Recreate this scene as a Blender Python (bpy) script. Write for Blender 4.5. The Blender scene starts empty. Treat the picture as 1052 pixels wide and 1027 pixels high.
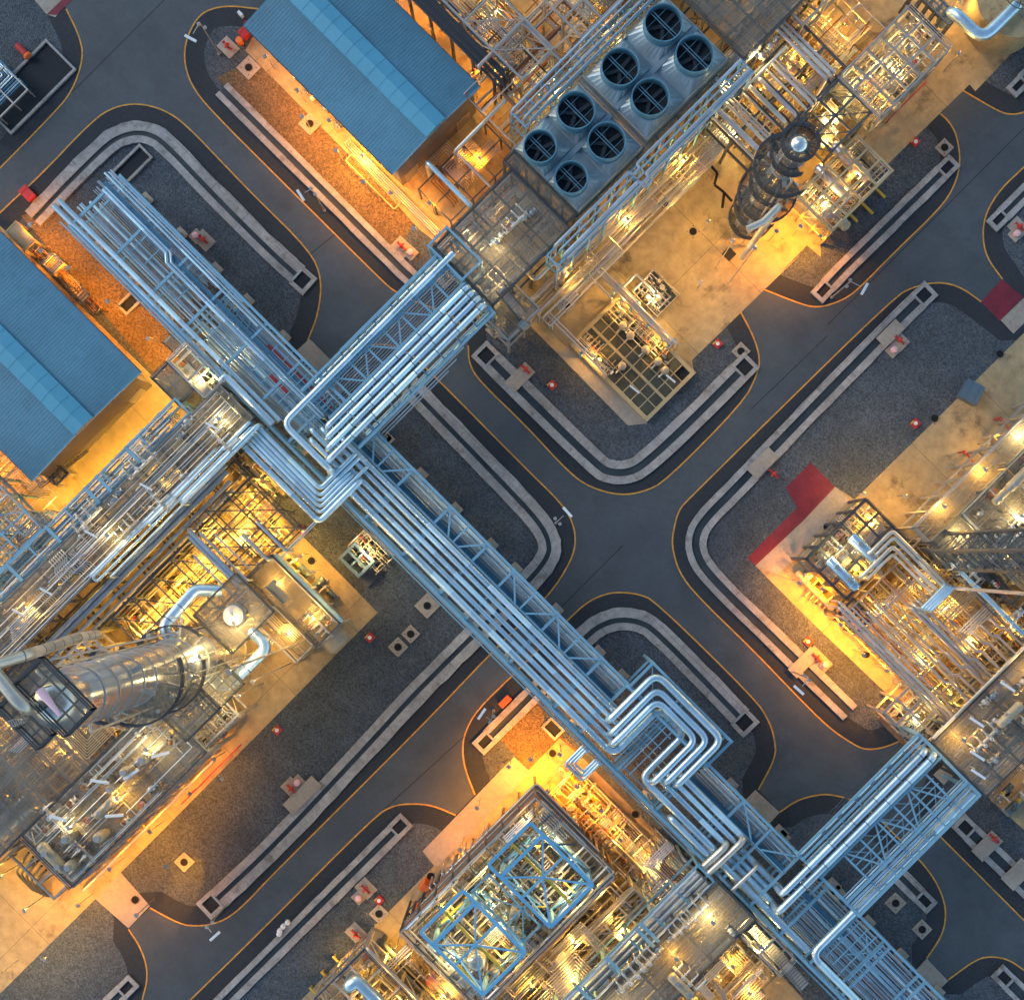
import bpy, math, random
from mathutils import Vector
PI = math.pi
sc = bpy.context.scene
# ---------------------------------------------------------------- camera, sky, exposure
H = 150.0                       # camera height, metres
NX, NY = 542.0, 570.0           # where the photograph looks straight down (photo pixels)
cd = bpy.data.cameras.new("camera"); cam = bpy.data.objects.new("camera", cd)
sc.collection.objects.link(cam); sc.camera = cam
cam.location = (0, 0, H); cam.rotation_euler = (0, 0, PI/4)
cd.sensor_width = 36; cd.lens = 36*1500/1052
cd.shift_x = (526-NX)/1052; cd.shift_y = (NY-513.5)/1052
cd.clip_start = 1; cd.clip_end = 3000
w = bpy.data.worlds.new("World"); sc.world = w; w.use_nodes = True
nt = w.node_tree; bgn = nt.nodes["Background"]
sky = nt.nodes.new("ShaderNodeTexSky"); sky.sky_type = 'NISHITA'; sky.sun_disc = False
SUN_EL, SUN_AZ = math.radians(9), math.radians(250)
sky.sun_elevation = SUN_EL; sky.sun_rotation = SUN_AZ
sky.ozone_density = 1.6; sky.air_density = 1.0; sky.dust_density = 0.5
nt.links.new(sky.outputs[0], bgn.inputs[0]); bgn.inputs[1].default_value = 0.132
sl = bpy.data.lights.new("sun", 'SUN'); sl.energy = 0.5; sl.angle = math.radians(25); sl.color = (1.0, .93, .88)
so = bpy.data.objects.new("sun", sl); sc.collection.objects.link(so)
so.rotation_euler = (math.radians(50), 0, math.radians(180)-SUN_AZ); so.location = (0, 0, 90)
sc.view_settings.view_transform = 'Standard'; sc.view_settings.look = 'None'
sc.view_settings.exposure = 1.4; sc.view_settings.gamma = 1
sc.render.engine = 'CYCLES'
try:
    sc.cycles.transparent_max_bounces = 16; sc.cycles.max_bounces = 5
    sc.cycles.use_light_tree = True
except Exception: pass

# ---------------------------------------------------------------- helpers
R2 = math.sqrt(2)
def kz(z): return (1-z/H)/10
def U(px, py, z=0.0):
    dx, dy = px-NX, py-NY; k = kz(z)
    return ((dx+dy)/R2*k, (dx-dy)/R2*k, z)
def XS(s, z=0.0): return (s-(NX+NY))/R2*kz(z)
def YD(d, z=0.0): return (d-(NX-NY))/R2*kz(z)
def P(s, d, z=0.0): return (XS(s, z), YD(d, z), z)
def RSD(s0, s1, d0, d1, z): return (XS(s0, z), XS(s1, z), YD(d0, z), YD(d1, z))

class MB:
    def __init__(s): s.v = []; s.f = []; s.t = []
    def face(s, idx, t=.5): s.f.append(tuple(idx)); s.t.append(t)
    def box(s, x0, y0, z0, x1, y1, z1, t=.5):
        n = len(s.v)
        if x1 < x0: x0, x1 = x1, x0
        if y1 < y0: y0, y1 = y1, y0
        if z1 < z0: z0, z1 = z1, z0
        s.v += [(x0,y0,z0),(x1,y0,z0),(x1,y1,z0),(x0,y1,z0),(x0,y0,z1),(x1,y0,z1),(x1,y1,z1),(x0,y1,z1)]
        for q in ((0,3,2,1),(4,5,6,7),(0,1,5,4),(1,2,6,5),(2,3,7,6),(3,0,4,7)): s.face([n+i for i in q], t)
        return s
    def bar(s, p, q, w, h=None, t=.5):
        h = h or w
        p = Vector(p); q = Vector(q); d = (q-p)
        if d.length < 1e-6: return s
        d.normalize()
        up = Vector((0,0,1)) if abs(d.z) < .95 else Vector((0,1,0))
        a = d.cross(up).normalized()*w/2; b = a.cross(d).normalized()*h/2
        n = len(s.v)
        for c in (p, q):
            for (i, j) in ((-1,-1),(1,-1),(1,1),(-1,1)): s.v.append(tuple(c+a*i+b*j))
        for k in range(4): s.face((n+k, n+(k+1)%4, n+4+(k+1)%4, n+4+k), t)
        s.face((n+3,n+2,n+1,n), t); s.face((n+4,n+5,n+6,n+7), t)
        return s
    def ring_pts(s, c, a, b, r, n): return [tuple(c+a*(math.cos(2*PI*i/n)*r)+b*(math.sin(2*PI*i/n)*r)) for i in range(n)]
    def tube(s, pts, r, n=8, seg=None, bend=None, bands=False, caps=True, rnd=None):
        rnd = rnd or random
        P_ = [Vector(p) for p in pts]
        out = [P_[0]]
        bend = bend if bend is not None else 2.0*r
        for i in range(1, len(P_)-1):
            a, b, c = P_[i-1], P_[i], P_[i+1]
            d1 = (b-a); d2 = (c-b); l1, l2 = d1.length, d2.length
            if l1 < 1e-5 or l2 < 1e-5: continue
            d1 /= l1; d2 /= l2
            ang = d1.angle(d2)
            if ang < .05: out.append(b); continue
            t = min(bend*math.tan(ang/2), .45*l1, .45*l2)
            p0 = b-d1*t; p1 = b+d2*t; m = 5 if r > .2 else 3
            for k in range(m+1):
                u = k/m; out.append(p0*(1-u)**2+b*2*u*(1-u)+p1*u*u)
        out.append(P_[-1])
        # subdivide for cladding sections
        secs = [(out[0], .5)]
        for a, b in zip(out[:-1], out[1:]):
            L = (b-a).length
            if seg and L > seg*1.6:
                k = max(1, int(L/seg)); d = (b-a)/k
                for j in range(k):
                    tn = rnd.random()
                    if bands:
                        secs.append((a+d*(j+1)-d.normalized()*.09, tn)); secs.append((a+d*(j+1), -1.0))
                    else: secs.append((a+d*(j+1), tn))
            else: secs.append((b, rnd.random()*.5+.2 if L > .5 else .5))
        pts2 = [secs[0]]
        for q in secs[1:]:
            if (q[0]-pts2[-1][0]).length > 1e-4: pts2.append(q)
        if len(pts2) < 2: return s
        d = (pts2[1][0]-pts2[0][0]).normalized()
        up = Vector((0,0,1)) if abs(d.z) < .9 else Vector((1,0,0))
        a = d.cross(up).normalized(); b = a.cross(d).normalized()
        base = len(s.v); m = len(pts2)
        for i, (c, tn) in enumerate(pts2):
            if i == 0: t = (pts2[1][0]-c)
            elif i == m-1: t = (c-pts2[i-1][0])
            else: t = (pts2[i+1][0]-c).normalized()+(c-pts2[i-1][0]).normalized()
            t = t.normalized() if t.length > 1e-6 else d
            a = (a-t*a.dot(t)).normalized(); b = a.cross(t)
            s.v += s.ring_pts(c, a, b, r, n)
            if i: 
                o = base+(i-1)*n
                for k in range(n): s.face((o+k, o+(k+1)%n, o+n+(k+1)%n, o+n+k), tn)
        if caps:
            s.face([base+k for k in range(n)][::-1], .5); s.face([base+(m-1)*n+k for k in range(n)], .5)
        return s
    def cyl(s, c, r, h, n=16, axis='z', r2=None, t=.5, cap=True, seg=1):
        r2 = r if r2 is None else r2
        c = Vector(c); ax = {'x': Vector((1,0,0)), 'y': Vector((0,1,0)), 'z': Vector((0,0,1))}[axis]
        a = {'x': Vector((0,1,0)), 'y': Vector((0,0,1)), 'z': Vector((1,0,0))}[axis]; b = ax.cross(a)
        base = len(s.v)
        for i in range(seg+1):
            u = i/seg; s.v += s.ring_pts(c+ax*h*u, a, b, r+(r2-r)*u, n)
            if i:
                o = base+(i-1)*n
                for k in range(n): s.face((o+k, o+(k+1)%n, o+n+(k+1)%n, o+n+k), t)
        if cap:
            s.face([base+k for k in range(n)][::-1], t); s.face([base+seg*n+k for k in range(n)], t)
        return s
    def lathe(s, c, prof, n=24, axis='z', t=.5, caps=True):
        c = Vector(c); ax = {'x': Vector((1,0,0)), 'y': Vector((0,1,0)), 'z': Vector((0,0,1))}[axis]
        a = {'x': Vector((0,1,0)), 'y': Vector((0,0,1)), 'z': Vector((1,0,0))}[axis]; b = ax.cross(a)
        base = len(s.v)
        for i, (r, z) in enumerate(prof):
            s.v += s.ring_pts(c+ax*z, a, b, max(r, 1e-3), n)
            if i:
                o = base+(i-1)*n
                for k in range(n): s.face((o+k, o+(k+1)%n, o+n+(k+1)%n, o+n+k), t)
        if caps:
            s.face([base+k for k in range(n)][::-1], t); s.face([base+(len(prof)-1)*n+k for k in range(n)], t)
        return s
    def ring(s, c, r, w, h, n=28, a0=0, a1=2*PI, t=.5):
        m = n; base = len(s.v); full = abs(a1-a0-2*PI) < 1e-6
        for i in range(m+1):
            an = a0+(a1-a0)*i/m; cx, sx = math.cos(an), math.sin(an)
            for (rr, zz) in ((r, 0), (r+w, 0), (r+w, h), (r, h)): s.v.append((c[0]+cx*rr, c[1]+sx*rr, c[2]+zz))
            if i:
                o = base+(i-1)*4
                for k in range(4): s.face((o+k, o+4+k, o+4+(k+1)%4, o+(k+1)%4), t)
        if not full:
            s.face((base, base+3, base+2, base+1), t); o = base+m*4; s.face((o, o+1, o+2, o+3), t)
        return s
    def poly(s, pts, z0, z1=None, t=.5):
        n = len(s.v); m = len(pts)
        ar = sum(pts[i][0]*pts[(i+1)%m][1]-pts[(i+1)%m][0]*pts[i][1] for i in range(m))
        if ar < 0: pts = pts[::-1]
        s.v += [(p[0], p[1], z0) for p in pts]
        if z1 is None: s.face(range(n, n+m), t); return s
        s.v += [(p[0], p[1], z1) for p in pts]
        s.face(range(n+m, n+2*m), t); s.face([n+m-1-i for i in range(m)], t)
        for i in range(m): s.face((n+i, n+(i+1)%m, n+m+(i+1)%m, n+m+i), t)
        return s
    def build(s, name, mat, parent=None, origin=None, smooth=False):
        if origin is None:
            if parent is not None: origin = tuple(parent.matrix_world_translation) if hasattr(parent, 'matrix_world_translation') else WORLD.get(parent.name, (0,0,0))
            elif s.v:
                xs = [p[0] for p in s.v]; ys = [p[1] for p in s.v]; zs = [p[2] for p in s.v]
                origin = ((min(xs)+max(xs))/2, (min(ys)+max(ys))/2, min(zs))
            else: origin = (0,0,0)
        me = bpy.data.meshes.new(name)
        ox, oy, oz = origin
        me.from_pydata([(x-ox, y-oy, z-oz) for x, y, z in s.v], [], s.f)
        if any(t != .5 for t in s.t):
            at = me.attributes.new('tone', 'FLOAT', 'FACE'); at.data.foreach_set('value', s.t)
        if smooth:
            me.polygons.foreach_set('use_smooth', [len(f) == 4 for f in s.f])
            try: me.set_sharp_from_angle(angle=math.radians(50))
            except Exception: pass
        me.materials.append(mat)
        ob = bpy.data.objects.new(name, me); sc.collection.objects.link(ob)
        if parent is not None:
            ob.parent = parent
            po = WORLD.get(parent.name, (0,0,0))
            ob.location = (ox-po[0], oy-po[1], oz-po[2])
            WORLD[ob.name] = origin
        else:
            ob.location = origin; WORLD[ob.name] = origin
        return ob
WORLD = {}
def tag(o, label, cat, group=None):
    o['label'] = label; o['category'] = cat
    if group: o['group'] = group
    return o
def thing(name, label, cat, loc=(0,0,0), group=None):
    o = bpy.data.objects.new(name, None); sc.collection.objects.link(o)
    o.location = loc; WORLD[o.name] = tuple(loc); o.empty_display_size = .5
    return tag(o, label, cat, group)
def struct(o, kind='structure'): o['kind'] = kind; return o
def copy_tree(o, loc=None, rot=None, scale=None, label=None, group=None):
    c = o.copy(); sc.collection.objects.link(c)
    if loc is not None: c.location = loc
    if rot is not None: c.rotation_euler = (0, 0, rot)
    if scale is not None: c.scale = (scale,)*3
    if label: c['label'] = label
    if group: c['group'] = group
    def rec(src, dst):
        for ch in src.children:
            k = ch.copy(); sc.collection.objects.link(k); k.parent = dst; rec(ch, k)
    rec(o, c)
    return c

# ---------------------------------------------------------------- materials
def mat(name, base, rough=.6, metal=0.0, noise=None, bump=None, tone=0.0, alpha=None, emit=None, wave=None,
        voro=None, joints=None, stain=None, spec=None):
    m = bpy.data.materials.new(name); m.use_nodes = True; t = m.node_tree; N = t.nodes; L = t.links
    b = N["Principled BSDF"]
    b.inputs['Roughness'].default_value = rough; b.inputs['Metallic'].default_value = metal
    if spec is not None: b.inputs['Specular IOR Level'].default_value = spec
    tc = N.new('ShaderNodeNewGeometry')
    co = tc.outputs['Position']
    rgb = N.new('ShaderNodeRGB'); rgb.outputs[0].default_value = (*base, 1); cur = rgb.outputs[0]
    def mul(cur, val, lo, hi):
        mr = N.new('ShaderNodeMapRange'); mr.inputs['To Min'].default_value = lo; mr.inputs['To Max'].default_value = hi
        L.new(val, mr.inputs['Value'])
        mx = N.new('ShaderNodeVectorMath'); mx.operation = 'SCALE'; L.new(cur, mx.inputs[0]); L.new(mr.outputs[0], mx.inputs['Scale'])
        return mx.outputs[0]
    hgt = None
    if noise:
        for (scl, amt) in noise:
            n = N.new('ShaderNodeTexNoise'); n.inputs['Scale'].default_value = scl; n.inputs['Detail'].default_value = 6
            n.inputs['Roughness'].default_value = .6
            L.new(co, n.inputs['Vector'])
            mr = N.new('ShaderNodeMapRange'); mr.inputs['From Min'].default_value = .3; mr.inputs['From Max'].default_value = .7
            L.new(n.outputs[0], mr.inputs['Value'])
            cur = mul(cur, mr.outputs[0], 1-amt, 1+amt)
    if voro:
        scl, amt, bst = voro
        v = N.new('ShaderNodeTexVoronoi'); v.inputs['Scale'].default_value = scl; L.new(co, v.inputs['Vector'])
        sep = N.new('ShaderNodeSeparateColor'); L.new(v.outputs['Color'], sep.inputs[0])
        cur = mul(cur, sep.outputs[0], 1-amt, 1+amt); hgt = (v.outputs['Distance'], bst)
    if stain:
        scl, thr, col, amt = stain
        n = N.new('ShaderNodeTexNoise'); n.inputs['Scale'].default_value = scl; n.inputs['Detail'].default_value = 8
        n.inputs['Roughness'].default_value = .68
        L.new(co, n.inputs['Vector'])
        mr = N.new('ShaderNodeMapRange'); mr.inputs['From Min'].default_value = thr; mr.inputs['From Max'].default_value = thr+.12
        mr.inputs['To Max'].default_value = amt
        L.new(n.outputs[0], mr.inputs['Value'])
        mx = N.new('ShaderNodeMix'); mx.data_type = 'RGBA'; L.new(mr.outputs[0], mx.inputs[0]); L.new(cur, mx.inputs[6])
        mx.inputs[7].default_value = (*col, 1); cur = mx.outputs[2]
    if joints:
        size, wd, dk = joints
        sp = N.new('ShaderNodeSeparateXYZ'); L.new(co, sp.inputs[0]); outs = []
        for ax in (0, 1):
            md = N.new('ShaderNodeMath'); md.operation = 'PINGPONG'; md.inputs[1].default_value = size/2; L.new(sp.outputs[ax], md.inputs[0])
            lt = N.new('ShaderNodeMath'); lt.operation = 'LESS_THAN'; lt.inputs[1].default_value = wd; L.new(md.outputs[0], lt.inputs[0]); outs.append(lt.outputs[0])
        mx = N.new('ShaderNodeMath'); mx.operation = 'MAXIMUM'; L.new(outs[0], mx.inputs[0]); L.new(outs[1], mx.inputs[1])
        cur = mul(cur, mx.outputs[0], 1, dk)
    if tone:
        at = N.new('ShaderNodeAttribute'); at.attribute_name = 'tone'
        mr = N.new('ShaderNodeMapRange'); mr.inputs['From Min'].default_value = -1; mr.inputs['From Max'].default_value = 1
        cr = N.new('ShaderNodeValToRGB'); L.new(at.outputs['Fac'], mr.inputs['Value']); L.new(mr.outputs[0], cr.inputs[0])
        e = cr.color_ramp.elements; e[0].position = 0; e[0].color = (.25,.25,.25,1); e[1].position = .5; e[1].color = (1-tone,)*3+(1,)
        k = e.new(.05); k.color = (.25,.25,.25,1); k = e.new(.9); k.color = (1,1,1,1); k = e.new(.93); k.color = (1+tone*1.6,)*3+(1,)
        v = N.new('ShaderNodeVectorMath'); v.operation = 'MULTIPLY'; L.new(cur, v.inputs[0]); L.new(cr.outputs[0], v.inputs[1]); cur = v.outputs[0]
        rr = N.new('ShaderNodeMapRange'); rr.inputs['To Min'].default_value = rough-.07; rr.inputs['To Max'].default_value = rough+.12
        L.new(at.outputs['Fac'], rr.inputs['Value']); L.new(rr.outputs[0], b.inputs['Roughness'])
    L.new(cur, b.inputs['Base Color'])
    if wave:
        ax, scl, st = wave
        sp = N.new('ShaderNodeSeparateXYZ'); L.new(co, sp.inputs[0])
        md = N.new('ShaderNodeMath'); md.operation = 'PINGPONG'; md.inputs[1].default_value = scl/2; L.new(sp.outputs[ax], md.inputs[0])
        hgt = (md.outputs[0], st)
    if bump:
        n = N.new('ShaderNodeTexNoise'); n.inputs['Scale'].default_value = bump[0]; n.inputs['Detail'].default_value = 4; L.new(co, n.inputs['Vector'])
        hgt = hgt or (n.outputs[0], bump[1])
    if hgt:
        bp = N.new('ShaderNodeBump'); bp.inputs['Strength'].default_value = hgt[1]; bp.inputs['Distance'].default_value = .1
        L.new(hgt[0], bp.inputs['Height']); L.new(bp.outputs[0], b.inputs['Normal'])
    if emit:
        b.inputs['Emission Color'].default_value = (*emit[0], 1); b.inputs['Emission Strength'].default_value = emit[1]
    if alpha is not None: b.inputs['Alpha'].default_value = alpha
    return m
M = {}
M['asphalt'] = mat('asphalt', (.055,.069,.083), .62, noise=[(.05,.22),(.35,.14),(1.8,.07),(9,.12)], stain=(.16,.54,(.036,.046,.057),.65), bump=(14,.3))
M['shoulder'] = mat('shoulder_asphalt', (.022,.028,.037), .85, noise=[(.15,.15),(2.5,.18),(8,.15)], bump=(10,.4))
M['gravel'] = mat('gravel', (.064,.080,.098), .9, voro=(7.5,.45,.8), noise=[(.09,.26),(.5,.14)], stain=(.22,.6,(.045,.052,.05),.6))
M['gravel_lit'] = mat('lamplit_gravel', (.14,.095,.05), .9, voro=(6.5,.42,.8), noise=[(.2,.18)])  # same gravel, browned so its colour carries the orange lamplight
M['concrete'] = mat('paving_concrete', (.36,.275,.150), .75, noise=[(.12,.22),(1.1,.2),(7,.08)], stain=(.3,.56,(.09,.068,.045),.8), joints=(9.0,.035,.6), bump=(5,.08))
M['concrete2'] = mat('pale_concrete', (.33,.285,.235), .75, noise=[(.3,.14),(2.5,.12)], stain=(.7,.6,(.17,.15,.13),.6), bump=(5,.08))
M['kerb'] = mat('channel_concrete', (.30,.295,.29), .8, noise=[(.35,.26),(2.0,.2),(9,.12)], stain=(.55,.55,(.13,.115,.10),.75), joints=(4.5,.03,.6))
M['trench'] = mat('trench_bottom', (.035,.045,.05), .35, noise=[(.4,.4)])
M['yellow'] = mat('line_paint', (.58,.28,.04), .6, noise=[(1.5,.25),(9,.2)], stain=(1.3,.58,(.10,.08,.05),.8))
M['redpave'] = mat('red_paving_paint', (.17,.012,.028), .6, noise=[(.6,.25),(5,.2)], stain=(.8,.6,(.10,.05,.05),.5))
M['steel'] = mat('painted_steel', (.215,.41,.54), .42, .25, noise=[(.8,.10)])
M['steel_d'] = mat('dark_steel', (.07,.085,.10), .5, .3, noise=[(.8,.2)])
M['steel_w'] = mat('galvanised_steel', (.40,.39,.37), .42, .55, noise=[(.8,.15)])
M['steel_b'] = mat('blue_steel', (.13,.38,.62), .45, .1, noise=[(.8,.1)])
M['clad'] = mat('pipe_cladding', (.56,.74,.86), .32, .78, noise=[(.5,.12),(6,.06)], tone=.14)
M['clad_b'] = mat('banded_cladding', (.54,.72,.86), .38, .7, noise=[(.5,.08)], tone=.24)
M['clad_s'] = mat('polished_shell', (.80,.83,.86), .30, .9, noise=[(.4,.10)], tone=.06)
M['clad_w'] = mat('aluminium_cladding', (.60,.56,.49), .34, .6, noise=[(.8,.12),(6,.05)], tone=.12)
M['pipe_p'] = mat('painted_pipe', (.33,.40,.48), .4, .35, noise=[(1.0,.1)], tone=.1)
M['pipe_l'] = mat('pale_pipe', (.5,.46,.47), .35, .5, noise=[(1.0,.1)], tone=.1)
M['rust'] = mat('rusty_steel', (.22,.10,.05), .7, .2, noise=[(1.5,.3)])
M['tray'] = mat('cable_tray_cover', (.045,.16,.26), .5, .2, noise=[(.6,.15)])
M['cable'] = mat('black_cable', (.03,.035,.045), .6)
M['roof'] = mat('roof_sheet', (.085,.225,.315), .45, .0, noise=[(.10,.16),(1.5,.07)], wave=(0,.3,.12), stain=(.35,.56,(.06,.15,.21),.5))
M['roof2'] = mat('ridge_sheet', (.085,.31,.45), .4, .0, noise=[(.2,.08)])
M['wall'] = mat('wall_sheet', (.17,.155,.155), .6, 0, noise=[(.3,.08)], wave=(1,.35,.4))
M['fan'] = mat('fan_stack_paint', (.12,.27,.36), .42, .3, noise=[(.4,.12),(2,.06)])
M['plenum'] = mat('plenum_sheet', (.24,.32,.37), .42, .4, noise=[(.25,.16),(1.5,.08)], stain=(.35,.56,(.16,.26,.33),.6))
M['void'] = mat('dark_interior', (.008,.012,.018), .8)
M['blade'] = mat('fan_blade', (.012,.02,.03), .5)
M['grate'] = mat('steel_grating', (.24,.22,.18), .55, .3, noise=[(.35,.3),(3,.2)], alpha=.36)
M['grate_d'] = mat('dark_grating', (.07,.07,.065), .55, .3, noise=[(.8,.2)], alpha=.48)
M['grate2'] = mat('green_grating', (.075,.075,.05), .6, .2, noise=[(.7,.3)])
M['yframe'] = mat('ochre_frame', (.42,.33,.18), .6, noise=[(1,.1)])
M['rail'] = mat('handrail', (.05,.06,.07), .5, .4)
M['rail_w'] = mat('galvanised_rail', (.5,.5,.5), .4, .6)
M['rail_y'] = mat('yellow_rail', (.55,.40,.05), .5)
M['red'] = mat('red_paint', (.45,.03,.03), .45)
M['orange'] = mat('orange_paint', (.75,.16,.03), .5)
M['pink'] = mat('pink_cap', (.75,.42,.45), .5)
M['white'] = mat('white_paint', (.7,.72,.74), .4, noise=[(1,.06)])
M['motor'] = mat('motor_paint', (.10,.16,.22), .45, .2)
M['cream'] = mat('cream_paint', (.38,.31,.20), .45, .1, noise=[(1,.1)])
M['black'] = mat('black_opening', (.004,.004,.005), .9)
M['rubber'] = mat('black_rubber', (.02,.02,.02), .8)
M['glow'] = mat('lamp_glass', (1,.8,.5), .5, emit=((1.0,.72,.36), 22))
M['glow_w'] = mat('white_lamp_glass', (1,.9,.7), .5, emit=((1.0,.86,.62), 22))
M['windsock'] = mat('windsock_cloth', (.80,.50,.58), .7)

# ---------------------------------------------------------------- ground, roads
def px_poly(pts): return [U(x, y)[:2] for x, y in pts]
def chaikin(pts, it=2, closed=False):
    for _ in range(it):
        q = []
        n = len(pts)
        if not closed: q.append(pts[0])
        for i in range(n if closed else n-1):
            a = pts[i]; b = pts[(i+1) % n]
            q.append((a[0]*.75+b[0]*.25, a[1]*.75+b[1]*.25)); q.append((a[0]*.25+b[0]*.75, a[1]*.25+b[1]*.75))
        if not closed: q.append(pts[-1])
        pts = q
    return pts
def offset(pts, o):
    out = []; n = len(pts)
    for i in range(n):
        a = pts[max(0, i-1)]; b = pts[min(n-1, i+1)]
        dx, dy = b[0]-a[0], b[1]-a[1]; l = math.hypot(dx, dy) or 1
        out.append((pts[i][0]-dy/l*o, pts[i][1]+dx/l*o))
    return out
def strip(mb, pts, o0, o1, z0, z1=None, jit=0, rnd=random, t=.5):
    """a ribbon between two offsets of a line; with z1 it is a solid kerb"""
    a = offset(pts, o0); b = offset(pts, o1)
    if jit:
        a = [(x+rnd.uniform(-jit, jit), y+rnd.uniform(-jit, jit)) for x, y in a]
    n = len(mb.v)
    for (p, q) in zip(a, b):
        mb.v += [(p[0], p[1], z0), (q[0], q[1], z0)] if z1 is None else [(p[0],p[1],z0),(q[0],q[1],z0),(q[0],q[1],z1),(p[0],p[1],z1)]
    k = 2 if z1 is None else 4
    flip = o1 < o0
    for i in range(len(a)-1):
        o = n+i*k
        if z1 is None: mb.face((o, o+2, o+3, o+1) if not flip else (o, o+1, o+3, o+2), t)
        else:
            for j in range(4): mb.face((o+j, o+k+j, o+k+(j+1)%4, o+(j+1)%4), t)
    if z1 is not None:
        mb.face((n, n+1, n+2, n+3)); o = n+(len(a)-1)*4; mb.face((o+3, o+2, o+1, o))
    return mb
def resample(pts, step):
    out = [pts[0]]
    for a, b in zip(pts[:-1], pts[1:]):
        L = math.hypot(b[0]-a[0], b[1]-a[1]); k = max(1, int(L/step))
        for j in range(1, k+1): out.append((a[0]+(b[0]-a[0])*j/k, a[1]+(b[1]-a[1])*j/k))
    return out

g = MB().poly([(-400,-400),(400,-400),(400,400),(-400,400)], -.02)
struct(g.build('ground', M['gravel']))
rd = MB().poly([(-200,-200),(200,-200),(200,200),(-200,200)], 0.0)
struct(rd.build('road', M['asphalt']))

A1 = [(68,9.5),(82,38),(86,60),(74,95),(52,120),(0,173)]
B1 = [(-150,368),(0,218),(41,181),(95,124),(117,110),(142,106),(169,113),(191,128),(234,173),(260,200),(319,258),(331,287),(327,323),(316,350)]
D1 = [(338,372),(360,358),(396,352),(422,363),(448,388),(540,481),(576,516),(588,535),(592,555),(587,576),(564,612),(505,670),(432,747),(280,898),(252,928),(234,943),(218,949),(202,951),(185,949),(154,932)]
Q1 = [(132,954),(144,972),(151,992),(151,1009),(146,1026),(140,1060)]
C1 = [(300,12),(264,9.5),(237,6),(215,9.5),(202,19),(191,41),(189,63),(196,87),(215,112),(280,177),(383,279),(406,301),(434,313),(462,322),(478,338)]
E1 = [(481,355),(482,374),(492,391),(540,437),(585,486),(607,501),(637,509),(662,505),(684,494),(763,414),(778,385),(781,368),(774,345),(761,321)]
F1 = [(784,297),(816,310),(839,317),(865,309),(881,298),(918,260),(966,214),(981,191),(987,166),(983,139),(975,125),(966,117)]
G1 = [(989,93),(1028,116),(1040,118),(1052,116),(1200,70)]
H1 = [(1120,104),(1052,172),(1028,194),(1013,218),(1009,240),(1013,264),(1030,287)]
I1 = [(1008,310),(990,297),(974,291),(957,290.5),(938,295),(919,305),(772,449),(708,512),(697,524),(692,544),(690,560),(697,587),(716,612),(772,666),(818,714),(851,747),(876,764),(889,770),(908,768),(929,759)]
L1 = [(966,859),(1052,945),(1200,1093)]
J1 = [(528,692),(584,636),(602,619),(621,610),(637,608),(656,610),(673,617),(776,718),(790,740),(796,759),(797,778),(779,811)]
K1 = [(801,834),(818,822),(835,817),(851,815),(880,822),(905,842),(920,858),(944,882),(960,902),(970,924),(972,943),(967,962),(952,984)]
M1 = [(974,1006),(1004,984),(1020,982),(1036,985),(1052,996),(1100,1030)]
P1 = [(528,692),(490,729),(478,751),(475,767),(477,788),(488,816)]
O1 = [(40,1180),(196,1026),(260,964),(385,838),(404,827),(424,825),(445,827),(468,837)]
lines = [A1, B1, D1, Q1, C1, E1, F1, G1, H1, I1, L1, J1, K1, M1, P1, O1]
curv = {}
for i, l in enumerate(lines):
    c = chaikin(l, 2); curv[id(l)] = c
    w_ = [U(x, y)[:2] for x, y in c]
    mb = strip(MB(), w_, -.075, .075, .026)
    struct(mb.build('edge_line', M['yellow']))
c = lambda l: curv[id(l)]
isl = [
 c(A1)+[(-200,373),(-300,-100),(40,-100)],
 c(B1)+c(D1)+c(Q1)+[(100,1300),(-500,1300),(-500,368)],
 [(300,-300)]+c(C1)+c(E1)+c(F1)+c(G1)+[(1400,0),(1400,-300)],
 c(H1)+[(1052,308),(1300,308),(1300,0)],
 c(I1)+[(955,790),(940,833)]+c(L1)+[(1500,1300),(1500,330),(1028,330)],
 c(J1)+c(K1)+c(M1)+[(1300,1300),(40,1500)]+c(O1)+c(P1)[::-1],
]
def inset_poly(pts, o):
    n = len(pts); ar = sum(pts[i][0]*pts[(i+1)%n][1]-pts[(i+1)%n][0]*pts[i][1] for i in range(n))
    sg = 1 if ar > 0 else -1; out = []
    for i in range(n):
        a = pts[i-1]; b = pts[(i+1) % n]; dx, dy = b[0]-a[0], b[1]-a[1]; l = math.hypot(dx, dy) or 1
        out.append((pts[i][0]-dy/l*o*sg, pts[i][1]+dx/l*o*sg))
    return out
for p in isl:
    struct(MB().poly(px_poly(p), .004).build('road_verge', M['shoulder']))
    struct(MB().poly(px_poly(inset_poly(p, 20)), .008).build('gravel_bed', M['gravel']))
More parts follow.
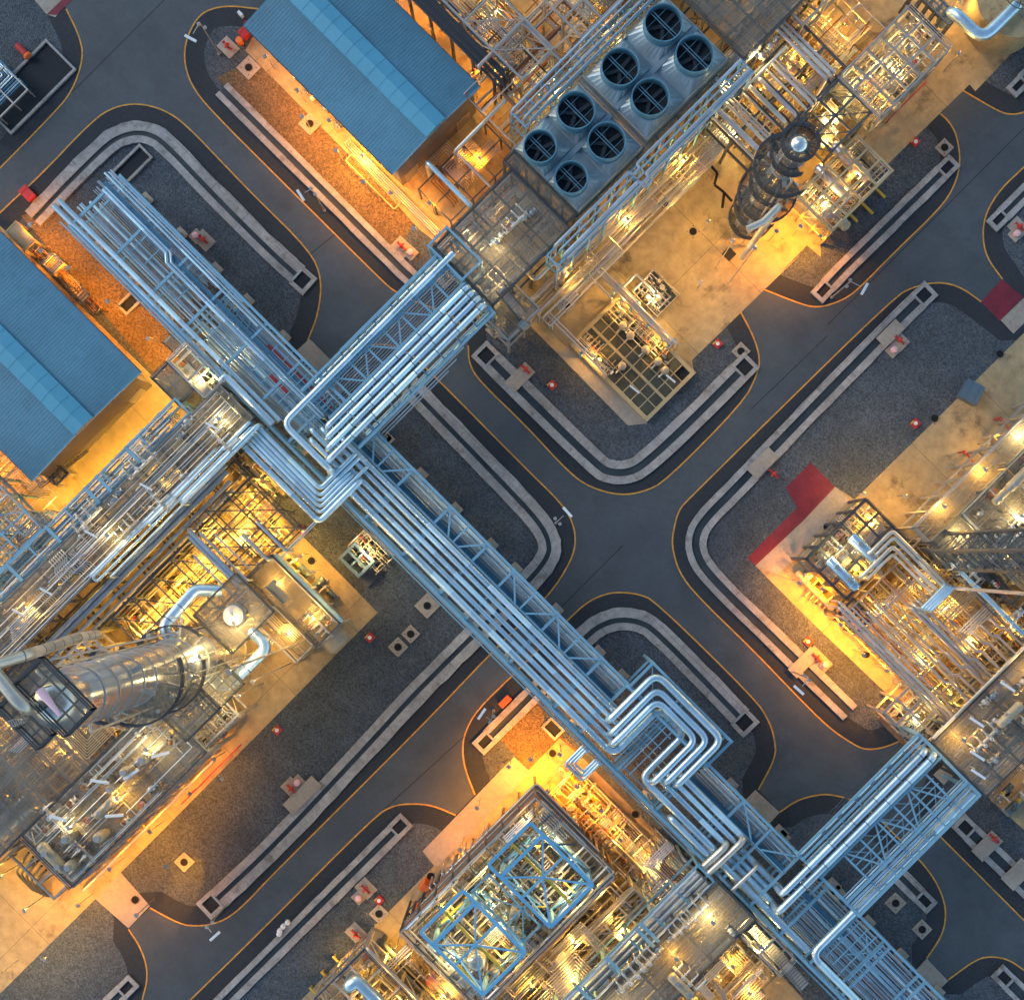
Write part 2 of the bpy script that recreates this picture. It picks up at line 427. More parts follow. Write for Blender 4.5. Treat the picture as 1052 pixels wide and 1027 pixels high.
# gravel near the buildings and rack, warm lamplight put into its colour
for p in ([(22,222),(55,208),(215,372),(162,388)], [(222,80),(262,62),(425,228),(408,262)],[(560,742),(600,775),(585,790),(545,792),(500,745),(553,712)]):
    struct(MB().poly(px_poly(p), .011).build('gravel_bed', M['gravel_lit']))
conc = [
 [(1200,-106),(1041,53),(1002,94),(996,87),(912,169),(843,240),(843,264),(829,252),(802,280),(824,260),(711,370),(713,383),(664,434),(655,428),(645,437),(545,335),(500,290),(430,235),(395,196),(252,52),(270,20),(290,-60),(1100,-160)],
 [(-100,120),(-10,222),(160,390),(290,530),(351,591),(388,629),(260,759),(124,896),(154,930),(132,953),(98,923),(-20,1040),(-200,1140),(-300,600)],
 [(1200,192),(1052,342),(878,513),(858,500),(776,581),(837,642),(916,717),(935,735),(1000,800),(1019,823),(1052,852),(1200,1000)],
 [(434,874),(528,777),(543,791),(575,758),(600,780),(700,880),(785,981),(826,1027),(900,1100),(236,1100),(309,1027),(446,889)],
]
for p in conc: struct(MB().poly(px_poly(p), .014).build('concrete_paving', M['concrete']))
for p in ([(574,364),(583,356),(665,435),(645,437)], [(858,500),(873,514),(800,590),(776,581)], [(434,874),(528,777),(545,793),(449,890)],
          [(98,923),(124,896),(154,930),(132,953)], [(30,-6),(75,-6),(57,18),(48,15)]):
    struct(MB().poly(px_poly(p), .019).build('concrete_paving', M['concrete2']))
for p in ([(305,358),(325,338),(338,380),(318,392)], ):
    pass
for p in ([(303,362),(318,348),(341,371),(326,385)], [(776,811),(801,834),(790,846),(765,822)], [(952,984),(974,1007),(960,1021),(939,998)], [(1052,306),(1028,329),(1041,343),(1066,318)]):
    struct(MB().poly(px_poly(p), .0, .06).build('driveway_slab', M['concrete2']))
for p in ([(833,475),(858,500),(824,536),(776,581),(768,573),(819,521),(807,501)], [(1008,310),(1029,287),(1051,305),(1027,330)], [(58,16),(48,15),(70,-6),(80,-6)]):
    struct(MB().poly(px_poly(p), .022).build('red_paving', M['redpave']))
# road seams
for a, b in (((74,95),(174,-5)), ((850,334),(1052,132)), ((772,420),(850,345)), ((385,840),(500,735)), ((318,262),(345,240)), ((560,640),(640,560))):
    struct(strip(MB(), [U(*a)[:2], U(*b)[:2]], -.05, .05, .003).build('road_seam', M['shoulder']))
# ---------------------------------------------------------------- drain channels
rc = random.Random(5)
def channel(label, pts, lw, gap, rw, jl=.04, jr=.03, ends=(), h=.22, smooth=True):
    """pts: centre line of the dark trench in photo pixels; lw/rw width of left/right concrete side (m)"""
    w_ = [U(x, y)[:2] for x, y in (chaikin(pts, 2) if smooth and len(pts) > 2 else pts)]
    w_ = resample(w_, 1.5)
    c0 = w_[len(w_)//2]
    t = thing('drain_channel', label, 'drain channel', (c0[0], c0[1], 0), 'concrete drain channels beside the roads')
    g = gap/2
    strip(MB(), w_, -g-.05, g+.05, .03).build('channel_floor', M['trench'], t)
    strip(MB(), w_, g+lw, g, .0, h, jl, rc).build('side_wall', M['kerb'], t)
    strip(MB(), w_, -g-rw, -g, .0, h+.04, jr, rc).build('side_wall', M['kerb'], t)
    for e in ends:
        i = 0 if e == 0 else -1; j = 1 if e == 0 else -2
        dx, dy = w_[i][0]-w_[j][0], w_[i][1]-w_[j][1]; l = math.hypot(dx, dy); dx /= l; dy /= l
        cx, cy = w_[i]; W = g+max(lw, rw)*.9
        def q(a, b): return (cx+dx*a-dy*b, cy+dy*a+dx*b)
        L = 1.7
        m = MB()
        m.poly([q(-.2,-W), q(L,-W), q(L,-W+.45), q(-.2,-W+.45)], 0, h+.09); m.poly([q(-.2,W-.45), q(L,W-.45), q(L,W), q(-.2,W)], 0, h+.09)
        m.poly([q(L-.4,-W+.45), q(L-.4,W-.45), q(L,W-.45), q(L,-W+.45)], 0, h+.085)
        m.build('catch_pit', M['kerb'], t)
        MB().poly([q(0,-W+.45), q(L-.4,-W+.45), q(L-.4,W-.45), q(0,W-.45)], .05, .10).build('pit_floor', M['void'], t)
        MB().poly([q(-.22,-W+.45), q(0,-W+.45), q(0,W-.45), q(-.22,W-.45)], .02, h+.1).build('weir_plate', M['steel_w'], t)
channel('drain channel curving round the gravel corner at the north-west end of the pipe rack', [(35,226),(63,196),(98,161),(117,144),(136,137),(153,138),(169,147),(218,199),(279,260),(306,284)], 1.0, .5, .75, ends=(1,), jl=.07)
channel('long straight drain channel lit orange beside the upper blue-roofed building', [(228,92),(412,276),(424,287)], .6, .6, .6, smooth=False)
channel('drain channel running from under the upper pipe bridge and curving round the junction', [(420,397),(430,407),(520,500),(553,535),(564,555),(564,571),(545,595),(486,653),(456,683),(421,718),(369,775),(280,870),(222,924)], 1.0, .5, .85, ends=(1,), jl=.07)
channel('angular drain channel wrapping the gravel below the grated pump skid', [(504,370),(528,394),(615,480),(629,486),(648,485),(664,475),(705,437),(760,382)], .85, .75, .8, ends=(0,1), jl=.05)
channel('straight drain channel beside the spiral-platform column', [(968,177),(865,278),(850,294)], .65, .55, .65, ends=(0,1), smooth=False)
channel('long drain channel bending round the east side of the junction', [(944,308),(919,332),(800,454),(757,500),(722,535),(714,552),(715,568),(727,590),(800,661),(873,732)], .7, .8, .65, ends=(0,), jl=.05)
channel('drain channel hooking round the gravel north of the pipe loop', [(580,676),(602,654),(615,643),(634,636),(656,638),(673,647),(760,737)], 1.0, .55, .75, ends=(1,), jl=.06)
channel('short drain channel with an orange tint south of the main rack', [(560,700),(503,757)], .65, .6, .65, ends=(1,), smooth=False)
channel('straight drain channel on the gravel beside the lower-left road', [(406,853),(260,998),(180,1078)], .7, .6, .6, ends=(0,), jl=.05, smooth=False)
channel('short drain channel end poking out from under the lower-right pipe bridge', [(905,880),(945,920)], .6, .6, .6, ends=(1,), smooth=False)
channel('drain channel at the right edge crossed by two slabs', [(996,854),(1120,975)], .6, .9, .6, ends=(0,), smooth=False)
channel('drain channel cut off by the bottom right corner', [(1036,1008),(1090,1062)], .5, .9, .5, ends=(0,), smooth=False)
channel('short drain channel at the right edge below the road curve', [(1030,221),(1110,141)], .6, .5, .6, ends=(0,), smooth=False)
channel('drain channel end at the upper right edge', [(1050,84),(1110,24)], .5, .6, .5, ends=(0,), smooth=False)
channel('drain channel end at the bottom left edge', [(126,1018),(60,1084)], .6, .6, .6, ends=(0,), smooth=False)
# slabs that bridge the channels
def slab(label, px, py, du, dv, L=True, flip=False, hyd=True):
    x, y, _ = U(px, py)
    t = thing('crossing_slab', label, 'concrete slab', (x, y, 0), 'concrete slabs with red hydrants')
    MB().box(x-du/2, y-dv/2, .30, x+du/2, y+dv/2, .42).build('slab', M['concrete2'], t)
    return t
def hydrant(label, px, py, pink=None, pad=True):
    x, y, _ = U(px, py)
    t = thing('fire_hydrant', label, 'hydrant', (x, y, 0), 'red fire hydrants')
    z = .08
    if pad: MB().box(x-.95, y-.75, 0, x+.95, y+.75, z+.02).build('base_slab', M['concrete2'], t)
    m = MB().cyl((x, y, z), .16, .8, 10).lathe((x, y, .8+z), [(.2,0),(.2,.08),(.12,.2),(.03,.26)], 10)
    m.cyl((x-.55, y+.0, z+.45), .11, 1.1, 8, 'x').cyl((x, y-.35, z+.55), .09, .7, 8, 'y')
    m.cyl((x-.6, y, z+.45), .17, .1, 10, 'x').cyl((x+.5, y, z+.45), .17, .1, 10, 'x')
    m.build('hydrant_body', M['red'], t)
    if pink:
        q = U(*pink)
        MB().box(q[0]-.6, q[1]-.6, 0, q[0]+.6, q[1]+.6, z+.06).build('reel_slab', M['concrete2'], t)
        MB().cyl((q[0], q[1], z+.06), .30, .5, 16).lathe((q[0], q[1], z+.56), [(.33,0),(.33,.06),(.15,.14)], 16).build('hose_drum', M['pink'], t)
hydrant('red hydrant on an L-shaped slab beside the upper west pipe rack', 210, 247, (202,243))
hydrant('red hydrant on a square slab near the orange drum by the upper building', 234.5, 49)
hydrant('red hydrant next to a pink drum at the end of the orange-lit channel', 413, 254, (422,260))
hydrant('red hydrant with pink drum on the gravel of the bottom left plot', 376, 912, (369,921))
slab('pale slab bridging the lower left channel, with a pink drum', 311, 816, 1.5, 4.2); hydrant('red hydrant on the slab across the lower left channel', 300, 809, (306,803))
slab('pale slab bridging the upper end of the eastern channel', 914, 343, 1.4, 2.8) ; hydrant('red hydrant beside the slab at the upper end of the eastern channel', 923, 350, (917,360))
slab('pale slab bridging the eastern channel left of the red paving', 783, 476, 1.5, 3.2); hydrant('red hydrant on the slab left of the red paving', 794, 487, pad=False)
slab('pale slab bridging the channel left of the grated pump skid', 534, 388, 1.5, 3.0); hydrant('red hydrant on the slab left of the grated pump skid', 540, 380, pad=False)
slab('slab bridging the channel below the orange-lit pump yard', 825, 680, 1.3, 3.3); hydrant('red hydrant below the orange-lit pump yard', 838, 675, (847,682))
slab('first slab across the right-edge channel', 1013, 868, 1.6, 3.0); hydrant('red hydrant on the first slab of the right-edge channel', 1020, 860, pad=False)
slab('second slab across the right-edge channel', 1044, 897, 1.8, 3.0)
hydrant('red valve post on a grey slab at the bottom left skid', 366, 958)
hydrant('red and white hydrant at the right-hand edge by the kerb', 1046, 234, (1043,241))

# ---------------------------------------------------------------- small ground furniture
def manhole(px, py, label, size=1.7, pad=True, r=.36):
    x, y, _ = U(px, py)
    t = thing('drain_manhole', label, 'manhole', (x, y, 0), 'square concrete manholes with round black openings')
    h = size/2
    if pad: MB().box(x-h, y-h, 0, x+h, y+h, .14).build('surround', M['concrete2'], t)
    z = .145 if pad else .03
    MB().cyl((x, y, z), r, .02, 20).build('opening', M['black'], t)
    MB().ring((x, y, z), r, .05, .05, 20).build('rim', M['steel_d'], t)
    for a in range(4):
        q = .62*h*1.15
        MB().cyl((x+q*math.cos(PI/4+a*PI/2)*1.2, y+q*math.sin(PI/4+a*PI/2)*1.2, z), .06, .05, 8).build('bolt', M['steel_d'], t)
for (a, b, l, s, p) in ((318.6,127.6,'square manhole glowing orange beside the upper building',1.7,1),(255.7,70,'square manhole near the red hydrant at the head of the orange channel',1.8,1),
 (439,622,'largest square manhole of the three beside the main pipe rack',1.9,1),(422,651,'middle square manhole of the three beside the main pipe rack',1.4,1),(409,664.4,'lowest square manhole of the three beside the main pipe rack',1.5,1),
 (189.5,885,'square manhole in the orange beam of light on the lower-left gravel',1.5,1),(919.8,927,'square manhole beside the short channel under the lower-right bridge',1.6,1),(947,954,'square manhole nearest the bottom-right slab',1.5,1),
 (389.5,938,'square manhole at the concrete edge of the bottom plant',1.5,1),(970,152,'square manhole above the straight channel by the spiral-platform column',1.4,1),(761,361,'square manhole at the end of the angular channel',1.4,1),
 (889.8,672,'round manhole in the bright orange paving of the eastern yard',1.5,0),(849.7,541,'round manhole between the red paving and the eastern skid',1.5,0),(1027,363.6,'round manhole at the upper edge of the eastern concrete',1.3,0),
 (960,429.6,'round manhole on the edge of the eastern concrete by the red marker',1.3,0),(280.5,537,'round manhole on the concrete near the pipe loop of the western plant',1.7,0),(683.6,210,'upper round manhole on the yellow-lit concrete',1.4,0),
 (712,238,'lower round manhole on the yellow-lit concrete',1.4,0),(139,923.7,'round manhole on the pink slab at the bottom left',1.0,0),(442.6,899.7,'round manhole beside the blue-framed heaters',1.4,0),
 (567.7,773.4,'round manhole on the orange paving under the main rack',1.3,0),(652.8,836,'round manhole among the pumps of the orange yard',1.8,0),(1033.7,813.8,'round manhole on the concrete at the right edge',1.3,0),(582,312.6,'round manhole on a stained pad by the grated pump skid',1.6,1),
 (320,576,'round manhole beside the exchanger platform',1.2,0)):
    manhole(a, b, l, s, p)
for (a, b, l) in ((311.8,545.5,'beside the western pipe loop'),(380,654.6,'below the exchanger platform'),(285,749.5,'at the edge of the lower-left concrete'),(389.5,924,'beside the bottom-left hydrant'),
 (737,353.5,'right of the grated pump skid'),(567,395.8,'left of the grated pump skid'),(940,435,'beside the eastern concrete'),(940,146.4,'near the spiral-platform column'),(829.8,658.7,'in the orange light of the eastern yard')):
    x, y, _ = U(a, b)
    t = thing('valve_marker', 'red valve box with a white cap '+l, 'valve box', (x, y, 0), 'red valve boxes on the gravel')
    MB().box(x-.4, y-.4, 0, x+.4, y+.4, .25).build('box', M['red'], t)
    MB().cyl((x, y, .25), .2, .12, 12).build('cap', M['white'], t)
    MB().box(x-.38, y-.36, .25, x-.24, y+.05, .30).build('yellow_flap', M['rail_y'], t)
def lamp(label, pole, head, z=9.0, blue=True):
    x, y, _ = U(pole[0], pole[1], z); hx, hy, _ = U(head[0], head[1], z)
    t = thing('street_lamp', label, 'street lamp', (x, y, 0), 'street lamps along the roads')
    MB().cyl((x, y, 0), .16, .3, 10).cyl((x, y, .3), .09, z-.3, 8, r2=.06).build('pole', M['steel_w'], t)
    d = Vector((hx-x, hy-y, 0)); L = d.length; d.normalize()
    MB().bar((x, y, z-.05), (hx-d.x*.5, hy-d.y*.5, z+.1), .07).build('arm', M['steel_w'], t)
    n = Vector((-d.y, d.x, 0))
    c = Vector((hx, hy, z+.1))
    m = MB()
    a = c-n*.62; b = c+n*.62
    m.bar(a, b, .26, .12); m.bar(a+Vector((0,0,.07)), b+Vector((0,0,.07)), .16, .06)
    m.build('lamp_head', M['white'], t)
    MB().bar(a+Vector((0,0,-.08)), b+Vector((0,0,-.08)), .18, .04).build('lens', M['white'], t)
    for s in (-.35, .35): MB().cyl((x+n.x*s, y+n.y*s, z-1.1), .17, .25, 10).build('floodlight_housing', M['steel_w'], t)
lamp('street lamp by the upper-left junction with its head over the road', (205,23), (196,40))
lamp('street lamp reaching over the road beside the upper building', (320,194), (309,201))
lamp('street lamp at the left side of the central junction', (573,535), (583,526), 9)
lamp('street lamp at the end of the channel by the spiral-platform column', (874,289), (888,297))
lamp('street lamp near the orange box south of the main rack', (505,740), (495,733))
lamp('street lamp at the lower-left road bend', (213,952), (221,961))
lamp('street lamp beside the eastern yard road', (831,697), (820.5,708.6))
# odds and ends on the gravel
def crate(name, label, cat, px, py, du, dv, h, m, z=0, rot=0):
    x, y, _ = U(px, py)
    mb = MB(); mb.box(-du/2, -dv/2, 0, du/2, dv/2, h)
    mb.box(-du/2-.04, -dv/2-.04, h*.8, du/2+.04, dv/2+.04, h*.88); 
    for s in (-1, 1): mb.box(s*du/4-.05, -dv/2-.03, h, s*du/4+.05, dv/2+.03, h+.05)
    o = mb.build(name, m, origin=(0,0,0)); o.location = (x, y, z); o.rotation_euler = (0, 0, rot)
    return tag(o, label, cat)
crate('equipment_box', 'red-orange box at the edge of the western road', 'box', 30, 200, 1.5, .95, .8, M['red'], 0)
crate('equipment_box', 'orange box beside the short channel south of the main rack', 'box', 519, 720, .6, 1.3, .6, M['orange'])
crate('equipment_box', 'grey cabinet beside the eastern concrete', 'cabinet', 995, 404, 1.9, 2.0, 1.4, M['motor'], 0, .3)
x, y, _ = U(247, 44)
t = thing('fire_drum', 'orange drum standing by the corner of the upper building', 'drum', (x, y, 0))
MB().lathe((x, y, 0), [(.34,0),(.36,.05),(.34,.3),(.36,.33),(.34,.6),(.36,.85),(.33,.9)], 18).build('drum', M['orange'], t)
MB().cyl((x, y, .9), .1, .05, 10).build('bung', M['rail_y'], t)
crate('hose_cabinet', 'red hose cabinet against the corner of the upper building', 'cabinet', 252, 37, .9, .7, 1.1, M['red'])
for i, q in enumerate(((284,948),(288,955),(291.5,950.5),(296,946.5),(287.5,958))):
    if i in (0,): 
        continue
    x, y, _ = U(*q)
    o = MB().lathe((x, y, 0), [(.26,0),(.28,.04),(.28,.5),(.2,.62),(.08,.68)], 14).build('white_canister', M['white'])
    tag(o, 'white round canister in the row beside the lower-left road', 'canister', 'white canisters beside the lower-left road')
# dark pit beyond the north-west end of the rack
def pit(label, c, du, dv, rim=.25, h=.3):
    x, y, _ = U(*c)
    t = thing('sump_pit', label, 'pit', (x, y, 0))
    m = MB(); a, b = du/2, dv/2
    m.box(x-a, y-b, 0, x+a, y-b+rim, h); m.box(x-a, y+b-rim, 0, x+a, y+b, h); m.box(x-a, y-b+rim, 0, x-a+rim, y+b-rim, h-.003); m.box(x+a-rim, y-b+rim, 0, x+a, y+b-rim, h-.003)
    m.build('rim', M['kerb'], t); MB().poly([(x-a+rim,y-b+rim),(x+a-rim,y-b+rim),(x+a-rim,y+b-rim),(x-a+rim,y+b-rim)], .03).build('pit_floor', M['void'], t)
    return t
pit('dark rectangular sump beyond the north-west end of the main rack', (136,170), 2.0, 4.2)
pit('open rectangular sump ringed in yellow light beside the lower building', (133,312), 1.5, 2.1)
pit('open rectangular sump in the orange paving south of the main rack', (568,748), 2.0, 1.5)
t = pit('long black pit with pipework at the upper left edge', (30,90), 4.4, 9.5)

# ---------------------------------------------------------------- the two big sheds
def shed(label, x0, x1, y0, y1, ze, ry0, ry1, base_x0=None):
    t = thing('compressor_house', label, 'building', ((x0+x1)/2, (y0+y1)/2, 0), 'blue-roofed compressor houses')
    ym = (ry0+ry1)/2; rise = .75
    zr0 = ze+rise
    o = .75
    m = MB(); wx1 = x1-.12; wx0 = x0+.3
    pr = [(y0+o,0),(y1-o,0),(y1-o,ze-.12),(ym,zr0-.15),(y0+o,ze-.12)]
    n = len(m.v)
    for xx in (wx0, wx1): m.v += [(xx, a, b) for a, b in pr]
    for i in range(5): m.face((n+i, n+5+i, n+5+(i+1)%5, n+(i+1)%5))
    m.face([n+i for i in range(5)]); m.face([n+9-i for i in range(5)])
    m.build('wall', M['wall'], t)
    for (ya, za, yb, zb, nm) in ((y0, ze, ry0+.12, ze+rise*(ry0-y0)/(ym-y0), 'a'), (ry1-.12, ze+rise*(y1-ry1)/(y1-ym), y1, ze, 'b')):
        m = MB(); n = len(m.v)
        m.v += [(x0,ya,za),(x1,ya,za),(x1,yb,zb),(x0,yb,zb),(x0,ya,za-.1),(x1,ya,za-.1),(x1,yb,zb-.1),(x0,yb,zb-.1)]
        for q in ((0,1,2,3),(7,6,5,4),(0,4,5,1),(1,5,6,2),(2,6,7,3),(3,7,4,0)): m.face([n+i for i in q])
        # standing seams down the slope
        k = int((x1-x0)/.33)
        for i in range(k+1):
            xx = x0+.02+(x1-x0-.04)*i/k
            m.bar((xx, ya, za+.008), (xx, yb, zb+.008), .04, .022)
        rf = m.build('roof', M['roof'], t)
        yy = y0 if nm == 'a' else y1
        MB().box(x0, yy-.09, ze-.2, x1, yy+.09, ze-.02).build('gutter', M['steel_d'], rf)
    # raised ridge ventilator
    zv = zr0+.55
    m = MB()
    m.v += [(x0,ry0,zv-.28),(x1+.05,ry0,zv-.28),(x1+.05,ym,zv),(x0,ym,zv),(x1+.05,ry1,zv-.28),(x0,ry1,zv-.28),
            (x0,ry0,ze+.25),(x1+.05,ry0,ze+.25),(x1+.05,ry1,ze+.25),(x0,ry1,ze+.25)]
    for q in ((0,1,2,3),(3,2,4,5),(0,6,7,1),(4,8,9,5),(1,7,8,4,2),(5,9,6,0,3)): m.face(q)
    for i in range(int((x1-x0)/1.5)):
        xx = x0+.4+i*1.5
        m.bar((xx, ry0, zv-.27), (xx, ym, zv+.01), .06, .03); m.bar((xx, ym, zv+.01), (xx, ry1, zv-.27), .06, .03)
    m.build('ridge_ventilator', M['roof2'], t)
    m = MB(); m.bar((x1+.03, y0, ze-.05), (x1+.03, ym, zr0-.08), .07, .22); m.bar((x1+.03, ym, zr0-.08), (x1+.03, y1, ze-.05), .07, .22)
    m.build('gable_trim', M['steel'], t)
    # doors, louvres on gable
    for i, yy in enumerate((y0+2.2, y1-2.5)):
        d = MB().box(wx1, yy-.9, 0, wx1+.06, yy+.9, 2.6).build('door', M['steel_w'], t)
        MB().box(wx1+.06, yy+.5, 1.0, wx1+.12, yy+.62, 1.2).build('handle', M['steel_w'], d)
    for i in range(4):
        xx = x1-2.5-i*4.2
        MB().tube([(xx, y1+.02 if False else y0+o-.1, .1), (xx, y0+o-.1, ze-.2)], .06, 6).build('downpipe', M['steel_w'], t)
    return t
ZE = 7.0
a = U(403,179,ZE); b = U(493,89,ZE); c_ = U(250,26,ZE)
shed('blue-roofed shed at the top with a raised ridge, left of the cooling fans', c_[0], a[0], a[1], b[1], ZE, U(437,140,ZE+1)[1], U(456,120,ZE+1)[1])
a = U(33,494,ZE); b = U(146,384,ZE)
shed('blue-roofed shed at the left edge with a raised ridge', a[0]-23, a[0], a[1], b[1], ZE, U(76,447,ZE+1)[1], U(95,428,ZE+1)[1])

# ---------------------------------------------------------------- air coolers
def cooler(label, s0, s1, d0, d1, fans):
    zt, zd = 13.4, 11.2
    x0, x1, y0, y1 = RSD(s0, s1, d0, d1, zd)
    t = thing('air_cooler', label, 'air cooler', ((x0+x1)/2, (y0+y1)/2, 0), 'air cooler banks with round fan stacks')
    m = MB()
    m.box(x0, y0, zd-1.0, x1, y1, zd); m.build('header_box', M['plenum'], t)
    MB().box(x0-.25, y0-.25, zd-1.2, x1+.25, y1+.25, zd-1.0).build('base_frame', M['steel_w'], t)
    xm, ym = (x0+x1)/2, (y0+y1)/2
    for cs, cdd, rp in fans:
        fx, fy, _ = P(cs, cdd, zt); r = rp*kz(zt)
        qx0, qx1 = (x0, xm-.06) if fx < xm else (xm+.06, x1)
        qy0, qy1 = (y0, ym-.06) if fy < ym else (ym+.06, y1)
        # faceted hood from square to circle
        n = 32; m = MB(); hood = zd+.95
        sqp = []
        for i in range(n):
            an = 2*PI*i/n; cx, sy = math.cos(an), math.sin(an); k = max(abs(cx), abs(sy)); cx /= k; sy /= k
            sqp.append((fx+(cx*(qx1-fx) if cx > 0 else cx*(fx-qx0)), fy+(sy*(qy1-fy) if sy > 0 else sy*(fy-qy0)), zd+.02))
        # exact corners
        for i in (4, 12, 20, 28): sqp[i] = (qx1 if i in (4, 28) else qx0, qy1 if i in (4, 12) else qy0, zd+.02)
        b0 = len(m.v); m.v += sqp; m.v += [(fx+math.cos(2*PI*i/n)*r*1.03, fy+math.sin(2*PI*i/n)*r*1.03, hood) for i in range(n)]
        for i in range(n): m.face((b0+i, b0+(i+1)%n, b0+n+(i+1)%n, b0+n+i))
        m.build('plenum_hood', M['plenum'], t)
        m = MB()
        m.ring((fx, fy, hood-.05), r*1.0, .06, zt-hood, 40); m.ring((fx, fy, zt-.12), r+.05, .07, .12, 40); m.ring((fx, fy, hood-.03), r+.05, .12, .07, 40)
        stk = m.build('fan_stack', M['fan'], t, smooth=True)
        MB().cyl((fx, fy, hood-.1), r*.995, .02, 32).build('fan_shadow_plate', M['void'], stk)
        m = MB().cyl((fx, fy, hood+.1), .28, .35, 14)
        n_b = 5; r0 = rc.random()*PI
        for k in range(n_b):
            an = r0+2*PI*k/n_b; cx, sx = math.cos(an), math.sin(an)
            m.bar((fx+cx*.2, fy+sx*.2, hood+.25), (fx+cx*r*.93, fy+sx*r*.93, hood+.27), .34, .05)
        m.build('fan_blades', M['blade'], stk)
        m = MB(); zb = zt-.45
        for off in (-.13, .13):
            L = math.sqrt(r*r-off*off)-.02
            m.bar((fx-L, fy+off, zb), (fx+L, fy+off, zb), .055, .12)
        L = r-.03
        for off in (-.5*r, .5*r):
            L = math.sqrt(r*r-off*off)-.02; m.bar((fx+off, fy-L, zb-.16), (fx+off, fy+L, zb-.16), .035, .06)
        m.build('fan_guard_beams', M['fan'], stk)
    for xx in (x0+.3, (x0+x1)/2, x1-.3):
        for yy in (y0+.3, y1-.3): MB().box(xx-.15, yy-.15, 0, xx+.15, yy+.15, zd-1.2).build('column', M['steel_d'], t)
    m = MB(); m.bar((xm, y0, zd+.22), (xm, y1, zd+.22), .5, .3); m.build('walkway', M['plenum'], t)
    m = MB()
    for yy in (y0+.08, y1-.08): m.bar((x0, yy, zd+.12), (x1, yy, zd+.12), .12, .2)
    for xx in (x0+.08, x1-.08): m.bar((xx, y0+.15, zd+.12), (xx, y1-.15, zd+.12), .12, .2)
    m.build('edge_flange', M['steel_w'], t)
cooler('smaller air cooler bank of four fans, nearer the pipe bridge', 680, 812, 375, 509, [(705,405,16),(769,405,16),(705,479,18.5),(768,479,18.5)])
cooler('larger air cooler bank of four fans at the top edge', 680, 809, 519, 687, [(706,569,18.5),(768,569,18.5),(705,659,18.7),(769,659,18.7)])
# ---------------------------------------------------------------- pipe racks and the pipes on them (s = x+y, d = x-y of photo pixels)
rp = random.Random(11)
NP = [0]
def pipe(label, pts, r, m='clad', group=None, e0=None, e1=None, seg=2.6, bands=None, n=None, name='pipe', bend=None, cat='pipe'):
    q = [P(*p) for p in pts]
    # keep runs square to the plant grid
    for i in range(1, len(q)):
        dx, dy = abs(q[i][0]-q[i-1][0]), abs(q[i][1]-q[i-1][1])
        if dx < .25*dy: q[i] = (q[i-1][0], q[i][1], q[i][2])
        elif dy < .25*dx: q[i] = (q[i][0], q[i-1][1], q[i][2])
    if e0 is not None: q = [(q[0][0], q[0][1], e0)]+q
    if e1 is not None: q = q+[(q[-1][0], q[-1][1], e1)]
    bands = (r > .2 and m == 'clad_b') if bands is None else bands
    n = n or (14 if r > .2 else 8 if r > .08 else 6)
    mb = MB().tube(q, r, n, seg if r > .1 else None, bend, bands, rnd=rp)
    # strap rings over the insulation joints
    o = mb.build(name, M[m], smooth=True); NP[0] += 1
    return tag(o, label, cat, group)
def rack(label, s_nodes, d0, d1, z, lower=(), cw=.32, bw=.26, name='pipe_rack', m='steel', ground=True, along='s', found=True, cols=None, group=None, kbrace=None, inner=None, posts=None):
    """portal frames at s_nodes spanning d0..d1, with edge beams; lower = heights of lower beams"""
    x0, x1, y0, y1 = RSD(s_nodes[0], s_nodes[-1], d0, d1, z)
    t = thing(name, label, 'pipe rack', ((x0+x1)/2, (y0+y1)/2, 0), group)
    mt = M[m]
    for i, s in enumerate(s_nodes):
        x = XS(s, z)
        MB().box(x-bw/2, y0, z-.3, x+bw/2, y1, z).build('cross_beam', mt, t)
        for zl in lower: MB().box(x-.11, y0+.05, zl-.25, x+.11, y1-.05, zl).build('cross_beam', mt, t)
        if ground and (cols is None or s in cols):
            for y in (y0, y1):
                c = MB().box(x-cw/2, y-cw/2, .3, x+cw/2, y+cw/2, z+.02).build('column', mt, t)
                if found: MB().box(x-.6, y-.6, 0, x+.6, y+.6, .3).build('footing', M['concrete2'], c)
    for y in (y0, y1):
        MB().box(x0, y-.13, z+.003, x1, y+.13, z+.25).build('edge_beam', mt, t)
        for zl in lower: MB().box(x0, y-.1, zl+.003, x1, y+.1, zl+.18).build('edge_beam', mt, t)
    return t
Z1 = 9.6
nodes = [304,380,457,526,606,680,750,827,907,983,1061,1114,1204,1296,1348,1425,1506,1587,1645,1701,1762,1822,1888,1960,2040]
mr = rack('long blue-grey steel pipe rack running diagonally across the whole plant', nodes, -57.5, -161, Z1, lower=(7.2, 5.0), cols=set(nodes)-{1425})
def sbar(parent, a, b, w_=.16, h=None, m='steel', name='brace'):
    return MB().bar(P(*a), P(*b), w_, h).build(name, M[m], parent)
# K-braced plan trusses on the north-east side
for (a, b) in ((827,907),(983,1061),(1114,1204),(1204,1296),(1587,1701)):
    mid = (a+b)/2; dn, ds = -57.5, -91
    sbar(mr, (mid, dn, Z1+.1), (mid, ds, Z1+.1), .18)
    sbar(mr, (a+2, dn-2, Z1+.1), (mid-10, ds, Z1+.1), .17); sbar(mr, (b-2, dn-2, Z1+.1), (mid+10, ds, Z1+.1), .17)
sbar(mr, (800, -92, Z1+.05), (1366, -92, Z1+.05), .16, name='stringer'); sbar(mr, (1500, -92, Z1+.05), (1701, -92, Z1+.05), .14, name='stringer')
sbar(mr, (290, -166, 5.4), (690, -166, 5.4), .18, .25, name='stringer')
sbar(mr, (690, -168, 6.0), (2060, -168, 6.0), .14, .2, name='stringer'); sbar(mr, (900, -155, 8.0), (1620, -155, 8.0), .12, name='stringer')
